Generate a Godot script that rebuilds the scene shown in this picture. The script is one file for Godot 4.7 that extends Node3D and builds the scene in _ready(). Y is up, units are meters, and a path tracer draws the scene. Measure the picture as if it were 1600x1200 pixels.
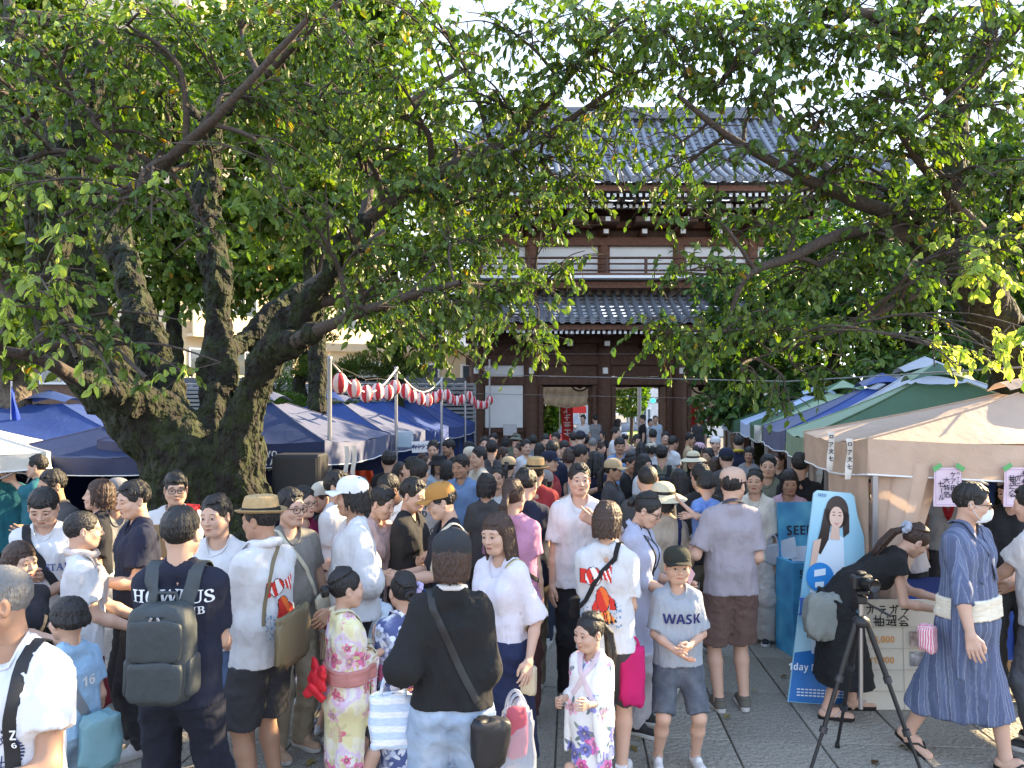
extends Node3D
# A summer festival in a temple court: units are metres, y is up, the path to the gate runs along -z.
const F:=1200.0
const HC:=2.2
const YH:=640.0
var rng:=RandomNumberGenerator.new()
var M:={}
var used_names:={}
var noise:=FastNoiseLite.new()
func P(px:float,py:float,d:float) -> Vector3:
	return Vector3((px-800.0)*d/F,HC-(py-YH)*d/F,-d)
func G(px:float,d:float,y:=0.0) -> Vector3:
	return Vector3((px-800.0)*d/F,y,-d)
func C(r: float, g: float, b: float) -> Color:
	return Color(r,g,b).linear_to_srgb()
# ---------------------------------------------------------------- mesh builder
class MB:
	var v:=PackedVector3Array()
	var n:=PackedVector3Array()
	var c:=PackedColorArray()
	var uv:=PackedVector2Array()
	var ix:=PackedInt32Array()
	var col:=Color.WHITE
	func vert(p:Vector3,nn:Vector3,t:=Vector2.ZERO) -> int:
		v.push_back(p)
		n.push_back(nn)
		c.push_back(col)
		uv.push_back(t)
		return v.size()-1
	func tri(a:int,b:int,d:int) -> void:
		ix.push_back(a)
		ix.push_back(b)
		ix.push_back(d)
	# corners counter-clockwise seen from the front
	func quad(a:Vector3,b:Vector3,d:Vector3,e:Vector3,uvs:=Rect2(0,0,1,1)) -> void:
		var nn:=(b-a).cross(e-a)
		if nn.length_squared()<1e-14:
			nn=(d-b).cross(e-d)
		nn=nn.normalized()
		var i:=vert(a,nn,uvs.position+Vector2(0,uvs.size.y))
		vert(b,nn,uvs.end)
		vert(d,nn,uvs.position+Vector2(uvs.size.x,0))
		vert(e,nn,uvs.position)
		tri(i,i+2,i+1)
		tri(i,i+3,i+2)
	func face(a:Vector3,b:Vector3,d:Vector3) -> void:
		var nn:=(b-a).cross(d-a).normalized()
		var i:=vert(a,nn)
		vert(b,nn)
		vert(d,nn)
		tri(i,i+2,i+1)
	func box(at:Vector3,size:Vector3,bs:=Basis(),bevel:=0.0) -> void:
		var h:=size*0.5
		if bevel<=0.0:
			for ax in 3:
				var u:=Vector3.ZERO
				var w:=Vector3.ZERO
				var o:=Vector3.ZERO
				o[ax]=h[ax]
				u[(ax+1) % 3]=h[(ax+1) % 3]
				w[(ax+2) % 3]=h[(ax+2) % 3]
				quad(at+bs*(o-u-w),at+bs*(o+u-w),at+bs*(o+u+w),at+bs*(o-u+w))
				quad(at+bs*(-o-u-w),at+bs*(-o-u+w),at+bs*(-o+u+w),at+bs*(-o+u-w))
			return
		# chamfered: each face inset, joined by strips and corner triangles
		for ax in 3:
			var a1:=(ax+1) % 3
			var a2:=(ax+2) % 3
			for s:float in [1.0,-1.0]:
				var pts:=[]
				for q in [[-1.0,-1.0],[1.0,-1.0],[1.0,1.0],[-1.0,1.0]]:
					var p:=Vector3.ZERO
					p[ax]=s*h[ax]
					p[a1]=q[0]*(h[a1]-bevel)
					p[a2]=q[1]*(h[a2]-bevel)
					pts.append(at+bs*p)
				if s>0:
					quad(pts[0],pts[1],pts[2],pts[3])
				else:
					quad(pts[0],pts[3],pts[2],pts[1])
				# strip between face (ax, s) and face (a1, t)
				for t:float in [1.0,-1.0]:
					var e:=[]
					for q in [-1.0,1.0]:
						var p1:=Vector3.ZERO
						p1[ax]=s*h[ax]
						p1[a1]=t*(h[a1]-bevel)
						p1[a2]=q*(h[a2]-bevel)
						var p2:=Vector3.ZERO
						p2[ax]=s*(h[ax]-bevel)
						p2[a1]=t*h[a1]
						p2[a2]=q*(h[a2]-bevel)
						e.append(at+bs*p1)
						e.append(at+bs*p2)
					if s*t>0:
						quad(e[0],e[1],e[3],e[2])
					else:
						quad(e[0],e[2],e[3],e[1])
		for sx:float in [1.0,-1.0]:
			for sy:float in [1.0,-1.0]:
				for sz:float in [1.0,-1.0]:
					var s:=Vector3(sx,sy,sz)
					var i:=h-Vector3(bevel,bevel,bevel)
					var a:=at+bs*(Vector3(h.x,i.y,i.z)*s)
					var b:=at+bs*(Vector3(i.x,h.y,i.z)*s)
					var d:=at+bs*(Vector3(i.x,i.y,h.z)*s)
					if sx*sy*sz>0:
						face(a,b,d)
					else:
						face(a,d,b)
	func tube(pts:PackedVector3Array,rad:PackedFloat32Array,seg:=8,capped:=true,vs:=1.0) -> void:
		var k:=pts.size()
		if k<2:
			return
		var up:=Vector3.UP
		var prev:=(pts[1]-pts[0]).normalized()
		if absf(prev.dot(up))>0.9:
			up=Vector3.RIGHT
		var x:=up.cross(prev).normalized()
		var first:=v.size()
		var run:=0.0
		for i in k:
			var t:=(pts[mini(i+1,k-1)]-pts[maxi(i-1,0)]).normalized()
			if t==Vector3.ZERO:
				t=prev
			x=(x-t*x.dot(t)).normalized()
			var y:=t.cross(x)
			prev=t
			if i>0:
				run+=pts[i].distance_to(pts[i-1])
			for j in seg+1:
				var a:=TAU*j/seg
				var dir:=x*cos(a)+y*sin(a)
				vert(pts[i]+dir*rad[i],dir,Vector2(float(j)/seg,run*vs))
		for i in k-1:
			for j in seg:
				var a:=first+i*(seg+1)+j
				var b:=a+seg+1
				tri(a,b,a+1)
				tri(a+1,b,b+1)
		if capped:
			for e in [0,k-1]:
				var t2:=(pts[0]-pts[1]).normalized() if e==0 else (pts[k-1]-pts[k-2]).normalized()
				var ci:=vert(pts[e],t2)
				for j in seg+1:
					vert(v[first+e*(seg+1)+j],t2)
				for j in seg:
					if e==0:
						tri(ci,ci+1+j,ci+2+j)
					else:
						tri(ci,ci+2+j,ci+1+j)
	func rod(a:Vector3,b:Vector3,r:float,seg:=8,r2:=-1.0) -> void:
		tube(PackedVector3Array([a,b]),PackedFloat32Array([r,r if r2<0 else r2]),seg)
	# profile of (radius, height) from bottom to top
	func lathe(at:Vector3,prof:PackedVector2Array,seg:=16,sc:=Vector3.ONE,bs:=Basis()) -> void:
		var first:=v.size()
		var k:=prof.size()
		for i in k:
			var d:=prof[mini(i+1,k-1)]-prof[maxi(i-1,0)]
			var nr:=Vector2(d.y,-d.x).normalized()
			for j in seg+1:
				var a:=TAU*j/seg
				var p:=Vector3(cos(a)*prof[i].x,prof[i].y,sin(a)*prof[i].x)*sc
				var nn:=(Vector3(cos(a)*nr.x,nr.y,sin(a)*nr.x)/sc).normalized()
				vert(at+bs*p,bs*nn,Vector2(float(j)/seg,float(i)/(k-1)))
		for i in k-1:
			for j in seg:
				var a:=first+i*(seg+1)+j
				var b:=a+seg+1
				tri(a,a+1,b)
				tri(a+1,b+1,b)
	# a grid of points (rows of equal length), smooth
	func grid(rows:Array,flip:=false) -> void:
		var first:=v.size()
		var h:=rows.size()
		var w:int=rows[0].size()
		for i in h:
			for j in w:
				var du:Vector3=rows[i][mini(j+1,w-1)]-rows[i][maxi(j-1,0)]
				var dv:Vector3=rows[mini(i+1,h-1)][j]-rows[maxi(i-1,0)][j]
				var nn:=du.cross(dv).normalized()
				vert(rows[i][j],-nn if flip else nn,Vector2(float(j)/(w-1),1.0-float(i)/(h-1)))
		for i in h-1:
			for j in w-1:
				var a:=first+i*w+j
				if flip:
					tri(a,a+1,a+w)
					tri(a+1,a+w+1,a+w)
				else:
					tri(a,a+w,a+1)
					tri(a+1,a+w,a+w+1)
	# flat outline (counter-clockwise in x, y) given a thickness along z
	func slab(poly:PackedVector2Array,t:float,xf:=Transform3D()) -> void:
		var id:=Geometry2D.triangulate_polygon(poly)
		var nf:=xf.basis*Vector3(0,0,1)
		for s in (2 if t>0.0 else 1):
			var first:=v.size()
			for p in poly:
				vert(xf*Vector3(p.x,p.y,t*0.5 if s==0 else -t*0.5),nf if s==0 else -nf)
			for i in range(0,id.size(),3):
				var a:=poly[id[i]]
				var area:=(poly[id[i+1]]-a).cross(poly[id[i+2]]-a)
				if (area>0)==(s==0):
					tri(first+id[i],first+id[i+2],first+id[i+1])
				else:
					tri(first+id[i],first+id[i+1],first+id[i+2])
		if t>0:
			var k:=poly.size()
			for i in k:
				var a:=poly[i]
				var b:=poly[(i+1) % k]
				quad(xf*Vector3(a.x,a.y,-t*0.5),xf*Vector3(b.x,b.y,-t*0.5),xf*Vector3(b.x,b.y,t*0.5),xf*Vector3(a.x,a.y,t*0.5))
	func add(o:MB,xf:=Transform3D(),mirror:=false,uv0:=false) -> void:
		var first:=v.size()
		var nb:=xf.basis.inverse().transposed()
		for i in o.v.size():
			var p:=o.v[i]
			var q:=o.n[i]
			if mirror:
				p.x=-p.x
				q.x=-q.x
			v.push_back(xf*p)
			n.push_back((nb*q).normalized())
			c.push_back(o.c[i])
			uv.push_back(Vector2(0.01,0.01) if uv0 else o.uv[i])
		for i in range(0,o.ix.size(),3):
			ix.push_back(first+o.ix[i])
			ix.push_back(first+(o.ix[i+2] if mirror else o.ix[i+1]))
			ix.push_back(first+(o.ix[i+1] if mirror else o.ix[i+2]))
	func commit() -> ArrayMesh:
		var a:=[]
		a.resize(Mesh.ARRAY_MAX)
		a[Mesh.ARRAY_VERTEX]=v
		a[Mesh.ARRAY_NORMAL]=n
		a[Mesh.ARRAY_COLOR]=c
		a[Mesh.ARRAY_TEX_UV]=uv
		a[Mesh.ARRAY_INDEX]=ix
		var m:=ArrayMesh.new()
		if ix.size():
			m.add_surface_from_arrays(Mesh.PRIMITIVE_TRIANGLES,a)
		return m
# ---------------------------------------------------------------- distance field, meshed as surface nets
class Field:
	var o:Vector3
	var s:float
	var nx:int
	var ny:int
	var nz:int
	var v:=PackedFloat32Array()
	func _init(lo:Vector3,hi:Vector3,cell:float) -> void:
		s=cell
		o=lo
		nx=int((hi.x-lo.x)/s)+2
		ny=int((hi.y-lo.y)/s)+2
		nz=int((hi.z-lo.z)/s)+2
		v.resize(nx*ny*nz)
		v.fill(1000.0)
	# tapered capsule, joined by a smooth minimum of width k; flat bit 1: cut at a, bit 2: cut at b; carve: taken away
	func bone(a:Vector3,b:Vector3,ra:float,rb:float,k:float,flat:=0,carve:=false) -> void:
		var m:=maxf(ra,rb)+k+s*2.0
		var x0:=maxi(0,int((minf(a.x,b.x)-m-o.x)/s))
		var x1:=mini(nx,int((maxf(a.x,b.x)+m-o.x)/s)+1)
		var y0:=maxi(0,int((minf(a.y,b.y)-m-o.y)/s))
		var y1:=mini(ny,int((maxf(a.y,b.y)+m-o.y)/s)+1)
		var z0:=maxi(0,int((minf(a.z,b.z)-m-o.z)/s))
		var z1:=mini(nz,int((maxf(a.z,b.z)+m-o.z)/s)+1)
		var ab:=b-a
		var l2:=maxf(ab.length_squared(),1e-9)
		var inv:=1.0/l2
		var le:=sqrt(l2)
		var dr:=rb-ra
		var ik:=0.25/maxf(k,1e-5)
		for z in range(z0,z1):
			for y in range(y0,y1):
				var i:=(z*ny+y)*nx+x0
				var p:=Vector3(o.x+x0*s,o.y+y*s,o.z+z*s)-a
				for x in range(x0,x1):
					var t:=p.dot(ab)*inv
					var tc:=clampf(t,0.0,1.0)
					var d:float
					if flat==0:
						d=(p-ab*tc).length()-ra-dr*tc
					elif t<0.0 and flat & 1:
						d=maxf((p-ab*t).length()-ra,-t*le)
					elif t>1.0 and flat & 2:
						d=maxf((p-ab*t).length()-rb,(t-1.0)*le)
					else:
						d=(p-ab*tc).length()-ra-dr*tc
						if flat & 2:
							d=maxf(d,(t-1.0)*le)
						if flat & 1:
							d=maxf(d,-t*le)
					var e:=v[i]
					if carve:
						d=-d
						var h:=k-absf(d-e)
						v[i]=maxf(d,e)+(h*h*ik if h>0.0 else 0.0)
					else:
						var h:=k-absf(d-e)
						v[i]=minf(d,e)-(h*h*ik if h>0.0 else 0.0)
					i+=1
					p.x+=s
	func egg(at:Vector3,r:Vector3,k:float,carve:=false,bs:=Basis()) -> void:
		var m:=maxf(r.x,maxf(r.y,r.z))+k+s*2.0
		if bs==Basis():
			pass
		var e3:=Vector3(m,m,m) if bs!=Basis() else r+Vector3.ONE*(k+s*2.0)
		var x0:=maxi(0,int((at.x-e3.x-o.x)/s))
		var x1:=mini(nx,int((at.x+e3.x-o.x)/s)+1)
		var y0:=maxi(0,int((at.y-e3.y-o.y)/s))
		var y1:=mini(ny,int((at.y+e3.y-o.y)/s)+1)
		var z0:=maxi(0,int((at.z-e3.z-o.z)/s))
		var z1:=mini(nz,int((at.z+e3.z-o.z)/s)+1)
		var ib:=bs.inverse()
		var turned:=bs!=Basis()
		var ir:=Vector3.ONE/r
		var ik:=0.25/maxf(k,1e-5)
		for z in range(z0,z1):
			for y in range(y0,y1):
				var i:=(z*ny+y)*nx+x0
				for x in range(x0,x1):
					var p:=Vector3(o.x+x*s,o.y+y*s,o.z+z*s)-at
					if turned:
						p=ib*p
					var q:=p*ir
					var k0:=q.length()
					var k1:=(q*ir).length()
					var d:=k0*(k0-1.0)/maxf(k1,1e-6)
					if k0<0.01:
						d=-minf(r.x,minf(r.y,r.z))
					var e:=v[i]
					if carve:
						d=-d
						var h:=k-absf(d-e)
						v[i]=maxf(d,e)+(h*h*ik if h>0.0 else 0.0)
					else:
						var h:=k-absf(d-e)
						v[i]=minf(d,e)-(h*h*ik if h>0.0 else 0.0)
					i+=1
	# keeps what lies where n.p < off
	func clip(nn:Vector3,off:float) -> void:
		var i:=0
		for z in nz:
			for y in ny:
				for x in nx:
					var e:=v[i]
					if e<3.0*s:
						v[i]=maxf(e,nn.dot(Vector3(o.x+x*s,o.y+y*s,o.z+z*s))-off)
					i+=1
	# a belt laid over another garment
	func band(g:Field,low:Transform3D,y:float,hw:float,thick:float,reach:float) -> void:
		var inv:=low.affine_inverse()
		var i:=0
		for zz in nz:
			for yy in ny:
				for xx in nx:
					var p:=Vector3(o.x+xx*s,o.y+yy*s,o.z+zz*s)
					var q:=inv*p
					v[i]=maxf(maxf(g.at(p)-thick,absf(q.y-y)-hw),Vector2(q.x,q.z).length()-reach)
					i+=1
	# keeps this garment inside the other one above height y
	func under(g:Field,low:Transform3D,y:float) -> void:
		var inv:=low.affine_inverse()
		var i:=0
		for zz in nz:
			for yy in ny:
				for xx in nx:
					var e:=v[i]
					if e<3.0*s and e>-0.05:
						var p:=Vector3(o.x+xx*s,o.y+yy*s,o.z+zz*s)
						if (inv*p).y>y:
							v[i]=maxf(e,g.at(p)+0.008)
					i+=1
	func rough(ns:FastNoiseLite,amp:float,sc:Vector3,shift:=Vector3.ZERO) -> void:
		var i:=0
		var lim:=2.2*s+amp
		for z in nz:
			for y in ny:
				for x in nx:
					var e:=v[i]
					if e<lim and e>-lim:
						v[i]=e+amp*ns.get_noise_3d((o.x+x*s+shift.x)*sc.x,(o.y+y*s+shift.y)*sc.y,(o.z+z*s+shift.z)*sc.z)
					i+=1
	func at(p:Vector3) -> float:
		var q:=(p-o)/s
		var x:=int(floor(q.x))
		var y:=int(floor(q.y))
		var z:=int(floor(q.z))
		if x<0 or y<0 or z<0 or x>nx-2 or y>ny-2 or z>nz-2:
			return 0.04
		var f:=Vector3(q.x-x,q.y-y,q.z-z)
		var i:=(z*ny+y)*nx+x
		var w:=nx*ny
		var a:=lerpf(lerpf(v[i],v[i+1],f.x),lerpf(v[i+nx],v[i+nx+1],f.x),f.y)
		var b:=lerpf(lerpf(v[i+w],v[i+w+1],f.x),lerpf(v[i+w+nx],v[i+w+nx+1],f.x),f.y)
		return lerpf(a,b,f.z)
	# walks from p along dir until the surface
	func onto(p:Vector3,dir:Vector3,off:=0.004) -> Vector3:
		var t:=0.0
		for i in 60:
			var d:=at(p+dir*t)-off
			if d<0.0008:
				break
			t+=clampf(d*0.8,0.0005,0.03)
			if t>0.7:
				return p
		return p+dir*t
	func mesh(mb:MB) -> void:
		var w:=nx*ny
		var id:=PackedInt32Array()
		id.resize(v.size())
		id.fill(-1)
		var lim:=3.2*s
		for z in nz-1:
			for y in ny-1:
				var i:=(z*ny+y)*nx-1
				for x in nx-1:
					i+=1
					var a:=v[i]
					if a>lim or a<-lim:
						continue
					var b:=v[i+1]
					var d:=v[i+nx]
					var e:=v[i+nx+1]
					var f:=v[i+w]
					var g:=v[i+w+1]
					var h:=v[i+w+nx]
					var j:=v[i+w+nx+1]
					var lo:=minf(minf(minf(a,b),minf(d,e)),minf(minf(f,g),minf(h,j)))
					var hi:=maxf(maxf(maxf(a,b),maxf(d,e)),maxf(maxf(f,g),maxf(h,j)))
					if lo>=0.0 or hi<0.0:
						continue
					var gr:=Vector3(b+e+g+j-a-d-f-h,d+e+h+j-a-b-f-g,f+g+h+j-a-b-d-e)*0.25
					var mid:=(a+b+d+e+f+g+h+j)*0.125
					var q:=gr*(-mid/maxf(gr.length_squared(),1e-9))
					q=q.clamp(Vector3(-0.5,-0.5,-0.5),Vector3(0.5,0.5,0.5))
					id[i]=mb.v.size()
					mb.v.push_back(Vector3(o.x+(x+0.5+q.x)*s,o.y+(y+0.5+q.y)*s,o.z+(z+0.5+q.z)*s))
					mb.n.push_back(gr.normalized())
					mb.c.push_back(mb.col)
					mb.uv.push_back(Vector2(0.01,0.01))
		for z in range(1,nz-1):
			for y in range(1,ny-1):
				var i:=(z*ny+y)*nx
				for x in range(1,nx-1):
					i+=1
					var a4:=id[i]
					if a4<0:
						continue
					var a:=v[i]<0.0
					if a!=(v[i+1]<0.0):
						q4(mb,id[i-nx-w],id[i-w],a4,id[i-nx],a)
					if a!=(v[i+nx]<0.0):
						q4(mb,id[i-1-w],id[i-1],a4,id[i-w],a)
					if a!=(v[i+w]<0.0):
						q4(mb,id[i-1-nx],id[i-nx],a4,id[i-1],a)
	func q4(mb:MB,a:int,b:int,d:int,e:int,inside:bool) -> void:
		if a<0 or b<0 or e<0:
			return
		if inside:
			mb.tri(a,d,b)
			mb.tri(a,e,d)
		else:
			mb.tri(a,b,d)
			mb.tri(a,d,e)
# ---------------------------------------------------------------- naming and placing
func numbered(called:String) -> String:
	var k:int=used_names.get(called,0)
	used_names[called]=k+1
	return called if k==0 else "%s_%03d" % [called,k]
func tag(o:Node3D,label:String,category:String,group:="") -> Node3D:
	o.set_meta("label",label)
	o.set_meta("category",category)
	if group:
		o.set_meta("group",group)
	return o
func thing(called:String,label:String,category:String,at:=Vector3.ZERO,turn:=0.0,group:="") -> Node3D:
	var o:=Node3D.new()
	o.name=numbered(called)
	add_child(o)
	o.position=at
	o.rotation.y=turn
	return tag(o,label,category,group)
func put(called:String,m:Mesh,mat:Material,parent:Node=null) -> MeshInstance3D:
	var o:=MeshInstance3D.new()
	o.mesh=m
	o.material_override=mat
	if parent==null:
		o.name=numbered(called)
		add_child(o)
	else:
		var k:int=parent.get_meta("_n_"+called,0)
		parent.set_meta("_n_"+called,k+1)
		o.name=called if k==0 else "%s_%03d" % [called,k]
		parent.add_child(o)
	return o
func part(called:String,mb:MB,mat:Material,parent:Node) -> MeshInstance3D:
	return put(called,mb.commit(),mat,parent)
func structure(called:String,mb:MB,mat:Material) -> MeshInstance3D:
	var o:=put(called,mb.commit(),mat)
	o.set_meta("kind","structure")
	return o
func dup(o:Node3D,label:String,at:Vector3,turn:=0.0) -> Node3D:
	var r:=o.duplicate() as Node3D
	var base:=o.name.rsplit("_",true,1)
	r.name=numbered(base[0] if base.size()>1 and base[1].is_valid_int() else String(o.name))
	add_child(r)
	r.position=at
	r.rotation.y=turn
	r.set_meta("label",label)
	return r
# ---------------------------------------------------------------- materials
func mat(color:Color,rough:=0.85,metal:=0.0) -> StandardMaterial3D:
	var m:=StandardMaterial3D.new()
	m.albedo_color=color
	m.roughness=rough
	m.metallic=metal
	return m
func noise_tex(freq:float,oct:int,seed_:int,ramp:Array,size:=256,normal:=0.0,kind:=FastNoiseLite.TYPE_SIMPLEX_SMOOTH) -> NoiseTexture2D:
	var f:=FastNoiseLite.new()
	f.noise_type=kind
	f.seed=seed_
	f.frequency=freq
	f.fractal_octaves=oct
	var t:=NoiseTexture2D.new()
	t.width=size
	t.height=size
	t.seamless=true
	t.noise=f
	if normal>0.0:
		t.as_normal_map=true
		t.bump_strength=normal
	elif ramp.size():
		var g:=Gradient.new()
		var offs:=PackedFloat32Array()
		var cols:=PackedColorArray()
		for r in ramp:
			offs.append(r[0])
			cols.append(r[1])
		g.offsets=offs
		g.colors=cols
		t.color_ramp=g
	return t
func tri_mat(tex:Texture2D,scale:float,rough:=0.9,tint:=Color.WHITE,nrm:Texture2D=null,nscale:=1.0,world:=false) -> StandardMaterial3D:
	var m:=mat(tint,rough)
	m.albedo_texture=tex
	m.uv1_triplanar=true
	m.uv1_world_triplanar=world
	m.uv1_scale=Vector3.ONE*scale
	if nrm:
		m.normal_enabled=true
		m.normal_texture=nrm
		m.normal_scale=nscale
	return m
var cloth_cache:={}
func cloth(color:Color,rough:=0.92,weave:=true) -> StandardMaterial3D:
	var key:="%s%s" % [color.to_html(),weave]
	if cloth_cache.has(key):
		return cloth_cache[key]
	var m:=mat(color,rough)
	if weave:
		m.albedo_texture=M.cloth_tex
		m.normal_enabled=true
		m.normal_texture=M.fold_nrm
		m.normal_scale=0.4
		m.uv1_triplanar=true
		m.uv1_scale=Vector3(1.5,0.95,1.5)
	cloth_cache[key]=m
	return m
# flat letters: strokes as digits on a ten by ten grid, one polyline per word
func strokes(mb:MB,glyph:String,xf:Transform3D,size:float,weight:float,depth:=0.0) -> void:
	for word in glyph.split(" "):
		var pts:=PackedVector2Array()
		for i in range(0,word.length()-1,2):
			pts.append(Vector2(int(word[i])/9.0-0.5,0.5-int(word[i+1])/9.0)*size)
		for i in pts.size()-1:
			var a:=pts[i]
			var b:=pts[i+1]
			var t:=(b-a).normalized()*weight*0.5
			var q:=Vector2(-t.y,t.x)
			a-=t*0.7
			b+=t*0.7
			var pieces:=maxi(1,int(a.distance_to(b)/(size*0.35)))
			for k in pieces:
				var c0:=a.lerp(b,float(k)/pieces)
				var c1:=a.lerp(b,float(k+1)/pieces)
				mb.quad(xf*v3(c0-q),xf*v3(c1-q),xf*v3(c1+q),xf*v3(c0+q))
func w3(x:float,y:float,z:float) -> Vector3:
	return Vector3(x,y,z)
func v3(p:Vector2) -> Vector3:
	return Vector3(p.x,p.y,0)
func text(mb:MB,s:String,xf:Transform3D,height:float,bold:=true,serif:=false,max_edge:=0.0) -> void:
	var t:=TextMesh.new()
	t.text=s
	var f:=SystemFont.new()
	f.font_names=PackedStringArray(["Droid Serif" if serif else "Droid Sans"])
	f.font_weight=700 if bold else 400
	t.font=f
	t.font_size=64
	t.pixel_size=height/46.0
	t.depth=0.0
	t.curve_step=4.0
	var a:=t.get_mesh_arrays()
	if a.is_empty():
		return
	var vs:PackedVector3Array=a[Mesh.ARRAY_VERTEX]
	var id:PackedInt32Array=a[Mesh.ARRAY_INDEX]
	for i in range(0,id.size(),3):
		cut_tri(mb,xf,vs[id[i]],vs[id[i+1]],vs[id[i+2]],max_edge,0)
func cut_tri(mb:MB,xf:Transform3D,a:Vector3,b:Vector3,d:Vector3,me:float,depth:int) -> void:
	if me>0.0 and depth<6:
		var l0:=a.distance_to(b)
		var l1:=b.distance_to(d)
		var l2:=d.distance_to(a)
		var mx:=maxf(l0,maxf(l1,l2))
		if mx>me:
			if l0==mx:
				cut_tri(mb,xf,a,(a+b)*0.5,d,me,depth+1)
				cut_tri(mb,xf,(a+b)*0.5,b,d,me,depth+1)
			elif l1==mx:
				cut_tri(mb,xf,a,b,(b+d)*0.5,me,depth+1)
				cut_tri(mb,xf,a,(b+d)*0.5,d,me,depth+1)
			else:
				cut_tri(mb,xf,a,b,(d+a)*0.5,me,depth+1)
				cut_tri(mb,xf,(d+a)*0.5,b,d,me,depth+1)
			return
	var nn:=(d-a).cross(b-a)
	var fr:=nn.z<0
	var w:=xf.basis*Vector3(0,0,1)
	var i:=mb.vert(xf*a,w)
	mb.vert(xf*b,w)
	mb.vert(xf*d,w)
	if fr:
		mb.tri(i,i+2,i+1)
	else:
		mb.tri(i,i+1,i+2)
# ---------------------------------------------------------------- camera, sky, sun, exposure
func stage() -> void:
	var cam:=Camera3D.new()
	cam.name="camera"
	add_child(cam)
	cam.position=Vector3(0,HC,0)
	cam.near=0.1
	cam.far=500.0
	cam.set_frustum(0.1*1200.0/F,Vector2(0,0.1*(YH-600.0)/F),0.1,500.0)
	cam.current=true
	var we:=WorldEnvironment.new()
	we.name="world_environment"
	var e:=Environment.new()
	e.background_mode=Environment.BG_SKY
	var sky:=Sky.new()
	var sm:=ProceduralSkyMaterial.new()
	sm.sky_top_color=Color(0.50,0.59,0.72)
	sm.sky_horizon_color=Color(0.82,0.83,0.84)
	sm.sky_curve=0.22
	sm.ground_bottom_color=Color(0.30,0.29,0.27)
	sm.ground_horizon_color=Color(0.55,0.56,0.62)
	sm.sky_energy_multiplier=1.05
	sm.sun_angle_max=42.0
	sm.sun_curve=0.12
	sky.sky_material=sm
	e.sky=sky
	e.background_energy_multiplier=1.0
	e.tonemap_mode=Environment.TONE_MAPPER_LINEAR
	e.tonemap_exposure=4.5
	e.sdfgi_enabled=true
	e.ssao_enabled=true
	e.ssil_enabled=true
	we.environment=e
	add_child(we)
	var sun:=DirectionalLight3D.new()
	sun.name="sun"
	sun.light_energy=1.6
	sun.light_color=Color(1.0,0.89,0.70)
	sun.light_angular_distance=0.5
	sun.shadow_enabled=true
	add_child(sun)
	# low afternoon sun from the right, a little ahead of the camera
	var el:=deg_to_rad(25.0)
	var az:=deg_to_rad(62.0)
	sun.look_at_from_position(Vector3(sin(az)*cos(el),sin(el),-cos(az)*cos(el))*50.0,Vector3.ZERO,Vector3.UP)
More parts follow.
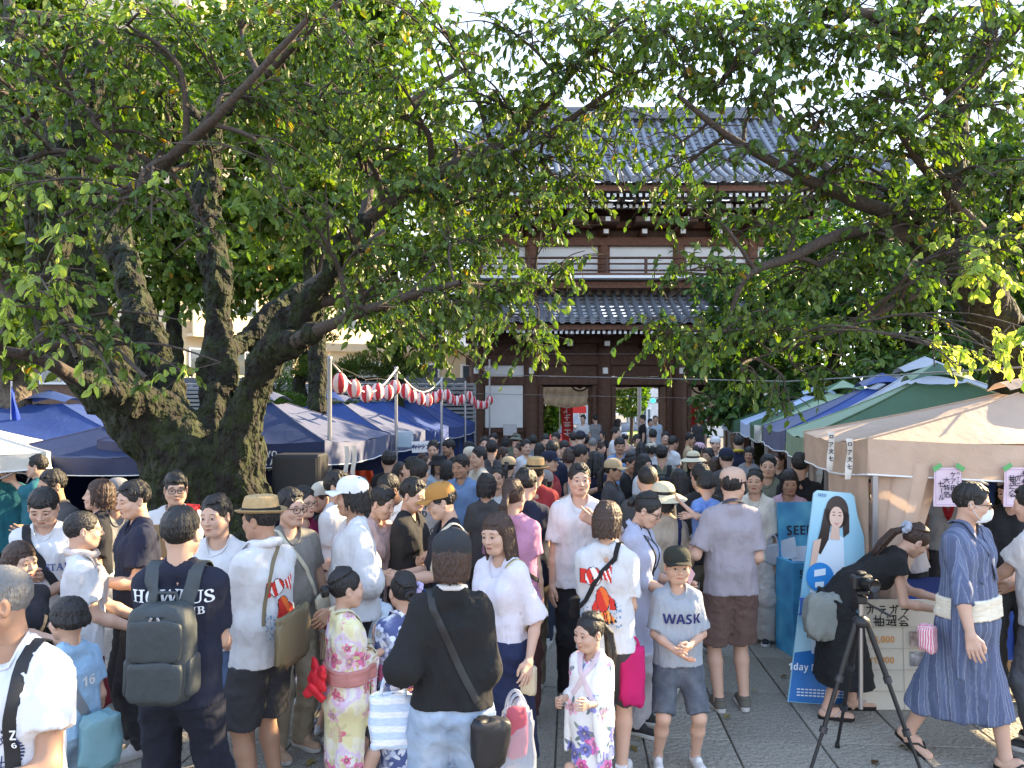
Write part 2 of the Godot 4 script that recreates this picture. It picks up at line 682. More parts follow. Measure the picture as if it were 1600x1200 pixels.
func common_materials() -> void:
	noise.seed=5
	noise.frequency=1.0
	noise.fractal_octaves=2
	folds.seed=9
	folds.frequency=1.0
	folds.fractal_octaves=2
	creases.seed=31
	creases.frequency=1.0
	creases.fractal_octaves=2
	creases.fractal_type=FastNoiseLite.FRACTAL_RIDGED
	creases.domain_warp_enabled=true
	creases.domain_warp_frequency=1.0
	creases.domain_warp_amplitude=0.3
	M.cloth_tex=noise_tex(0.02,4,3,[[0.0,C(0.84,0.84,0.84)],[1.0,C(1,1,1)]],256)
	var rn:=FastNoiseLite.new()
	rn.seed=8
	rn.frequency=0.008
	rn.fractal_type=FastNoiseLite.FRACTAL_RIDGED
	rn.fractal_octaves=3
	rn.domain_warp_enabled=true
	rn.domain_warp_amplitude=40.0
	rn.domain_warp_frequency=0.01
	var ft:=NoiseTexture2D.new()
	ft.width=512
	ft.height=512
	ft.seamless=true
	ft.noise=rn
	ft.as_normal_map=true
	ft.bump_strength=7.0
	M.fold_nrm=ft
	M.hair_nrm=noise_tex(0.05,2,12,[],256,8.0)
	M.fine_nrm=noise_tex(0.09,3,17,[],256,6.0)
	M.hair=[]
	for c:Color in [C(0.010,0.008,0.0075),C(0.040,0.018,0.010),C(0.075,0.040,0.020),C(0.16,0.155,0.15)]:
		var h:=mat(c,0.55)
		h.normal_enabled=true
		h.normal_texture=M.hair_nrm
		h.normal_scale=1.0
		h.uv1_triplanar=true
		h.uv1_scale=Vector3(20,1.6,20)
		M.hair.append(h)
	M.dark_plastic=mat(C(0.01,0.01,0.012),0.3)
	M.steel=mat(C(0.42,0.42,0.43),0.35,0.9)
	M.mask=mat(C(0.68,0.74,0.79),0.9)
	M.straw=tri_mat(noise_tex(0.06,3,21,[[0.0,C(0.27,0.17,0.075)],[0.5,C(0.44,0.30,0.14)],[1.0,C(0.55,0.41,0.22)]],128),9.0,0.85)
	M.straw.uv1_scale=Vector3(6,30,6)
	M.straw_pale=tri_mat(noise_tex(0.06,3,22,[[0.0,C(0.46,0.39,0.25)],[1.0,C(0.70,0.63,0.46)]],128),9.0,0.85)
	M.straw_pale.uv1_scale=Vector3(6,30,6)
	M.paint_white=mat(C(0.78,0.79,0.80),0.7)
	M.pole=mat(C(0.36,0.36,0.37),0.38,0.7)
	M.black=mat(C(0.012,0.012,0.013),0.5)
	var grit:=noise_tex(0.11,4,41,[[0.0,C(0.145,0.132,0.11)],[0.45,C(0.26,0.238,0.20)],[1.0,C(0.38,0.35,0.295)]],512)
	M.slab=[]
	for i in 4:
		var t:float=[0.86,1.0,1.12,0.94][i]
		M.slab.append(tri_mat(grit,0.9,0.82,Color(t,t,t*0.985).linear_to_srgb(),M.fine_nrm,0.5,true))
	M.ground=tri_mat(grit,0.7,0.9,C(0.62,0.62,0.62),M.fine_nrm,0.5,true)
	M.soil=tri_mat(noise_tex(0.05,4,43,[[0.0,C(0.02,0.015,0.010)],[1.0,C(0.075,0.055,0.035)]],256),1.2,1.0,Color.WHITE,M.fine_nrm,1.0,true)
	var woodt:=noise_tex(0.03,4,51,[[0.0,C(0.45,0.42,0.40)],[1.0,C(1,1,1)]],256)
	M.wood=tri_mat(woodt,1.0,0.62,C(0.115,0.050,0.028),M.fine_nrm,0.35)
	M.wood_red_sunny=tri_mat(woodt,1.0,0.6,C(0.19,0.075,0.036),M.fine_nrm,0.35)  # reddish doors; on the upper storey the lighter tone is sunlight in the colour
	M.wood_dark=M.wood
	M.plaster=tri_mat(noise_tex(0.01,4,53,[[0.0,C(0.70,0.71,0.72)],[1.0,C(0.80,0.80,0.80)]],256),0.4,0.9)
	M.tile=tri_mat(noise_tex(0.05,3,55,[[0.0,C(0.095,0.105,0.125)],[1.0,C(0.22,0.235,0.265)]],256),1.4,0.38,Color.WHITE,M.fine_nrm,0.25)
	# bark: dark, ridged, with moss where it grows
	var bark_n:=noise_tex(0.022,5,61,[],512,16.0)
	var barkt:=noise_tex(0.012,5,62,[[0.0,C(0.0075,0.0060,0.0045)],[0.42,C(0.0195,0.0158,0.0120)],[0.52,C(0.0165,0.0210,0.0060)],[0.66,C(0.0270,0.0390,0.0075)],[0.80,C(0.0375,0.0413,0.0240)],[1.0,C(0.0675,0.0690,0.0562)]],512)
	M.bark=tri_mat(barkt,0.55,0.95,Color.WHITE,bark_n,2.4,true)
	M.bark.uv1_scale=Vector3(0.75,0.45,0.75)
	M.twig=tri_mat(noise_tex(0.05,3,63,[[0.0,C(0.03,0.022,0.017)],[1.0,C(0.11,0.085,0.07)]],256),2.5,0.9,Color.WHITE,bark_n,0.7)
	M.bark_pale=tri_mat(noise_tex(0.02,5,64,[[0.0,C(0.05,0.04,0.032)],[1.0,C(0.20,0.165,0.13)]],256),0.8,0.95,Color.WHITE,bark_n,1.5,true)
	M.leaf=leaf_mat(Color.WHITE)
	M.lamp_wire=mat(C(0.6,0.6,0.58),0.8)
func leaf_mat(tint:Color) -> StandardMaterial3D:
	var l:=mat(tint,0.42)
	l.vertex_color_use_as_albedo=true
	l.backlight_enabled=true
	l.backlight=Color(0.92,1.0,0.40)
	return l
# ---------------------------------------------------------------- ground
const YAW:=0.079
func build_ground() -> void:
	var g:=MB.new()
	g.quad(Vector3(-220,-0.03,30),Vector3(220,-0.03,30),Vector3(220,-0.03,-320),Vector3(-220,-0.03,-320))
	var gr:=structure("ground",g,M.ground)
	# granite slabs laid along the path; the joints are real gaps
	var bs:=Basis(Vector3.UP,-atan(YAW))
	var dirx:=bs*Vector3.RIGHT
	var dirz:=bs*Vector3.FORWARD
	var w:=0.58
	var l:=0.88
	var meshes:=[]
	for i in 3:
		var mb:=MB.new()
		var tw:=0.012
		mb.box(Vector3(0,-0.02-i*0.0012,0),Vector3(w-tw,0.04,l-tw),Basis(),0.005)
		meshes.append(mb.commit())
	var pave:=Node3D.new()
	pave.name="pavement"
	pave.set_meta("kind","structure")
	add_child(pave)
	var far:=MB.new()
	rng.seed=11
	var n:=0
	for r in 26:
		for c in range(-16,24):
			var p:=dirz*(3.9+r*l)+dirx*(c*w+0.18)
			var px:=800.0+p.x/-p.z*F
			if px<-160 or px>1760:
				continue
			var k:=rng.randi() % 3
			if p.z>-9.6 and n<296:
				n+=1
				var o:=MeshInstance3D.new()
				o.name="slab" if n==1 else "slab_%03d" % (n-1)
				o.mesh=meshes[k]
				o.material_override=M.slab[rng.randi() % 4]
				o.transform=Transform3D(bs,p)
				pave.add_child(o)
			else:
				far.box(p+Vector3(0,-0.02-k*0.0012,0),Vector3(w-0.012,0.04,l-0.012),bs)
	var fo:=part("far_slabs",far,M.slab[1],pave)
	fo.set_meta("kind","stuff")
	# drain channel with slots, and a round cover
	var dr:=MB.new()
	var a:=G(648,5.0) 
	for i in 40:
		var q:=a+dirz*(i*0.12-1.0)
		for s:float in [-1.0,1.0]:
			dr.box(q+dirx*0.045*s+Vector3(0,0.002,0),Vector3(0.05,0.008,0.117),bs)
	var dn:=part("drain_channel",dr,mat(C(0.06,0.06,0.062),0.6,0.3),pave)
	dn.set_meta("kind","stuff")
	var mh:=MB.new()
	mh.lathe(G(605,4.86),PackedVector2Array([Vector2(0.27,-0.001),Vector2(0.27,0.007),Vector2(0.25,0.007),Vector2(0.245,0.003),Vector2(0.20,0.003),Vector2(0.195,0.007),Vector2(0.13,0.007),Vector2(0.125,0.003),Vector2(0.07,0.003),Vector2(0.065,0.007),Vector2(0.0,0.007)]),40)
	var mho:=put("manhole_cover",mh.commit(),mat(C(0.13,0.13,0.125),0.7,0.2))
	tag(mho,"round ringed metal cover set in the paving beside the children","manhole cover")
	# planting bed under the old tree, with its kerb of stones
	var sb:=MB.new()
	var rows:=[]
	for i in 14:
		var row:=[]
		for j in 20:
			var x:=lerpf(-7.5,-2.35,j/19.0)
			var z:=lerpf(-6.5,-10.6,i/13.0)
			row.append(Vector3(x,0.04+0.10*smoothstep(0.0,0.3,i/13.0)+0.05*noise.get_noise_2d(x*2.0,z*2.0),z))
		rows.append(row)
	sb.grid(rows,true)
	structure("planting_bed",sb,M.soil)
	var kerb:=Node3D.new()
	kerb.name="bed_kerb"
	kerb.set_meta("kind","structure")
	add_child(kerb)
	for i in 9:
		var m:=MB.new()
		var x:=-7.3+i*0.62
		m.box(Vector3(x,0.075,-6.42-0.01*(i % 2)),Vector3(0.60,0.17,0.16),Basis(Vector3.UP,0.01*(i % 3-1)),0.015)
		part("kerb_stone",m,M.slab[i % 4],kerb)
	for i in 5:
		var m:=MB.new()
		m.box(Vector3(-2.27,0.075,-6.75-i*0.64),Vector3(0.16,0.17,0.62),Basis(Vector3.UP,0.01*(i % 3-1)),0.015)
		part("kerb_stone",m,M.slab[(i+1) % 4],kerb)
# ---------------------------------------------------------------- leaves and trees
func leaf_shape(l:float,w:float) -> ArrayMesh:
	# hangs from the origin along -y, folded on the midrib, tip pointed
	var mb:=MB.new()
	var ys:=[0.0,0.16,0.42,0.70,1.0]
	var ws:=[0.04,0.72,1.0,0.62,0.0]
	var bz:=[0.0,0.02,0.035,0.0,-0.07]
	for s:float in [-1.0,1.0]:
		var rows:=[]
		for i in 5:
			var c:=Vector3(0,-ys[i]*l,bz[i]*l)
			rows.append([c,c+Vector3(s*ws[i]*w*0.5,0,ws[i]*w*0.16)])
		mb.grid(rows,s>0)
	return mb.commit()
func nearest_on(limbs:Array,p:Vector3) -> Array:
	var best:=1e9
	var q:=Vector3.ZERO
	var rr:=0.02
	for l in limbs:
		var pts:PackedVector3Array=l[0]
		for i in pts.size():
			var d:=pts[i].distance_to(p)+maxf(0.0,pts[i].y-p.y)*0.4
			if d<best:
				best=d
				q=pts[i]
				rr=l[1][i]
	return [q,rr]
func curve_pts(ctrl:Array,per:=6) -> Array:
	# ctrl: [Vector3, radius]; a smooth line through them
	var c:=Curve3D.new()
	for i in ctrl.size():
		var a:Vector3=ctrl[maxi(i-1,0)][0]
		var b:Vector3=ctrl[mini(i+1,ctrl.size()-1)][0]
		c.add_point(ctrl[i][0],(a-b)*0.17,(b-a)*0.17)
	var pts:=PackedVector3Array()
	var rad:=PackedFloat32Array()
	for i in ctrl.size()-1:
		for j in per:
			var t:=float(j)/per
			pts.append(c.sample(i,t))
			rad.append(lerpf(ctrl[i][1],ctrl[i+1][1],t))
	pts.append(ctrl[-1][0])
	rad.append(ctrl[-1][1])
	for i in pts.size():
		var wob:=rad[i]*0.35
		pts[i]+=Vector3(noise.get_noise_3dv(pts[i]*1.7),noise.get_noise_3dv(pts[i]*1.7+Vector3(31,0,0)),noise.get_noise_3dv(pts[i]*1.7+Vector3(0,57,0)))*minf(wob,0.03)
	return [pts,rad]
const GREENS:=[Color(0.132,0.217,0.042),Color(0.102,0.180,0.039),Color(0.180,0.261,0.048),Color(0.081,0.151,0.042),Color(0.217,0.275,0.053),Color(0.120,0.200,0.050)]
const YELLOWS:=[Color(0.42,0.30,0.035),Color(0.30,0.27,0.04),Color(0.40,0.22,0.03)]
# grows branchlets from the limbs into blobs of crown, sprays of leaves on them; returns the leaf count
func foliage(root:Node3D,limbs:Array,blobs:Array,seed_:int,leaf:Mesh,size:Vector2,per:int,singles:int,hue:Color,twig_mat:Material,droop:=0.75,yellow:=0.03,thin:=1.0) -> void:
	var r:=RandomNumberGenerator.new()
	r.seed=seed_
	var tw:=MB.new()
	var xs:Array[Transform3D]=[]
	var cs:=PackedColorArray()
	for b in blobs:
		var cen:Vector3=b[0]
		var rad:Vector3=b[1]
		var near:=nearest_on(limbs,cen)
		var q:Vector3=near[0]
		var mid:=q.lerp(cen,0.5)+Vector3(r.randf_range(-0.2,0.2),0.12*q.distance_to(cen),r.randf_range(-0.2,0.2))
		var r0:float=clampf(near[1]*0.6,0.012,0.045)
		var br:=curve_pts([[q,r0],[mid,r0*0.75],[cen,r0*0.45]],7)
		tw.tube(br[0],br[1],6,false)
		var hosts:PackedVector3Array=br[0]
		# secondary branchlets
		var subs:=[]
		for k in 5:
			var h:=hosts[r.randi_range(5,hosts.size()-1)]
			var dirn:=Vector3(r.randf_range(-1,1)*rad.x,r.randf_range(-0.7,0.8)*rad.y,r.randf_range(-1,1)*rad.z)*0.85
			var e:=cen+dirn
			var sb:=curve_pts([[h,r0*0.5],[h.lerp(e,0.5)+Vector3(0,0.06,0),r0*0.35],[e,0.004]],4)
			tw.tube(sb[0],sb[1],5,false)
			subs.append_array(Array(sb[0]))
		for s in int(b[2]*thin):
			var v:=Vector3(r.randfn(),r.randfn(),r.randfn())
			v=v.normalized()*pow(r.randf(),0.45)
			var tip:=cen+Vector3(v.x*rad.x,v.y*rad.y,v.z*rad.z)
			var host:Vector3=subs[r.randi() % subs.size()]
			for t in 3:
				var alt:Vector3=subs[r.randi() % subs.size()]
				if alt.distance_squared_to(tip)<host.distance_squared_to(tip):
					host=alt
			var d:=tip-host
			if d.length()>0.75:
				host=tip-d.normalized()*0.75
				d=tip-host
			var sag:=Vector3(0,-0.06-0.05*r.randf(),0)
			var pts:=PackedVector3Array([host,host+d*0.5+Vector3(0,0.02,0),tip+sag])
			tw.tube(pts,PackedFloat32Array([0.0045,0.0032,0.0015]),4,false)
			var shade:=r.randf_range(0.8,1.15)
			var base:Color=GREENS[r.randi() % GREENS.size()]
			for k in per:
				var t:=r.randf_range(0.2,1.0)
				var at:=pts[0].lerp(pts[1],t*2.0) if t<0.5 else pts[1].lerp(pts[2],t*2.0-1.0)
				var side:=d.cross(Vector3.UP).normalized()*(1.0 if k % 2 else -1.0)
				var y:=-(side*r.randf_range(0.2,0.9)+Vector3(0,-droop*r.randf_range(0.5,1.6),0)+d.normalized()*r.randf_range(0.0,0.8)+Vector3(r.randf_range(-0.3,0.3),0,r.randf_range(-0.3,0.3))).normalized()
				var zz:=Vector3(r.randf_range(-0.8,0.8),r.randf_range(0.1,1.0),r.randf_range(-0.8,0.8))
				var x:=y.cross(zz).normalized()
				zz=x.cross(y)
				var sc:=r.randf_range(size.x,size.y)
				xs.append(Transform3D(Basis(x*sc,y*sc,zz*sc),at-y*-0.012))
				var c:=base.lerp(GREENS[r.randi() % GREENS.size()],0.5)*shade
				if r.randf()<yellow:
					c=YELLOWS[r.randi() % 3]
				c.r *= hue.r
				c.g *= hue.g
				c.b *= hue.b
				c.a=1.0
				cs.append(c)
	var twn:=part("twigs",tw,twig_mat,root)
	twn.set_meta("kind","stuff")
	# the leaves that show largest are pieces of their own
	var crown:=Node3D.new()
	crown.name="crown"
	root.add_child(crown)
	var order:=[]
	if singles>0:
		for i in xs.size():
			var p:=xs[i].origin
			if p.z>-1.5:
				continue
			var px:=800.0+p.x/-p.z*F
			var py:=YH-(p.y-HC)/-p.z*F
			if px>0 and px<1600 and py>0 and py<1200:
				order.append([p.z,i])
		order.sort_custom(func(a,b):return a[0]>b[0])
		order=order.slice(0,singles)
	var own:={}
	for q in order:
		own[q[1]]=true
	var mm:=MultiMesh.new()
	mm.transform_format=MultiMesh.TRANSFORM_3D
	mm.use_colors=true
	mm.mesh=leaf
	mm.instance_count=xs.size()-own.size()
	var j:=0
	var lm:={}
	var k2:=0
	for i in xs.size():
		if own.has(i):
			var c:=cs[i]
			var key:=Color(snappedf(c.r,0.02),snappedf(c.g,0.02),snappedf(c.b,0.02))
			if not lm.has(key):
				var m:=leaf_mat(key.linear_to_srgb())
				m.vertex_color_use_as_albedo=false
				lm[key]=m
			var o:=MeshInstance3D.new()
			o.name="leaf" if k2==0 else "leaf_%03d" % k2
			k2+=1
			o.mesh=leaf
			o.material_override=lm[key]
			o.transform=xs[i]
			crown.add_child(o)
		else:
			mm.set_instance_transform(j,xs[i])
			mm.set_instance_color(j,cs[i])
			j+=1
	var mi:=MultiMeshInstance3D.new()
	mi.name="leaves"
	mi.multimesh=mm
	mi.material_override=M.leaf
	mi.set_meta("kind","stuff")
	crown.add_child(mi)
func trunk_mesh(limbs:Array,cell:float,k:float,rough_amp:float,min_r:=0.07) -> MB:
	var lo:=Vector3(99,99,99)
	var hi:=-lo
	for l in limbs:
		for i in l[0].size():
			if l[1][i]>min_r:
				lo=lo.min(l[0][i]-Vector3.ONE*(l[1][i]+0.2))
				hi=hi.max(l[0][i]+Vector3.ONE*(l[1][i]+0.2))
	lo.y=maxf(lo.y,-0.1)
	var f:=Field.new(lo,hi,cell)
	for l in limbs:
		for i in l[0].size()-1:
			if l[1][i]>min_r:
				f.bone(l[0][i],l[0][i+1],l[1][i],l[1][i+1],minf(k,l[1][i]*0.5))
	f.rough(noise,rough_amp,Vector3(2.2,1.2,2.2))
	f.rough(creases,-rough_amp*0.6,Vector3(6.0,1.6,6.0))
	f.rough(noise,rough_amp*0.35,Vector3(13,6,13))
	var mb:=MB.new()
	f.mesh(mb)
	return mb
func limb_set(raw:Array) -> Array:
	var out:=[]
	for l in raw:
		var ctrl:=[]
		for q in l:
			ctrl.append([P(q[0],q[1],q[2]),q[3]])
		out.append(curve_pts(ctrl,7))
	return out
func blob(px:float,py:float,d:float,rx:float,ry:float,rz:float,n:int) -> Array:
	return [P(px,py,d),Vector3(rx,ry,rz),n]
func build_trees() -> void:
	var leaf:=leaf_shape(0.105,0.052)
	# --- the old cherry on the left
	var t:=thing("cherry_tree","huge old mossy cherry tree with many leaning limbs in the left planting bed","tree")
	var raw:=[
		[[335,910,7.8,0.40],[330,800,7.8,0.34],[292,725,7.7,0.31],[228,655,7.6,0.25],[150,590,7.4,0.18],[88,500,7.2,0.14],[70,420,7.1,0.12],[80,350,7.0,0.14],[40,250,6.8,0.10],[-40,150,6.6,0.05]],
		[[170,580,7.4,0.17],[130,480,7.6,0.15],[110,380,7.7,0.13],[95,300,7.4,0.13],[125,200,7.1,0.09],[150,95,6.9,0.075],[120,40,6.7,0.05],[20,20,6.4,0.03]],
		[[285,720,7.8,0.20],[245,590,8.1,0.165],[210,470,8.4,0.14],[190,400,8.7,0.14],[150,300,9.0,0.13],[60,180,9.3,0.09],[20,40,9.5,0.07],[10,-60,9.6,0.05]],
		[[335,760,7.7,0.20],[338,600,7.9,0.13],[338,560,8.0,0.125],[342,450,8.1,0.11],[325,330,8.2,0.10],[318,230,8.2,0.10],[300,180,8.0,0.09],[215,110,7.6,0.055],[110,45,7.2,0.035],[0,30,6.9,0.02]],
		[[318,230,8.2,0.11],[345,180,7.9,0.075],[400,130,7.4,0.055],[470,60,6.9,0.04],[560,-20,6.5,0.03]],
		[[365,790,7.6,0.18],[372,680,7.5,0.135],[425,550,7.4,0.115],[490,475,7.3,0.095],[540,390,7.2,0.08],[600,325,7.1,0.062],[690,270,6.9,0.06],[800,215,6.7,0.045],[880,130,6.5,0.03],[960,40,6.3,0.02]],
		[[490,475,7.3,0.06],[600,455,7.3,0.036],[680,475,7.2,0.026],[760,470,7.1,0.018],[830,455,7.0,0.015]],
		[[540,390,7.2,0.07],[570,330,7.6,0.055],[590,220,7.9,0.045],[640,160,8.0,0.03],[760,90,8.2,0.02]],
		[[690,270,6.9,0.045],[790,250,6.7,0.035],[900,180,6.4,0.025],[1000,110,6.2,0.012]],
		[[425,550,7.4,0.10],[520,505,6.6,0.05],[620,470,6.1,0.035],[720,440,5.8,0.018]],
		[[95,300,7.4,0.10],[170,310,6.6,0.065],[230,280,6.0,0.05],[290,225,5.6,0.04],[350,170,5.3,0.03],[480,30,5.0,0.02]],
		[[250,640,7.6,0.16],[140,600,6.7,0.07],[60,560,6.1,0.05],[-40,540,5.8,0.03]],
		[[335,560,8.0,0.12],[400,520,8.6,0.10],[450,470,9.0,0.085],[520,420,9.3,0.05],[600,360,9.6,0.03]]]
	var limbs:=limb_set(raw)
	# buttress roots and burrs at the foot
	var foot:=limbs.duplicate()
	for q in [[240,880,7.5,0.20],[340,900,7.25,0.24],[385,850,7.6,0.24],[392,775,7.7,0.17],[385,720,7.7,0.18],[250,765,7.6,0.17]]:
		var p:=P(q[0],q[1],q[2])
		foot.append([PackedVector3Array([P(310,800,7.8),p,p+Vector3(0,-0.25,0)]),PackedFloat32Array([0.28,q[3],q[3]*1.1])])
	part("trunk",trunk_mesh(foot,0.042,0.16,0.075),M.bark,t)
	var lm:=MB.new()
	for l in limbs:
		for i in l[0].size():
			if l[1][i]<=0.085:
				var e:=maxi(0,i-2)
				lm.tube(l[0].slice(e),l[1].slice(e),9,false)
				break
	var ln:=part("limbs",lm,M.twig,t)
	ln.set_meta("kind","stuff")
	var bl:=[]
	for q in [[60,60,5.6,70],[200,40,5.4,70],[330,90,5.8,70],[470,40,5.5,70],[150,180,5.6,66],[30,260,5.4,80],[250,150,6.2,60],[420,170,5.8,70],[330,240,6.4,26],[480,200,6.4,60],[90,340,5.2,46],[210,330,5.3,34],[330,370,5.9,18],[560,90,6.4,60],[620,180,6.6,60],[700,60,6.6,46],[560,240,6.8,50],[660,300,6.4,60],[760,150,6.4,60],[800,50,6.2,46],[880,110,6.2,60],[860,220,6.4,56],[820,165,6.8,50],[930,170,6.6,40],[780,320,6.8,46],[850,285,6.7,40],[720,240,7.2,40],[900,20,6.4,46],[700,330,6.8,40],[760,260,6.4,60],[940,60,6.0,50],[560,400,6.8,46],[660,400,6.4,70],[760,380,6.4,64],[850,330,6.4,60],[600,480,6.4,60],[700,480,6.0,64],[780,470,6.2,60],[830,540,6.6,36],[680,545,6.6,36],[480,340,6.2,24],[150,520,5.2,14],[80,430,5.0,26],[430,290,5.6,24],[520,150,7.4,46],[20,150,6.2,60],[1000,130,6.0,34],[960,230,6.2,24],[1010,40,6.2,46],[380,20,7.4,46],[640,20,7.6,30]]:
		bl.append(blob(q[0],q[1],q[2],0.62,0.40,0.75,int(q[3])))
	for q in [[230,590,5.0,10],[120,560,5.0,12],[40,480,5.0,30],[880,420,6.6,26],[900,300,6.4,22]]:
		bl.append(blob(q[0],q[1],q[2],0.42,0.28,0.5,int(q[3])))
	foliage(t,limbs,bl,71,leaf,Vector2(0.5,0.95),8,300,Color.WHITE,M.twig,0.75,0.016,0.80)
	# --- the cherry on the right
	t=thing("cherry_tree","dark cherry tree leaning in from the right edge above the beige tent","tree")
	raw=[
		[[1600,970,8.5,0.33],[1606,760,8.4,0.26],[1592,600,8.1,0.22],[1552,500,7.5,0.19],[1508,415,6.9,0.14],[1495,330,6.7,0.11],[1488,250,6.8,0.11],[1500,150,6.8,0.09],[1540,60,6.8,0.07],[1560,-60,6.8,0.05]],
		[[1520,440,6.6,0.13],[1470,395,6.5,0.095],[1420,345,6.4,0.075],[1330,310,6.2,0.055],[1240,270,6.0,0.04],[1150,220,5.8,0.03],[1060,150,5.6,0.015]],
		[[1450,375,6.45,0.075],[1380,362,6.3,0.06],[1310,368,6.1,0.05],[1240,400,6.0,0.04],[1170,430,5.9,0.028],[1145,480,5.9,0.018],[1140,520,5.9,0.01]],
		[[1500,390,6.7,0.08],[1430,340,7.1,0.065],[1370,300,7.4,0.05],[1290,260,7.7,0.04],[1200,160,8.0,0.025]],
		[[1500,150,6.8,0.07],[1420,60,6.5,0.055],[1330,20,6.2,0.045],[1230,50,5.9,0.03],[1130,120,5.7,0.015]],
		[[1530,360,6.4,0.06],[1450,270,6.0,0.035],[1400,200,5.7,0.02]],
		[[1588,580,7.9,0.10],[1640,450,6.9,0.07],[1680,300,6.4,0.05],[1720,180,6.0,0.03]],
		[[1470,440,6.5,0.05],[1390,480,6.3,0.03],[1300,520,6.2,0.018],[1180,560,6.1,0.008]],
		[[1500,150,6.8,0.06],[1570,60,6.4,0.05],[1640,-20,6.0,0.04]]]
	limbs=limb_set(raw)
	part("trunk",trunk_mesh(limbs,0.036,0.12,0.04),M.bark,t)
	lm=MB.new()
	for l in limbs:
		for i in l[0].size():
			if l[1][i]<=0.085:
				var e:=maxi(0,i-2)
				lm.tube(l[0].slice(e),l[1].slice(e),9,false)
				break
	ln=part("limbs",lm,M.twig,t)
	ln.set_meta("kind","stuff")
	bl=[]
	for q in [[1050,60,5.6,60],[1130,60,5.6,50],[1230,70,5.8,46],[1330,60,5.8,60],[1420,60,6.2,60],[1540,60,5.6,60],[1590,160,5.2,60],[1380,160,6.0,46],[1440,220,5.8,60],[1290,170,5.8,40],[1200,150,5.8,34],[1100,140,5.8,36],[1170,30,6.2,50],[1280,20,6.0,50],[1400,10,6.4,50],[1480,40,6.0,50],[1350,210,6.4,40],[1430,340,6.2,40],[1240,330,6.3,34],[1050,230,5.8,14],[1150,260,5.8,12],[1260,250,5.8,16],[1330,260,6.0,34],[1590,280,5.4,46],[1590,380,5.2,40],[1110,340,6.0,24],[1020,320,6.2,22],[1180,350,6.2,36],[1100,420,6.0,40],[1250,440,6.2,44],[1340,420,6.2,44],[1200,500,6.0,40],[1120,530,6.0,36],[1040,540,6.1,30],[1300,520,6.2,40],[1420,480,6.4,40],[1500,300,5.8,34],[1380,380,6.0,30],[1540,390,5.0,26],[1480,130,6.4,40],[1380,300,6.6,30],[1690,240,6.2,50],[1760,140,6.2,50],[1660,60,6.0,40],[1720,340,6.2,30]]:
		bl.append(blob(q[0],q[1],q[2],0.52,0.32,0.62,int(q[3])))
	for q in [[1510,555,4.6,9],[1570,545,4.4,9],[1540,430,4.7,14],[1220,640,6.0,9],[1170,600,6.0,10],[1280,600,6.2,10]]:
		bl.append(blob(q[0],q[1],q[2],0.24,0.14,0.3,int(q[3])))
	foliage(t,limbs,bl,73,leaf,Vector2(0.5,0.95),8,300,Color(0.95,0.97,1.0),M.twig,0.75,0.018,0.90)
	# --- trees behind: sunlight tinted into the leaves on the left, dark on the right
	var leaf2:=leaf_shape(0.25,0.135)
	for q in [[20,12.0,5.2,"thick pale barked tree at the left edge behind the navy tents",[[0,520],[60,380],[-60,300],[100,240],[0,120],[140,100],[60,0]],0.20,1.0,300],
			[492,12.0,7.0,"slim dark upright tree standing behind the old cherry tree",[[440,330],[520,300],[470,200],[400,130],[560,130],[480,50],[600,20]],0.13,1.0,170],
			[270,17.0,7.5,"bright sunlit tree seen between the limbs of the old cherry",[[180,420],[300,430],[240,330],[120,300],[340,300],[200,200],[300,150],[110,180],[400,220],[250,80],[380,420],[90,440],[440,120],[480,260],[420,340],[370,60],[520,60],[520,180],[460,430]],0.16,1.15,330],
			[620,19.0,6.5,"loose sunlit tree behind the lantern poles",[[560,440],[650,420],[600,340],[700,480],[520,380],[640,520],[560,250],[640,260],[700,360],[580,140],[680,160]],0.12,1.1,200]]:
		var x0:float=q[0]
		var d0:float=q[1]
		var bt:=thing("broadleaf_tree",q[3],"tree")
		var ctrl:=[[G(x0,d0),q[5]*1.25],[P(x0+4,560,d0),q[5]],[P(x0-6,400,d0),q[5]*0.8],[P(x0+6,220,d0),q[5]*0.55],[P(x0,40,d0),q[5]*0.25]]
		var lb:=[curve_pts(ctrl,8)]
		for w in q[4]:
			var st:Vector3=lb[0][0][12+(int(w[0]) % 14)]
			lb.append(curve_pts([[st,q[5]*0.4],[st.lerp(P(w[0],w[1],d0),0.6)+Vector3(0,0.3,0),q[5]*0.25],[P(w[0],w[1],d0-0.4),0.02]],5))
		part("trunk",trunk_mesh(lb,0.06,0.1,0.03,0.06),M.bark_pale if d0==12.0 and x0<100 else M.bark,bt)
		lm=MB.new()
		for l in lb.slice(1):
			lm.tube(l[0],l[1],7,false)
		ln=part("limbs",lm,M.twig,bt)
		ln.set_meta("kind","stuff")
		bl=[]
		for w in q[4]:
			bl.append([P(w[0],w[1],d0-0.3),Vector3(1.05,0.8,1.1)*(d0/12.0),int(q[7]/2.0)])
		foliage(bt,lb,bl,80+int(x0),leaf2,Vector2(0.6,1.05),8,0,Color(1.2,1.12,0.95)*q[6],M.twig,0.5,0.015)  # leaf tint lifted and warmed: part of the sunlight is in the colour
	var leaf3:=leaf_shape(0.24,0.12)
	var k:=0
	for q in [[1180,19.5,0.9,3.2],[1300,17.5,0.75,3.6],[1420,16.0,0.7,3.9],[1560,14.5,0.7,4.1],[1760,13.0,0.7,4.3],[2600,15.0,0.7,4.4]]:
		var x0:float=q[0]
		var d0:float=q[1]
		var names:=["dark evergreen tree nearest the gate behind the right tents","dark evergreen behind the green tents, second from the gate","dense dark evergreen above the navy tent","dense dark evergreen behind the beige tent at the right","evergreen tree outside the right edge of the view","second evergreen tree beyond the right edge","third evergreen tree beyond the right edge","fourth evergreen tree beyond the right edge","fifth evergreen tree beyond the right edge"]
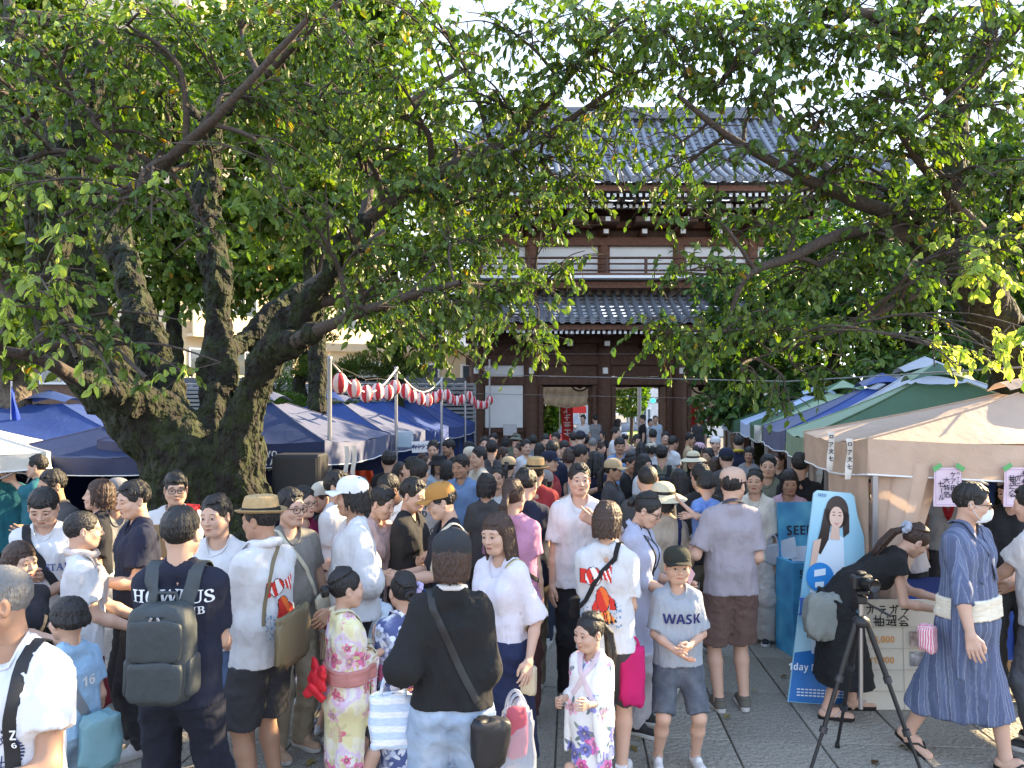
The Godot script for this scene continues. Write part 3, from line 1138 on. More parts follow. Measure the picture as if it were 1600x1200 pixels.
		var bt:=thing("evergreen_tree",names[k],"tree")
		var base:=G(x0,d0)
		var hgt:float=q[3]*1.75
		var lb:=[curve_pts([[base,0.22],[base+Vector3(0.05,hgt*0.4,0),0.16],[base+Vector3(-0.05,hgt*0.75,0),0.10],[base+Vector3(0,hgt,0),0.04]],8)]
		part("trunk",trunk_mesh(lb,0.06,0.1,0.02,0.03),M.bark,bt)
		bl=[]
		var r:=RandomNumberGenerator.new()
		r.seed=900+k
		for i in 11:
			var a:=i*2.4
			var hh:=hgt*lerpf(0.36,1.0,i/10.0)
			var rr:=1.7*(1.0-0.35*i/10.0)
			bl.append([base+Vector3(cos(a)*rr*0.75,hh,sin(a)*rr*0.75),Vector3(1.15,0.75,1.15),100 if k<5 else 40])
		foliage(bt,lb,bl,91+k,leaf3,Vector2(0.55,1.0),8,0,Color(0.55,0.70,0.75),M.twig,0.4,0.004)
		k+=1
# ---------------------------------------------------------------- the temple gate
func roof_y(u:float,v:float,half:float,y0:float,y1:float,up:float) -> float:
	# u: metres from the middle, v: 0 at the eave, 1 at the ridge
	return lerpf(y0,y1,v)-0.10*(y1-y0)*sin(v*PI)+up*pow(absf(u)/half,4.0)*pow(1.0-v,1.5)
func tiled_slope(g:Node3D,cx:float,ze:float,zr:float,y0:float,y1:float,he:float,hr:float,up:float,pitch:float,side:float) -> void:
	# round ridges of tile over courses of pan tiles; ends with discs along the eave
	var n:=int(he/pitch)
	var pan:=MB.new()
	var steps:=maxi(6,int(Vector2(ze-zr,y1-y0).length()/0.26))
	for i in range(-n,n):
		for j in steps:
			var v0:=float(j)/steps
			var v1:=float(j+1)/steps
			if absf(i+0.5)*pitch>lerpf(he,hr,v1):
				continue
			var xa:=i*pitch
			var xb:=xa+pitch
			var za:=lerpf(ze,zr,v0)
			var zb:=lerpf(ze,zr,v1)
			var a:=Vector3(cx+xa,roof_y(xa,v0,he,y0,y1,up)+0.03,za)
			var b:=Vector3(cx+xb,roof_y(xb,v0,he,y0,y1,up)+0.03,za)
			var c:=Vector3(cx+xb,roof_y(xb,v1,he,y0,y1,up),zb)
			var d:=Vector3(cx+xa,roof_y(xa,v1,he,y0,y1,up),zb)
			var m0:=(a+b)*0.5-Vector3(0,0.035,0)
			var m1:=(c+d)*0.5-Vector3(0,0.035,0)
			if side>0:
				pan.quad(a,m0,m1,d)
				pan.quad(m0,b,c,m1)
				pan.quad(a-Vector3(0,0.035,0),b-Vector3(0,0.035,0),b,a)
			else:
				pan.quad(m0,a,d,m1)
				pan.quad(b,m0,m1,c)
	var pn:=part("pan_tiles",pan,M.tile,g)
	pn.set_meta("kind","stuff")
	for i in range(-n,n+1):
		var x:=i*pitch
		var vmax:=1.0
		if absf(x)>hr:
			vmax=clampf((he-absf(x))/(he-hr),0.06,1.0)
		var pts:=PackedVector3Array()
		var rad:=PackedFloat32Array()
		var k:=maxi(3,int(vmax*14))
		for j in k+1:
			var v:=vmax*j/k
			pts.append(Vector3(cx+x,roof_y(x,v,he,y0,y1,up)+0.04,lerpf(ze,zr,v)))
			rad.append(pitch*0.27)
		var mb:=MB.new()
		mb.tube(pts,rad,10)
		part("tile_ridge",mb,M.tile,g)
		if side>0:
			var e:=MB.new()
			var ep:=pts[0]+Vector3(0,-0.005,0.02)
			e.lathe(ep,PackedVector2Array([Vector2(pitch*0.34,0),Vector2(pitch*0.34,0.03),Vector2(pitch*0.27,0.03),Vector2(pitch*0.26,0.018),Vector2(0.04,0.018),Vector2(0.03,0.028),Vector2(0,0.028)]),16,Vector3.ONE,Basis(Vector3.RIGHT,PI/2))
			part("eave_disc",e,M.tile,g)
func rafters(g:Node3D,cx:float,half:float,z0:float,z1:float,y:float,dy:float,up:float,pitch:float,sz:float) -> void:
	var n:=int(half/pitch)
	var shaft:=MB.new()
	shaft.box(Vector3(0,0,0),Vector3(sz,sz*1.1,1.0))
	var sm:=shaft.commit()
	var tipb:=MB.new()
	tipb.box(Vector3.ZERO,Vector3(sz*1.04,sz*1.14,0.02))
	var tm:=tipb.commit()
	for i in range(-n,n+1):
		var x:=i*pitch
		var yy:=y+up*pow(absf(x)/half,4.0)
		var a:=Vector3(cx+x,yy,z1)
		var b:=Vector3(cx+x,yy+dy,z0)
		var o:=put("rafter",sm,M.wood_dark,g)
		var zdir:=(a-b)
		o.transform=Transform3D(Basis(Vector3.RIGHT,Vector3.UP,zdir),(a+b)*0.5)
		put("rafter_tip",tm,M.paint_white,o).transform=Transform3D(Basis(Vector3.RIGHT,Vector3.UP,Vector3(0,0,1.0/zdir.length())),Vector3(0,0,0.5+0.004/zdir.length()))
func build_gate() -> void:
	var g:=thing("temple_gate","two storeyed wooden temple gate with grey tiled roofs closing the far end of the path","temple gate")
	var cx:=4.06
	var zf:=-24.0
	var zb:=-26.3
	var fl:=0.30
	# stone platform and steps
	var st:=MB.new()
	st.box(Vector3(cx,fl*0.5,(zf+zb)*0.5),Vector3(13.2,fl,4.4),Basis(),0.02)
	part("platform",st,M.slab[1],g)
	for i in 1:
		var s:=MB.new()
		s.box(Vector3(cx,0.075,zf+1.18),Vector3(8.0,0.15,0.36),Basis(),0.012)
		part("step",s,M.slab[2],g)
	var cols:=[-5.16,-3.46,-1.18,1.18,3.46,5.16]
	for z:float in [zf,zb]:
		for x:float in cols:
			var c:=MB.new()
			c.lathe(Vector3(cx+x,fl,z),PackedVector2Array([Vector2(0.30,0.0),Vector2(0.30,0.08),Vector2(0.235,0.12),Vector2(0.235,3.9),Vector2(0.22,4.4)]),18)
			part("column",c,M.wood,g)
			if z==zf:
				var cp:=MB.new()
				cp.box(Vector3(cx+x,3.40,z+0.30),Vector3(0.15,0.19,0.12),Basis(),0.01)
				cp.box(Vector3(cx+x,3.40,z+0.24),Vector3(0.10,0.14,0.12))
				part("white_cap",cp,M.paint_white,g)
	for z:float in [zf,zb]:
		for q in [[3.10,0.26,0.20],[3.74,0.30,0.24],[4.42,0.30,0.34]]:
			var b:=MB.new()
			b.box(Vector3(cx,q[0],z),Vector3(11.0,q[1],q[2]),Basis(),0.012)
			part("beam",b,M.wood if z==zf else M.wood_dark,g)
	# transom boards above the doors
	for i in 5:
		var x0:float=cols[i]+0.235
		var x1:float=cols[i+1]-0.235
		var tb:=MB.new()
		tb.box(Vector3(cx+(x0+x1)*0.5,3.41,zf-0.04),Vector3(x1-x0,0.34,0.06))
		part("transom",tb,M.plaster if i==0 or i==4 else M.wood_dark,g)
		if i==0 or i==4:
			var wp:=MB.new()
			wp.box(Vector3(cx+(x0+x1)*0.5,2.30,zf-0.02),Vector3(x1-x0-0.06,1.32,0.08))
			part("plaster_panel",wp,M.plaster,g)
			for y:float in [1.56,0.60]:
				var rl:=MB.new()
				rl.box(Vector3(cx+(x0+x1)*0.5,y,zf+0.01),Vector3(x1-x0,0.16,0.16),Basis(),0.01)
				part("rail",rl,M.wood,g)
			var lb:=MB.new()
			lb.box(Vector3(cx+(x0+x1)*0.5,1.08,zf-0.02),Vector3(x1-x0,0.80,0.07))
			part("board_panel",lb,M.wood_dark,g)
		else:
			# jambs and open door leaves turned inwards
			for s:float in [-1.0,1.0]:
				var j:=MB.new()
				var jx:float=(x0 if s<0 else x1)-s*0.06
				j.box(Vector3(cx+jx,1.64,zf-0.05),Vector3(0.13,2.66,0.18),Basis(),0.012)
				part("jamb",j,M.wood,g)
				var lf:=MB.new()
				lf.box(Vector3(cx+jx-s*0.06,1.62,zf-0.72),Vector3(0.07,2.62,0.95),Basis(),0.01)
				for yy:float in [0.7,1.6,2.5]:
					lf.box(Vector3(cx+jx-s*0.105,yy,zf-0.72),Vector3(0.03,0.14,0.9))
				part("door_leaf",lf,M.wood_red_sunny,g)
	var fz:=MB.new()
	fz.box(Vector3(cx,4.15,zf-0.06),Vector3(10.8,0.66,0.06))
	part("frieze_board",fz,M.wood,g)
	# side walls of the passage, ceiling, dark boards under the eave
	for s:float in [-1.0,1.0]:
		var w:=MB.new()
		w.box(Vector3(cx+s*5.16,2.3,(zf+zb)*0.5),Vector3(0.10,4.0,2.0))
		part("side_wall",w,M.plaster,g)
		var w2:=MB.new()
		w2.box(Vector3(cx+s*3.46,2.1,(zf+zb)*0.5),Vector3(0.10,3.6,2.0))
		part("inner_wall",w2,M.wood_dark,g)
	var ce:=MB.new()
	ce.box(Vector3(cx,4.62,(zf+zb)*0.5),Vector3(10.8,0.08,2.6))
	part("ceiling",ce,M.wood_dark,g)
	# brackets with white ends under the lower eave
	for x:float in cols+[0.0,-2.3,2.3]:
		for k in 2:
			var b:=MB.new()
			b.box(Vector3(cx+x,4.20+k*0.30,zf+0.35+k*0.25),Vector3(0.20,0.20,0.9+k*0.5),Basis(),0.01)
			var o:=part("bracket",b,M.wood_dark,g)
			var w:=MB.new()
			w.box(Vector3(cx+x,4.20+k*0.30,zf+0.805+k*0.5),Vector3(0.16,0.14,0.015))
			part("bracket_tip",w,M.paint_white,o)
	rafters(g,cx,6.9,zf+0.1,zf+1.75,4.44,0.42,0.25,0.155,0.075)
	var fa:=MB.new()
	fa.box(Vector3(cx,4.58,zf+1.80),Vector3(13.9,0.14,0.07))
	part("fascia",fa,M.wood_red_sunny,g)
	tiled_slope(g,cx,zf+1.95,zf-0.3,4.72,5.85,7.0,5.7,0.3,0.29,1.0)
	var un:=MB.new()
	un.box(Vector3(cx,4.86,zf+0.9),Vector3(13.6,0.04,1.9),Basis(Vector3.RIGHT,0.25))
	part("eave_boards",un,M.wood_dark,g)
	# balcony with railing
	var bc:=MB.new()
	bc.box(Vector3(cx,6.02,zf+0.05),Vector3(11.6,0.20,0.9),Basis(),0.01)
	part("balcony_beam",bc,M.wood_red_sunny,g)
	var bw:=MB.new()
	bw.box(Vector3(cx,6.22,zf+0.2),Vector3(12.0,0.09,1.2),Basis(),0.008)
	part("balcony_edge",bw,M.paint_white,g)
	var bf:=MB.new()
	bf.box(Vector3(cx,6.30,zf+0.2),Vector3(12.0,0.06,1.2))
	part("balcony_floor",bf,M.wood_red_sunny,g)
	for q in [[6.42,0.05],[6.62,0.045],[6.80,0.06]]:
		var r:=MB.new()
		r.rod(Vector3(cx-5.95,q[0],zf+0.72),Vector3(cx+5.95,q[0],zf+0.72),q[1]*0.62,8)
		part("handrail",r,M.wood,g)
	for i in 11:
		var p:=MB.new()
		p.box(Vector3(cx-5.9+i*1.18,6.57,zf+0.72),Vector3(0.085,0.50,0.085),Basis(),0.006)
		part("baluster",p,M.wood,g)
	# upper storey
	var wall:=MB.new()
	wall.box(Vector3(cx,7.3,-26.3),Vector3(10.6,2.4,4.3))
	part("upper_core",wall,M.wood_dark,g)
	for x:float in cols:
		var c:=MB.new()
		c.lathe(Vector3(cx+x,6.3,zf-0.12),PackedVector2Array([Vector2(0.19,0),Vector2(0.19,1.6)]),14)
		part("upper_column",c,M.wood_red_sunny,g)
	for i in 5:
		var x0:float=cols[i]+0.18
		var x1:float=cols[i+1]-0.18
		var wp:=MB.new()
		wp.box(Vector3(cx+(x0+x1)*0.5,6.84,zf-0.16),Vector3(x1-x0,0.96,0.06))
		part("upper_plaster",wp,M.plaster,g)
	for q in [[7.45,0.26,0.34],[7.95,0.22,0.5]]:
		var b:=MB.new()
		b.box(Vector3(cx,q[0],zf-0.10),Vector3(11.2,q[1],q[2]),Basis(),0.012)
		part("upper_beam",b,M.wood_red_sunny,g)
	for x:float in cols+[0.0,-2.3,2.3]:
		for k in 3:
			var b:=MB.new()
			b.box(Vector3(cx+x,7.66+k*0.26,zf+0.15+k*0.28),Vector3(0.20+0.5*(1 if k==1 else 0),0.17,0.7+k*0.4),Basis(),0.01)
			var o:=part("upper_bracket",b,M.wood,g)
			var w:=MB.new()
			w.box(Vector3(cx+x,7.66+k*0.26,zf+0.505+k*0.48),Vector3(0.15,0.13,0.015))
			part("bracket_tip",w,M.paint_white,o)
	rafters(g,cx,7.3,zf+0.2,zf+1.95,8.36,0.45,0.45,0.185,0.085)
	rafters(g,cx,7.0,zf+0.2,zf+1.35,8.20,0.40,0.40,0.185,0.085)
	var f2:=MB.new()
	f2.box(Vector3(cx,8.54,zf+2.0),Vector3(14.2,0.16,0.07))
	part("upper_fascia",f2,M.wood_red_sunny,g)
	var u2:=MB.new()
	u2.box(Vector3(cx,8.82,zf+0.95),Vector3(14.2,0.05,2.1),Basis(Vector3.RIGHT,0.25))
	part("upper_eave_boards",u2,M.wood_dark,g)
	tiled_slope(g,cx,zf+2.2,-26.3,8.70,12.1,7.5,4.7,0.55,0.30,1.0)
	tiled_slope(g,cx,-30.6,-26.3,8.70,12.1,7.5,4.7,0.55,0.60,-1.0)
	# ridge, corner ridges, hip faces
	var rg:=MB.new()
	for i in 4:
		rg.box(Vector3(cx,12.14+i*0.11,-26.3),Vector3(9.6,0.10,0.46-i*0.06),Basis(),0.01)
	part("main_ridge",rg,M.tile,g)
	for s:float in [-1.0,1.0]:
		var fin:=MB.new()
		fin.lathe(Vector3(cx+s*4.85,12.1,-26.3),PackedVector2Array([Vector2(0.3,0),Vector2(0.32,0.3),Vector2(0.2,0.55),Vector2(0.1,0.85),Vector2(0,0.95)]),10,Vector3(0.5,1,1))
		part("ridge_end",fin,M.tile,g)
		for e in 2:
			var ze:=zf+2.2 if e==0 else -30.6
			var pts:=PackedVector3Array()
			var rad:=PackedFloat32Array()
			for j in 15:
				var v:=j/14.0
				var x:=lerpf(7.5,4.7,v)
				pts.append(Vector3(cx+s*x,roof_y(x,v,7.5,8.7,12.1,0.55)+0.12,lerpf(ze,-26.3,v)))
				rad.append(0.17)
			var hb:=MB.new()
			hb.tube(pts,rad,10)
			part("hip_ridge",hb,M.tile,g)
		var hip:=MB.new()
		var rows:=[]
		for j in 9:
			var v:=j/8.0
			var row:=[]
			for i in 9:
				var x:=lerpf(7.5,4.7,v)
				var z:=lerpf(lerpf(zf+2.2,-30.6,i/8.0),-26.3,v)
				row.append(Vector3(cx+s*x,roof_y(x,v,7.5,8.7,12.1,0.55),z))
			rows.append(row)
		hip.grid(rows,s<0)
		part("hip_face",hip,M.tile,g)
	# low tiled wings on either side
	for s:float in [-1.0,1.0]:
		var w:=MB.new()
		w.box(Vector3(cx+s*7.4,1.3,zf-1.6),Vector3(3.6,2.6,0.3))
		part("wing_wall",w,M.plaster if s<0 else M.wood,g)
	# notice board, cloth and curtains
	var nb:=thing("notice_board","small framed notice board leaning by the white panel of the gate","notice board",P(797,672,23.4))
	var b0:=MB.new()
	b0.box(Vector3.ZERO,Vector3(0.42,0.34,0.03),Basis(),0.006)
	part("frame",b0,M.steel,nb)
	var b1:=MB.new()
	b1.box(Vector3(0,0,0.017),Vector3(0.36,0.28,0.01))
	part("sheet",b1,tri_mat(noise_tex(0.04,3,90,[[0.0,C(0.2,0.12,0.1)],[0.5,C(0.6,0.6,0.62)],[1.0,C(0.3,0.35,0.42)]],128),5.0),nb)
	var b2:=MB.new()
	b2.rod(Vector3(-0.12,-0.17,0),Vector3(-0.12,-1.23,-0.1),0.02)
	b2.rod(Vector3(0.12,-0.17,0),Vector3(0.12,-1.23,-0.1),0.02)
	part("stand",b2,M.steel,nb)
	for q in [[860.0,905.0,0.0],[962.0,1036.0,0.10],[1088.0,1150.0,0.02]]:
		var rows:=[]
		for i in 9:
			var row:=[]
			for j in 25:
				var u:=j/24.0
				var px:=lerpf(q[0]-14,q[1]+26,u)
				var dropd:float=(0.62+0.16*sin(u*PI))*(i/8.0)*(1.0 if q[2]<0.05 else (absf(u-0.5)*0.6+0.05))
				row.append(G(px,26.75+0.08*sin(u*40.0+i*0.5)+0.05*sin(i*1.2),3.05-dropd))
			rows.append(row)
		var cm:=MB.new()
		cm.grid(rows,true)
		var cur:=put("curtain",cm.commit(),tarp(C(0.62,0.50,0.35),0.9))
		tag(cur,["cream curtain gathered across the left doorway of the gate","cream curtain drawn aside high in the middle doorway","cream curtain hung across the right doorway of the gate"][0 if q[0]<900 else (1 if q[0]<1000 else 2)],"curtain","")
		if q[2]<0.05:
			var cr:=MB.new()
			var cxp:Vector3=P(906,596,26.7) if q[0]<900 else P(1095,600,26.7)
			for i in 24:
				var a:=TAU*i/24.0
				var a2:=TAU*(i+1)/24.0
				cr.quad(cxp+Vector3(cos(a),sin(a),0)*0.30,cxp+Vector3(cos(a) ,sin(a),0)*0.36,cxp+Vector3(cos(a2),sin(a2),0)*0.36,cxp+Vector3(cos(a2),sin(a2),0)*0.30)
			for k in 3:
				var a:=TAU*k/3.0-PI/2
				for i in 10:
					var b:=TAU*i/10.0
					var b3:=TAU*(i+1)/10.0
					var c:=cxp+Vector3(cos(a),sin(a),0)*0.14
					cr.face(c,c+Vector3(cos(b),sin(b),0)*0.115,c+Vector3(cos(b3),sin(b3),0)*0.115)
			part("crest",cr,M.black,cur)
# ---------------------------------------------------------------- pop-up tents
func tent(label:String,at:Vector3,turn:float,w:float,dp:float,eave:float,val:float,peak:float,m:Material,m2:Material,sides:=[],seed_:=0,legm:Material=null,cap:=true) -> Node3D:
	var t:=thing("market_tent",label,"tent",at,turn,"pop up tents along the path")
	var c:=[Vector3(-w/2,eave,dp/2),Vector3(w/2,eave,dp/2),Vector3(w/2,eave,-dp/2),Vector3(-w/2,eave,-dp/2)]
	var top:=Vector3(0,peak,0)
	var capr:=0.17
	for i in 4:
		var a:Vector3=c[i]
		var b:Vector3=c[(i+1) % 4]
		var rows:=[]
		var n:=13
		for j in n:
			var v:=j/float(n-1)*(1.0-capr)
			var row:=[]
			for k in n:
				var u:=k/float(n-1)
				var p:=a.lerp(b,u).lerp(top,v)
				var edge:=minf(u,1.0-u)
				p.y-=0.10*sin(v*PI)*(0.45+edge)*(peak-eave)
				p.y-=0.055*sin(u*PI)*(1.0-v)
				p.y+=0.018*noise.get_noise_3d(p.x*2.4+seed_,p.y,p.z*2.4)*sin(u*PI)
				p.y+=0.012*sin((u*17.0+v*9.0)+seed_)*(1.0-v)*sin(u*PI)
				row.append(p)
			rows.append(row)
		var mb:=MB.new()
		mb.grid(rows,true)
		part("canopy_panel",mb,m if i % 2==0 else m2,t)
		var hp:=PackedVector3Array()
		var hq:=PackedFloat32Array()
		for j in n:
			hp.append((rows[j][0] as Vector3)+Vector3(0,0.004,0))
			hq.append(0.009)
		var sm:=MB.new()
		sm.tube(hp,hq,6)
		part("seam",sm,m if i % 2==0 else m2,t)
		var vr:=[]
		for j in 6:
			var v:=j/5.0
			var row:=[]
			var along:=(b-a).normalized()
			var out:=Vector3(along.z,0,-along.x)*-1.0
			for k in 26:
				var u:=k/25.0
				var p:=a.lerp(b,u)
				p.y-=0.055*sin(u*PI)+v*val
				p+=out*(-0.012*sin(u*31.0+seed_)*v-0.010*sin(u*13.0+i)*v)
				row.append(p)
			vr.append(row)
		var vb:=MB.new()
		vb.grid(vr)
		part("valance",vb,m if i % 2==0 else m2,t)
		var hem:=PackedVector3Array()
		var hr:=PackedFloat32Array()
		for k in 26:
			hem.append(vr[5][k])
			hr.append(0.008)
		var hb:=MB.new()
		hb.tube(hem,hr,5)
		part("white_trim",hb,M.paint_white,t)
		var lg:=MB.new()
		var ins:=a*Vector3(0.965,0,0.965)
		lg.box(ins+Vector3(0,eave*0.5,0),Vector3(0.042,eave,0.042),Basis(),0.004)
		lg.box(ins+Vector3(0,0.012,0),Vector3(0.09,0.02,0.09))
		part("leg",lg,legm if legm else M.pole,t)
		for q in 4:
			var bar:=MB.new()
			var s0:=a.lerp(b,q/4.0+0.01)*Vector3(0.965,1,0.965)+Vector3(0,-0.09 if q % 2==0 else -0.34,0)
			var s1:=a.lerp(b,q/4.0+0.24)*Vector3(0.965,1,0.965)+Vector3(0,-0.34 if q % 2==0 else -0.09,0)
			bar.rod(s0,s1,0.011,6)
			part("truss_bar",bar,M.pole,t)
	if cap:
		var r:=capr*1.28
		for i in 4:
			var a:Vector3=(c[i] as Vector3).lerp(top,1.0-r)
			var b:Vector3=(c[(i+1) % 4] as Vector3).lerp(top,1.0-r)
			var rows:=[]
			for j in 5:
				var v:=j/4.0
				var row:=[]
				for k in 9:
					var u:=k/8.0
					var p:=a.lerp(b,u).lerp(top+Vector3(0,0.06,0),v)
					p.y+=0.035+0.07*sin(u*PI)*(1.0-v)
					row.append(p)
				rows.append(row)
			var mb:=MB.new()
			mb.grid(rows,true)
			part("vent_cap",mb,m if i % 2==0 else m2,t)
	for s in sides:
		# a side wall hung from the eave: 0 front, 1 right, 2 back, 3 left
		var a:Vector3=c[s]
		var b:Vector3=c[(s+1) % 4]
		var rows:=[]
		for j in 8:
			var row:=[]
			for k in 26:
				var p:=a.lerp(b,k/25.0)*Vector3(0.985,1,0.985)
				p.y=lerpf(eave-0.03,0.06,j/7.0)
				p+=Vector3(0,0,0.02*sin(k*1.3)*(j/7.0))+Vector3(0.02*cos(k*1.1)*(j/7.0),0,0)
				row.append(p)
			rows.append(row)
		var mb:=MB.new()
		mb.grid(rows)
		part("side_wall",mb,m,t)
	return t
func row_turn(m:float) -> float:
	return -atan(m)
func tarp(c:Color,back:=0.30) -> StandardMaterial3D:
	var m:=mat(c,0.62)
	m.albedo_texture=M.cloth_tex
	m.normal_enabled=true
	m.normal_texture=M.fold_nrm
	m.normal_scale=0.35
	m.uv1_triplanar=true
	m.uv1_scale=Vector3(0.9,0.9,0.9)
	m.backlight_enabled=true
	m.backlight=Color(back,back,back)
	return m
func build_tents() -> void:
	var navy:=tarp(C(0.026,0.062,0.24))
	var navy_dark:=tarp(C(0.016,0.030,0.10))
	var navy_skylit:=tarp(C(0.11,0.125,0.21))  # sky light on the side slopes put into a paler navy
	var white:=tarp(C(0.72,0.69,0.62),0.5)
	var beige:=tarp(C(0.64,0.47,0.35),0.6)
	var green:=tarp(C(0.05,0.12,0.06))
	var sage:=tarp(C(0.25,0.34,0.22))
	var sky:=tarp(C(0.44,0.54,0.74))
	var grey:=tarp(C(0.36,0.38,0.42))
	var dark_leg:=mat(C(0.03,0.035,0.06),0.5)
	# left side
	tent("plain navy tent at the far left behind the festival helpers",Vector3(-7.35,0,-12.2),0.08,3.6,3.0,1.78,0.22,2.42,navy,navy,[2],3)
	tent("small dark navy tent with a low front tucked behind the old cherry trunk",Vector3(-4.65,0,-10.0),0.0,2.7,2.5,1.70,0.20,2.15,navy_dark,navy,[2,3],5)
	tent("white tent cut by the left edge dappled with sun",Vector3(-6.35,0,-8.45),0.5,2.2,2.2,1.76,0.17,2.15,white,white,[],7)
	var bk:=tent("navy tent with slate grey stripes and white bank lettering beside the loudspeaker",Vector3(-3.35,0,-10.3),row_turn(0.1),2.75,2.9,1.84,0.27,2.40,navy_dark,navy_skylit,[2,3],9,dark_leg)
	var tb:=MB.new()
	text(tb,"BUNKYO",Transform3D(Basis(),Vector3(0.62,1.69,1.485)),0.075)
	text(tb,"BANK A",Transform3D(Basis(),Vector3(0.62,1.60,1.485)),0.075)
	var lt:=part("lettering",tb,M.paint_white,bk)
	lt.set_meta("kind","stuff")
	for i in 4:
		var z:float=[-13.6,-16.6,-19.6,-22.0][i]
		var x:float=[-3.15,-2.95,-2.72,-2.60][i]
		tent(["first plain navy tent beyond the lettered one","second plain navy tent beyond the lettered one","third navy tent along the left side of the path","last navy tent on the left before the slatted fence"][i],Vector3(x,0,z),row_turn(0.1),2.7,2.7,1.80,0.26,[2.44,2.52,2.62,2.66][i],navy,navy_skylit if i<1 else navy,[2],11+i,dark_leg)
	# right side: the row swings away to the right
	var rt:=row_turn(0.22)
	var bs:=Basis(Vector3.UP,rt)
	var be:=tent("large beige tent at the right with pink notices taped to its front",Vector3(2.62,0,-6.0)+bs*Vector3(1.75,0,-0.9),rt*0.5,3.5,1.8,1.98,0.27,2.42,beige,beige,[],21)
	var sw:=MB.new()
	var rows:=[]
	for j in 9:
		var row:=[]
		for k in 14:
			var u:=k/13.0
			row.append(Vector3(-1.72+u*(0.10+0.42*(1.0-j/8.0))+0.02*sin(k*2.0+j*0.3),lerpf(1.80,0.35,j/8.0),0.87-0.05*sin(u*7.0)))
		rows.append(row)
	sw.grid(rows)
	part("side_curtain",sw,beige,be)
	rows=[]
	sw=MB.new()
	for j in 9:
		var row:=[]
		for k in 14:
			var u:=k/13.0
			row.append(Vector3(-1.735+0.02*sin(k*1.7),lerpf(1.80,0.25,j/8.0),0.87-u*1.0))
		rows.append(row)
	sw.grid(rows)
	part("side_curtain",sw,beige,be)
	tent("grey tent whose peak rises behind the beige tent",Vector3(5.75,0,-10.7),rt,3.2,3.0,2.05,0.25,2.85,grey,grey,[],23)
	var specs:=[[7.85,green,sage,"dark green and sage tent next behind the beige one"],[9.7,navy,navy_skylit,"purple blue tent between two green tents"],[12.5,sage,green,"green tent hung with towels beyond the purple blue tent"],[15.0,sky,sky,"pale blue tent on the right side of the path"],[17.6,green,green,"plain green tent near the gate"],[20.4,sky,sky,"farthest pale blue tent beside the gate"]]
	for i in specs.size():
		var d:float=specs[i][0]
		var x:=2.62+0.225*(d-6.0)*(1.0 if d<17 else 0.95)
		var dp:float=[1.75,2.7,2.4,2.5,2.7,2.2][i]
		tent(specs[i][3],Vector3(x,0,-d)+bs*Vector3(1.45,0,-dp*0.5),rt,2.9,dp,1.94,0.26,2.62,specs[i][1],specs[i][2],[1],30+i,null)
	# towels on the line of the green tent
	for i in 7:
		var mb:=MB.new()
		var r2:=[]
		for j in 7:
			var row:=[]
			for k in 4:
				row.append(Vector3((k-1.5)*0.022+0.004*sin(j*1.1+i),-j*0.045,0.012*sin(k*1.4+j*0.6)))
			r2.append(row)
		mb.grid(r2)
		var o:=put("towel",mb.commit(),cloth(C(0.62,0.60,0.55)))
		o.position=Vector3(4.12+0.03*i,1.93,-12.75-0.13*i)
		o.rotation.y=-0.6
		tag(o,"narrow pale towel hanging from the eave of the green tent, %s" % ["nearest of the seven","second from the near end","third from the near end","middle one","fifth from the near end","last but one","farthest of the seven"][i],"towel","towels hung at the green tent")
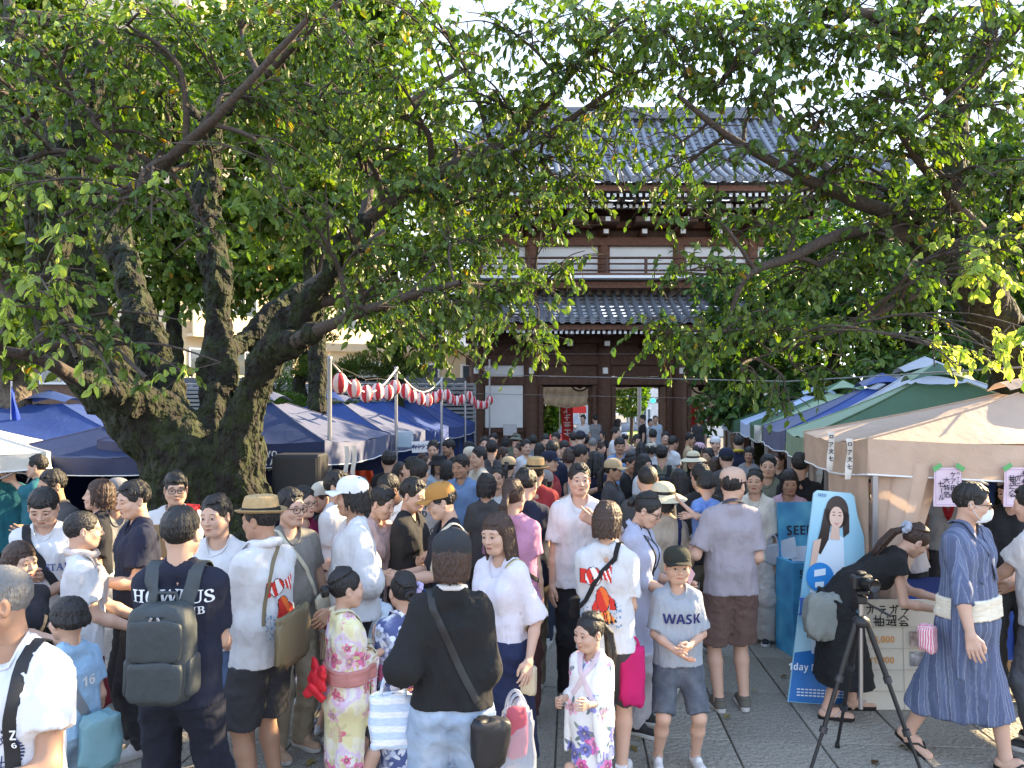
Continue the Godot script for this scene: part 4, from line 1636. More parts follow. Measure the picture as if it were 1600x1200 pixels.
# ---------------------------------------------------------------- lanterns on poles
func build_lanterns() -> void:
	var poles:=[[515,9.0,558],[619,12.2,574],[690,15.6,590],[727,19.2,596],[765,22.5,562]]
	for i in 5:
		var q:Array=poles[i]
		var mb:=MB.new()
		var b:=G(q[0],q[1])
		var t:=P(q[0],q[2],q[1])
		mb.rod(b,Vector3(b.x,t.y,b.z),0.026,10)
		mb.lathe(Vector3(b.x,t.y,b.z),PackedVector2Array([Vector2(0.03,-0.03),Vector2(0.03,0.01),Vector2(0,0.012)]),10)
		mb.lathe(b,PackedVector2Array([Vector2(0.16,0),Vector2(0.16,0.05),Vector2(0.05,0.08),Vector2(0.03,0.10)]),14)
		var o:=put("lantern_pole",mb.commit(),M.pole)
		tag(o,["tall steel lantern pole beside the lettered navy tent, nearest of the row","second steel pole of the lantern row, by the hanging price cards","third steel pole of the lantern row","fourth steel pole of the lantern row before the slatted fence","last lantern pole standing against the white gate panel"][i],"pole","poles carrying the lanterns")
	# one lantern: twelve gores in turn red and white
	var red:=mat(C(0.52,0.018,0.035),0.7)
	red.backlight_enabled=true
	red.backlight=Color(0.35,0.3,0.3)
	var wht:=mat(C(0.72,0.62,0.60),0.7)
	wht.backlight_enabled=true
	wht.backlight=Color(0.5,0.45,0.42)
	var proto:=thing("paper_lantern","","lantern",Vector3.ZERO,0.0,"red and white paper lanterns on the line")
	for gx in 8:
		var rows:=[]
		for j in 15:
			var v:=j/14.0
			var th:=lerpf(0.32,PI-0.32,v)
			var rib:=1.0+0.015*sin(v*60.0)
			var row:=[]
			for k in 5:
				var a:=TAU*(gx+k/4.0)/8.0
				row.append(Vector3(sin(th)*sin(a)*0.088*rib,cos(th)*0.118,sin(th)*cos(a)*0.088*rib))
			rows.append(row)
		var mb:=MB.new()
		mb.grid(rows)
		part("gore",mb,red if gx % 2==0 else wht,proto)
	for s:float in [-1.0,1.0]:
		var mb:=MB.new()
		mb.lathe(Vector3(0,s*0.112,0),PackedVector2Array([Vector2(0.030,-0.012),Vector2(0.033,0.0),Vector2(0.030,0.012)]),12)
		part("rim",mb,M.black,proto)
	var hk:=MB.new()
	hk.tube(PackedVector3Array([Vector3(-0.03,0.118,0),Vector3(-0.02,0.16,0),Vector3(0,0.178,0),Vector3(0.02,0.16,0),Vector3(0.03,0.118,0)]),PackedFloat32Array([0.003,0.003,0.003,0.003,0.003]),5)
	part("wire_loop",hk,M.black,proto)
	var where:=[[531,599],[553,607],[572,615],[590,612],[606,613],[617,605],[633,611],[644,619],[657,623],[668,625],[679,621],[688,617],[698,617],[704,623],[713,626],[722,624],[733,618],[738,626],[746,632],[753,633],[760,632],[766,625]]
	var ds:=[9.3,9.9,10.5,11.1,11.7,12.2,12.8,13.4,13.9,14.5,15.1,15.6,16.2,16.9,17.6,18.4,19.2,19.8,20.5,21.2,21.9,22.5]
	var line:=PackedVector3Array()
	for i in where.size():
		var p:=P(where[i][0],where[i][1],ds[i])
		var o:Node3D=proto if i==0 else dup(proto,"",p,0)
		o.position=p
		o.rotation.y=i*0.37+(0.0 if i==0 else 0.3)
		o.scale=Vector3.ONE*(1.05 if i % 3 else 1.1)
		var lb:="red and white striped paper lantern, number %s along the line from the near pole" % ["one","two","three","four","five","six","seven","eight","nine","ten","eleven","twelve","thirteen","fourteen","fifteen","sixteen","seventeen","eighteen","nineteen","twenty","twenty one","twenty two"][i]
		o.set_meta("label",lb)
		line.append(p+Vector3(0,0.19,0))
	var cm:=MB.new()
	var pts:=PackedVector3Array([P(516,562,9.0)])
	pts.append_array(line)
	var rr:=PackedFloat32Array()
	rr.resize(pts.size())
	rr.fill(0.006)
	cm.tube(pts,rr,5)
	tag(put("lantern_cable",cm.commit(),M.black),"black cable that the red and white lanterns hang from","cable")
	for k in 2:
		var a:Array=poles[k]
		var b:Array=poles[k+1]
		var rp:=PackedVector3Array()
		var r2:=PackedFloat32Array()
		for i in 17:
			var u:=i/16.0
			rp.append(P(a[0],a[2]+3,a[1]).lerp(P(b[0],b[2]+3,b[1]),u)-Vector3(0,0.38*sin(u*PI)*(1.0-0.2*k),0))
			r2.append(0.013)
		var rm:=MB.new()
		rm.tube(rp,r2,7)
		tag(put("rope",rm.commit(),M.lamp_wire),["white rope sagging between the first and second lantern poles","white rope sagging between the second and third lantern poles"][k],"rope")
	# overhead wires
	for q in [[[745,585,24],[1230,596,12],[1610,573,6.4]],[[820,553,23.4],[1180,553,23.4]],[[745,615,23.6],[1080,622,23.6]]]:
		var ps:=PackedVector3Array()
		for w in q:
			ps.append(P(w[0],w[1],w[2]))
		var r3:=PackedFloat32Array()
		r3.resize(ps.size())
		r3.fill(0.008)
		var wm:=MB.new()
		wm.tube(ps,r3,5)
		tag(put("wire",wm.commit(),mat(C(0.25,0.25,0.25),0.6)),["long wire strung from the gate to the right cherry trunk","thin wire across the dark brackets of the gate","thin wire across the open doorways of the gate"][0 if q.size()==3 else (1 if q[0][1]==553 else 2)],"wire")
# ---------------------------------------------------------------- what stands behind
func block(called:String,label:String,cat:String,at:Vector3,turn:float,sz:Vector3,wallm:Material,cols:int,floors:int,winm:Material,frame:Material,balcony:=false) -> Node3D:
	var b:=thing(called,label,cat,at,turn)
	var w:=MB.new()
	w.box(Vector3(0,sz.y/2,0),sz)
	part("wall",w,wallm,b)
	var rf:=MB.new()
	rf.box(Vector3(0,sz.y+0.15,0),Vector3(sz.x+0.3,0.3,sz.z+0.3))
	part("roof",rf,wallm,b)
	var fh:=sz.y/floors
	for side in 2:
		var wide:=sz.x if side==0 else sz.z
		var nc:=cols if side==0 else maxi(2,int(cols*sz.z/sz.x))
		var bs:=Basis() if side==0 else Basis(Vector3.UP,PI/2*(1.0 if at.x<3 else -1.0))
		var off:=sz.z/2 if side==0 else sz.x/2
		var cw:=wide/nc
		for f in floors:
			if balcony:
				var bl:=MB.new()
				bl.box(bs*Vector3(0,f*fh+0.55,off+0.5),Vector3(wide*0.96,1.0,0.12),bs)
				bl.box(bs*Vector3(0,f*fh+0.02,off+0.28),Vector3(wide*0.96,0.14,0.56),bs)
				part("balcony",bl,wallm,b)
			for c in nc:
				var p:=bs*Vector3(-wide/2+cw*(c+0.5),f*fh+fh*0.55,off+0.03)
				var fr:=MB.new()
				fr.box(p,Vector3(cw*0.62,fh*0.56,0.08),bs)
				var fo:=part("window",fr,frame,b)
				var pn:=MB.new()
				pn.box(p+bs*Vector3(-cw*0.145,0,0.045),Vector3(cw*0.26,fh*0.49,0.02),bs)
				part("pane",pn,winm,fo)
				pn=MB.new()
				pn.box(p+bs*Vector3(cw*0.145,0,0.045),Vector3(cw*0.26,fh*0.49,0.02),bs)
				part("pane",pn,winm,fo)
	return b
func shrub(label:String,at:Vector3,rad:Vector3,seed_:int,n:int,hue:Color,leaf:Mesh,stem:=false,called:="shrub",cat:="shrub") -> void:
	var t:=thing(called,label,cat,at)
	var r:=RandomNumberGenerator.new()
	r.seed=seed_
	var sm:=MB.new()
	if stem:
		sm.tube(PackedVector3Array([Vector3(0,-at.y,0),Vector3(0.08,-at.y*0.5,0),Vector3(-0.03,0,0)]),PackedFloat32Array([0.11,0.09,0.05]),8)
	for k in 9:
		var v:=Vector3(r.randfn(),absf(r.randfn())*0.7,r.randfn()).normalized()*rad*0.8
		sm.tube(PackedVector3Array([Vector3(v.x*0.1,0 if stem else -rad.y*0.5,v.z*0.1),v*0.6,v]),PackedFloat32Array([0.03,0.02,0.006]),5)
	part("stem",sm,M.twig,t).set_meta("kind","stuff")
	var mm:=MultiMesh.new()
	mm.transform_format=MultiMesh.TRANSFORM_3D
	mm.use_colors=true
	mm.mesh=leaf
	mm.instance_count=n
	for i in n:
		var v:=Vector3(r.randfn(),r.randfn(),r.randfn()).normalized()
		var lump:=0.86+0.16*noise.get_noise_3dv(v*3.1+at)
		var p:=v*rad*pow(r.randf(),0.16)*lump
		p.y=maxf(p.y,-rad.y*0.75)
		var y:=-(v+Vector3(r.randf_range(-0.8,0.8),r.randf_range(-0.4,0.8),r.randf_range(-0.8,0.8))).normalized()
		var x:=y.cross(Vector3(r.randfn(),r.randfn(),r.randfn())).normalized()
		var s:=r.randf_range(0.6,1.1)
		mm.set_instance_transform(i,Transform3D(Basis(x*s,y*s,x.cross(y)*s),p))
		var c:Color=GREENS[r.randi() % GREENS.size()]
		mm.set_instance_color(i,Color(c.r*hue.r,c.g*hue.g,c.b*hue.b))
	var mi:=MultiMeshInstance3D.new()
	mi.name="leaves"
	mi.multimesh=mm
	mi.material_override=M.leaf
	mi.set_meta("kind","stuff")
	t.add_child(mi)
func build_background() -> void:
	# slatted fence and the tiled precinct wall at the left of the gate
	var fe:=thing("slatted_fence","grey fence of horizontal slats between the navy tents and the gate","fence",Vector3(0,0,-23.6))
	var slm:=mat(C(0.34,0.35,0.36),0.6)
	for i in 22:
		var s:=MB.new()
		s.box(Vector3(-5.9,0.35+i*0.125,0),Vector3(9.6,0.062,0.05),Basis(Vector3.RIGHT,0.35))
		part("slat",s,slm,fe)
	for i in 6:
		var p:=MB.new()
		p.box(Vector3(-10.4+i*1.85,1.5,-0.05),Vector3(0.09,3.0,0.06))
		part("post",p,slm,fe)
	var bb:=MB.new()
	bb.box(Vector3(-5.9,1.4,-0.25),Vector3(9.8,2.8,0.05))
	part("backing",bb,M.black,fe)
	var pw:=thing("precinct_wall","long wall with a dark tiled coping behind the pruned pines","wall",Vector3(0,0,-25.2))
	var wb:=MB.new()
	wb.box(Vector3(-9.0,1.25,0),Vector3(16.5,2.5,0.4))
	part("wall",wb,M.plaster,pw)
	for i in 56:
		var x:=-17.2+i*0.295
		var r:=MB.new()
		r.tube(PackedVector3Array([Vector3(x,2.62,0.62),Vector3(x,3.05,0.05),Vector3(x,3.12,0.0)]),PackedFloat32Array([0.075,0.075,0.07]),8)
		part("tile_ridge",r,M.tile,pw)
	var cp:=MB.new()
	cp.box(Vector3(-9.0,2.78,0.32),Vector3(16.6,0.06,0.76),Basis(Vector3.RIGHT,0.64))
	cp.box(Vector3(-9.0,3.16,0),Vector3(16.6,0.16,0.26))
	part("coping",cp,M.tile,pw)
	# clipped shrubs and a cloud pruned pine
	var nl:=leaf_shape(0.09,0.035)
	for q in [[430,612,20.0,0.75,0.62,"round clipped dark shrub left of the pruned pine"],[500,655,18.5,0.9,0.5,"low clipped shrub above the lettered tent roof"],[452,640,18.0,0.55,0.45,"small clipped shrub beside the pruned pine trunk"],[560,650,19.0,0.8,0.42,"wide flat clipped shrub behind the lanterns"]]:
		var p:=P(q[0],q[1],q[2])
		shrub(q[5],p,Vector3(q[3],q[4],0.8),int(q[0]),2600,Color(0.75,0.85,0.8),nl,true)
	var pine:=thing("pruned_pine","cloud pruned pine with flat dark pads behind the lanterns","pine")
	var pc:=curve_pts([[G(470,19.4),0.17],[P(472,640,19.4),0.15],[P(466,600,19.4),0.13],[P(480,560,19.4),0.09],[P(455,520,19.4),0.05]],6)
	var pads:=[[455,575,1.0],[505,585,0.8],[590,570,0.95],[560,585,0.7],[630,585,0.6],[470,530,0.9]]
	var limbs:=[pc]
	for q in pads:
		limbs.append(curve_pts([[pc[0][14],0.07],[P(q[0]*0.6+470*0.4,q[1]+8,19.2),0.05],[P(q[0],q[1]+4,19.0),0.03]],4))
	part("trunk",trunk_mesh(limbs,0.05,0.08,0.02,0.02),M.bark,pine)
	for q in pads:
		var r:=RandomNumberGenerator.new()
		r.seed=int(q[0])
		var mm:=MultiMesh.new()
		mm.transform_format=MultiMesh.TRANSFORM_3D
		mm.use_colors=true
		mm.mesh=nl
		mm.instance_count=1500
		for i in 1500:
			var v:=Vector3(r.randfn(),absf(r.randfn())*0.9-0.25,r.randfn()).normalized()*pow(r.randf(),0.25)
			var p:=P(q[0],q[1],19.0)+v*Vector3(q[2],0.30,q[2]*0.8)
			var y:=-(v+Vector3(0,1.0,0)+Vector3(r.randfn(),r.randfn(),r.randfn())*0.4).normalized()
			var x:=y.cross(Vector3(r.randfn(),r.randfn(),r.randfn())).normalized()
			mm.set_instance_transform(i,Transform3D(Basis(x*0.6,y*1.1,x.cross(y)*0.6),p))
			mm.set_instance_color(i,GREENS[r.randi() % 6]*0.75)
		var mi:=MultiMeshInstance3D.new()
		mi.name="needle_pad"
		mi.multimesh=mm
		mi.material_override=M.leaf
		mi.set_meta("kind","stuff")
		pine.add_child(mi,true)
	# low hedge by the bed
	for q in [[205,880,7.3,0.42,0.30,"clipped green shrub on the planting bed beside the tent legs"],[180,930,6.9,0.40,0.22,"low shrub at the near kerb of the planting bed"]]:
		shrub(q[5],P(q[0],q[1],q[2]),Vector3(q[3],q[4],0.4),int(q[0]),1800,Color(0.8,0.95,0.8),leaf_shape(0.05,0.028))
	# buildings
	var cream:=tri_mat(noise_tex(0.01,3,101,[[0.0,C(0.60,0.49,0.32)],[1.0,C(0.70,0.59,0.40)]],256),0.2,0.9)
	var pale:=tri_mat(noise_tex(0.01,3,102,[[0.0,C(0.55,0.58,0.60)],[1.0,C(0.68,0.70,0.72)]],256),0.2,0.9)
	var brick:=tri_mat(noise_tex(0.05,3,103,[[0.0,C(0.12,0.075,0.055)],[1.0,C(0.19,0.12,0.09)]],256),0.7,0.9)
	var pane:=mat(C(0.06,0.08,0.10),0.08)
	pane.metallic_specular=0.8
	block("apartment_building","tall cream apartment building sunlit behind the trees on the left","building",Vector3(-15.5,0,-41),1.0,Vector3(13,24,12),cream,6,9,pane,M.paint_white,true)
	block("apartment_building","low cream building behind the precinct wall and lanterns","building",Vector3(-4.6,0,-33),0.35,Vector3(7,4.4,6),cream,3,2,pane,M.paint_white)
	block("brick_building","dark brown brick building with a pale band at the far left","building",Vector3(-17.5,0,-24),0.25,Vector3(10,4.6,6),brick,5,2,pane,M.paint_white)
	block("office_building","pale blue grey building beyond the right cherry trunk","building",Vector3(34,0,-43),-0.3,Vector3(12,18,10),pale,7,7,pane,M.paint_white,true)
	# the street seen through the doorways
	var rd:=MB.new()
	rd.quad(Vector3(1.2,-0.015,-31),Vector3(9.5,-0.015,-31),Vector3(9.5,-0.015,-190),Vector3(1.2,-0.015,-190))
	structure("road",rd,mat(C(0.09,0.09,0.095),0.85))
	var ln:=MB.new()
	for i in 10:
		ln.quad(Vector3(5.3,-0.008,-40-i*8.0),Vector3(5.45,-0.008,-40-i*8.0),Vector3(5.45,-0.008,-44-i*8.0),Vector3(5.3,-0.008,-44-i*8.0))
	var cw:=structure("road_markings",ln,M.paint_white)
	cw.set_meta("kind","structure")
	block("shop_building","shop building with warm lit front beyond the left doorway","building",Vector3(-2.2,0,-52),0.1,Vector3(9,9,10),pale,4,3,pane,M.paint_white)
	block("office_building","grey office block far down the street behind the green signals","building",Vector3(6.0,0,-120),0.0,Vector3(14,34,12),tri_mat(noise_tex(0.02,3,104,[[0.0,C(0.22,0.27,0.33)],[1.0,C(0.33,0.38,0.44)]],128),0.2),8,10,pane,pale)
	block("office_building","white building on the right side of the far street","building",Vector3(16.5,0,-70),0.0,Vector3(10,14,14),pale,5,5,pane,M.paint_white)
	# shop awning with red stripe
	var aw:=thing("shop_awning","red and white awning of the shop beyond the left doorway","awning",P(872,636,44))
	var ab:=MB.new()
	ab.box(Vector3(0,0.3,0),Vector3(3.2,0.5,0.3))
	part("white_band",ab,M.paint_white,aw)
	ab=MB.new()
	ab.box(Vector3(0,-0.15,0.05),Vector3(3.2,0.4,0.3))
	part("red_band",ab,mat(C(0.5,0.03,0.03),0.6),aw)
	var lf:=leaf_shape(0.34,0.2)
	for q in [[985,612,40.0,1.0,1.5,"street tree seen through the middle doorway of the gate"],[852,640,34.0,0.8,1.2,"small street tree at the left jamb of the left doorway"]]:
		shrub(q[5],P(q[0],q[1],q[2]),Vector3(q[3],q[4],1.4),int(q[0]),1500,Color(0.9,1.0,1.1),lf,true,"street_tree","tree")
	var up:=MB.new()
	up.rod(G(999,33),P(999,500,33),0.09,10,0.075)
	tag(put("utility_pole",up.commit(),mat(C(0.42,0.43,0.44),0.7)),"grey utility pole standing in the middle doorway of the gate","pole")
	var sig_on:=mat(C(0.02,0.4,0.33),0.4)
	sig_on.emission_enabled=true
	sig_on.emission=Color(0.1,1.0,0.8)
	sig_on.emission_energy_multiplier=2.2
	var k:=0
	for q in [[961,626],[1022,626]]:
		var s:=thing("traffic_signal",["green traffic signal left of the street tree","green traffic signal on an arm right of the utility pole"][k],"traffic light",P(q[0],q[1],60))
		var h:=MB.new()
		h.box(Vector3(0.3,0,0),Vector3(1.25,0.42,0.18),Basis(),0.03)
		part("housing",h,mat(C(0.3,0.31,0.31),0.6),s)
		for j in 3:
			var l:=MB.new()
			l.lathe(Vector3(-0.1+j*0.4,0,0.1),PackedVector2Array([Vector2(0.16,0),Vector2(0.15,0.03),Vector2(0,0.05)]),12,Vector3.ONE,Basis(Vector3.RIGHT,PI/2))
			part("signal_light",l,sig_on if j==0 else M.black,s)
		var pl:=MB.new()
		pl.rod(Vector3(1.1,-5.2,-0.1),Vector3(1.1,0.3,-0.1),0.08)
		pl.rod(Vector3(0.2,0.25,-0.1),Vector3(1.1,0.25,-0.1),0.05)
		part("post",pl,M.pole,s)
		k+=1
	car("lime green and black taxi waiting on the street in the middle doorway",G(988,43),0.0,mat(C(0.42,0.62,0.06),0.3),"taxi")
	car("dark red car parked beyond the left doorway of the gate",G(872,40),0.5,mat(C(0.35,0.02,0.03),0.3),"car")
	# banners with white characters
	k=0
	for q in [[885,618,690,29.5,0.46],[1090,612,668,29.0,0.50],[1118,610,665,29.3,0.62]]:
		var d:float=q[3]
		var t:=P(q[0],q[1],d)
		var b:=P(q[0],q[2],d)
		var bn:=thing("banner",["tall red banner with white characters in the left doorway","red banner with a pale emblem in the right doorway","dark maroon banner with a round crest in the right doorway"][k],"banner",Vector3(t.x,0,t.z))
		var pm:=MB.new()
		pm.rod(Vector3(-q[4]/2-0.03,0,0),Vector3(-q[4]/2-0.03,t.y+0.12,0),0.014)
		pm.rod(Vector3(-q[4]/2-0.03,t.y+0.05,0),Vector3(q[4]/2,t.y+0.05,0),0.008)
		part("banner_pole",pm,M.pole,bn)
		var rows:=[]
		for j in 10:
			var row:=[]
			for i in 8:
				row.append(Vector3((i/7.0-0.5)*q[4]+0.06*j/9.0*(1 if k==0 else 0),lerpf(t.y,b.y,j/9.0),0.03*sin(i*0.9+j*0.7)))
			rows.append(row)
		var cm:=MB.new()
		cm.grid(rows)
		part("cloth",cm,cloth(C(0.56,0.03,0.025) if k<2 else C(0.09,0.012,0.02)),bn)
		var gm:=MB.new()
		if k==0:
			var gl:=["0292 5058 1585","0191 5059 2747 5519","1131 1191 5159 2585","0191 3137 6167 1595","1191 5058 0696 2769"]
			for j in 5:
				strokes(gm,gl[j],Transform3D(Basis(),Vector3(-0.02+0.012*j,t.y-0.26-j*0.29,0.05)),0.24,0.035)
		else:
			for j in 16:
				var a:=TAU*j/16.0
				var a2:=TAU*(j+1)/16.0
				var c:=Vector3(0,t.y-0.35,0.05)
				gm.quad(c+Vector3(cos(a),sin(a),0)*0.11,c+Vector3(cos(a),sin(a),0)*0.16,c+Vector3(cos(a2),sin(a2),0)*0.16,c+Vector3(cos(a2),sin(a2),0)*0.11)
			strokes(gm,"1191 5159 0595 2767 2969",Transform3D(Basis(),Vector3(0,t.y-0.82,0.05)),0.3,0.045)
		part("lettering",gm,M.paint_white if k!=1 else mat(C(0.85,0.6,0.35)),bn).set_meta("kind","stuff")
		k+=1
	var fl:=thing("flag","blue festival flag on a white pole at the left edge","flag",P(18,660,11.5))
	var fm:=MB.new()
	fm.rod(Vector3(0,-2.0,0),Vector3(0,0.62,0),0.012)
	part("flagpole",fm,M.paint_white,fl)
	var fr:=[]
	for j in 10:
		var row:=[]
		for i in 8:
			row.append(Vector3(0.01+i/7.0*(0.02+0.17*j/9.0),0.55-j*0.075-0.02*i,0.03*sin(i*1.3+j*0.4)))
		fr.append(row)
	fm=MB.new()
	fm.grid(fr)
	part("cloth",fm,cloth(C(0.02,0.06,0.42)),fl)
func car(label:String,at:Vector3,turn:float,body:Material,called:String) -> void:
	var c:=thing(called,label,"car",at,turn)
	var mb:=MB.new()
	var prof:=[[-2.1,0.35,0.75],[-2.0,0.30,0.95],[-0.9,0.28,1.02],[0.9,0.28,0.98],[2.0,0.30,0.86],[2.15,0.36,0.66]]
	var rows:=[]
	for q in prof:
		rows.append([Vector3(-0.82,q[1],q[0]),Vector3(-0.86,lerpf(q[1],q[2],0.6),q[0]),Vector3(-0.78,q[2],q[0]),Vector3(0,q[2]+0.04,q[0]),Vector3(0.78,q[2],q[0]),Vector3(0.86,lerpf(q[1],q[2],0.6),q[0]),Vector3(0.82,q[1],q[0])])
	mb.grid(rows)
	mb.quad(Vector3(-0.82,0.36,2.15),Vector3(0.82,0.36,2.15),Vector3(0.78,0.66,2.15),Vector3(-0.78,0.66,2.15))
	part("body",mb,body,c)
	mb=MB.new()
	rows=[]
	for q in [[-1.7,1.0,0.76],[-1.2,1.45,0.64],[0.2,1.48,0.64],[1.05,1.0,0.74]]:
		rows.append([Vector3(-q[2]-0.04,0.95,q[0]),Vector3(-q[2],q[1],q[0]),Vector3(0,q[1]+0.03,q[0]),Vector3(q[2],q[1],q[0]),Vector3(q[2]+0.04,0.95,q[0])])
	mb.grid(rows)
	part("cabin",mb,mat(C(0.02,0.025,0.03),0.15),c)
	for x:float in [-0.78,0.78]:
		for z:float in [-1.3,1.35]:
			mb=MB.new()
			mb.lathe(Vector3(x,0.31,z),PackedVector2Array([Vector2(0,-0.09),Vector2(0.28,-0.09),Vector2(0.31,-0.06),Vector2(0.31,0.06),Vector2(0.28,0.09),Vector2(0,0.09)]),16,Vector3.ONE,Basis(Vector3.BACK,PI/2))
			part("wheel",mb,M.black,c)
		mb=MB.new()
		mb.box(Vector3(x*0.75,0.68,2.12),Vector3(0.34,0.13,0.08),Basis(),0.02)
		part("headlight",mb,mat(C(0.8,0.82,0.85),0.1),c)
# ---------------------------------------------------------------- heads, hair, hands, feet (kept once per kind and fineness)
var lib:={}
const HEAD_CELL:=[0.0042,0.0072,0.0135]
const HAND_CELL:=[0.0038,0.0062,0.012]
const BODY_CELL:=[0.0125,0.019,0.032]
func head_mb(kind:String,lod:int) -> MB:
	var key:="head"+kind+str(lod)
	if lib.has(key):
		return lib[key]
	var cell:float=HEAD_CELL[lod]
	var f:=Field.new(Vector3(-0.115,-0.215,-0.135),Vector3(0.115,0.15,0.14),cell)
	var jw:=1.0 if kind=="m" else (0.93 if kind=="f" else 0.95)
	f.egg(Vector3(0,0.03,-0.014),Vector3(0.075,0.088,0.093),0.01)
	f.egg(Vector3(0,-0.04,0.016),Vector3(0.060*jw,0.068,0.068),0.035)
	f.egg(Vector3(0,-0.092 if kind!="c" else -0.084,0.052),Vector3(0.024*jw,0.018,0.024),0.03)
	for s:float in [-1.0,1.0]:
		f.egg(Vector3(s*0.037,-0.028,0.052),Vector3(0.027,0.026,0.026)*(1.0 if kind!="c" else 1.15),0.025)
		f.bone(Vector3(s*0.05*jw,-0.05,0.0),Vector3(s*0.03*jw,-0.088,0.045),0.024,0.018,0.03)
	f.bone(Vector3(-0.042,0.021,0.066),Vector3(0.042,0.021,0.066),0.013,0.013,0.02)
	if lod<2:
		for s:float in [-1.0,1.0]:
			f.egg(Vector3(s*0.032,0.001,0.094),Vector3(0.018,0.0125,0.016),0.014,true)
			f.egg(Vector3(s*0.031,-0.0005,0.0735),Vector3(0.0155,0.0095,0.0100),0.004)
			f.egg(Vector3(s*0.031,0.0095,0.0775),Vector3(0.017,0.0032,0.0055),0.004)
	var nz:=0.101 if kind=="m" else (0.097 if kind=="f" else 0.093)
	f.bone(Vector3(0,0.010,0.079),Vector3(0,-0.028,nz),0.0075,0.0105,0.012)
	for s:float in [-1.0,1.0]:
		f.egg(Vector3(s*0.0115,-0.031,nz-0.012),Vector3(0.0085,0.0075,0.010),0.006)
	if lod<2:
		f.bone(Vector3(-0.019,-0.0590,0.0775),Vector3(0,-0.0565,0.0865),0.0042,0.0056,0.007)
		f.bone(Vector3(0.019,-0.0590,0.0775),Vector3(0,-0.0565,0.0865),0.0042,0.0056,0.007)
		f.bone(Vector3(-0.015,-0.0665,0.0775),Vector3(0.015,-0.0665,0.0775),0.0060,0.0060,0.009)
		f.bone(Vector3(-0.024,-0.0618,0.085),Vector3(0.024,-0.0618,0.085),0.0018,0.0018,0.004,0,true)
	for s:float in [-1.0,1.0]:
		f.egg(Vector3(s*0.079,-0.006,-0.012),Vector3(0.008,0.031,0.019),0.006,false,Basis(Vector3.UP,s*0.35))
		if lod<2:
			f.egg(Vector3(s*0.088,-0.003,-0.004),Vector3(0.006,0.018,0.010),0.004,true,Basis(Vector3.UP,s*0.35))
	var nr:=0.054 if kind=="m" else (0.046 if kind=="f" else 0.043)
	f.bone(Vector3(0,-0.05,-0.022),Vector3(0,-0.135,-0.030),nr,nr*1.02,0.025)
	var mb:=MB.new()
	f.mesh(mb)
	for i in mb.v.size():
		var p:=mb.v[i]
		if p.z>-0.005 and p.y>-0.13:
			mb.uv[i]=Vector2(0.5+p.x/0.24,0.5-p.y/0.28)
	lib[key]=mb
	return mb
const SKIN:=[Color(0.54,0.34,0.245),Color(0.41,0.235,0.155),Color(0.25,0.14,0.09)]
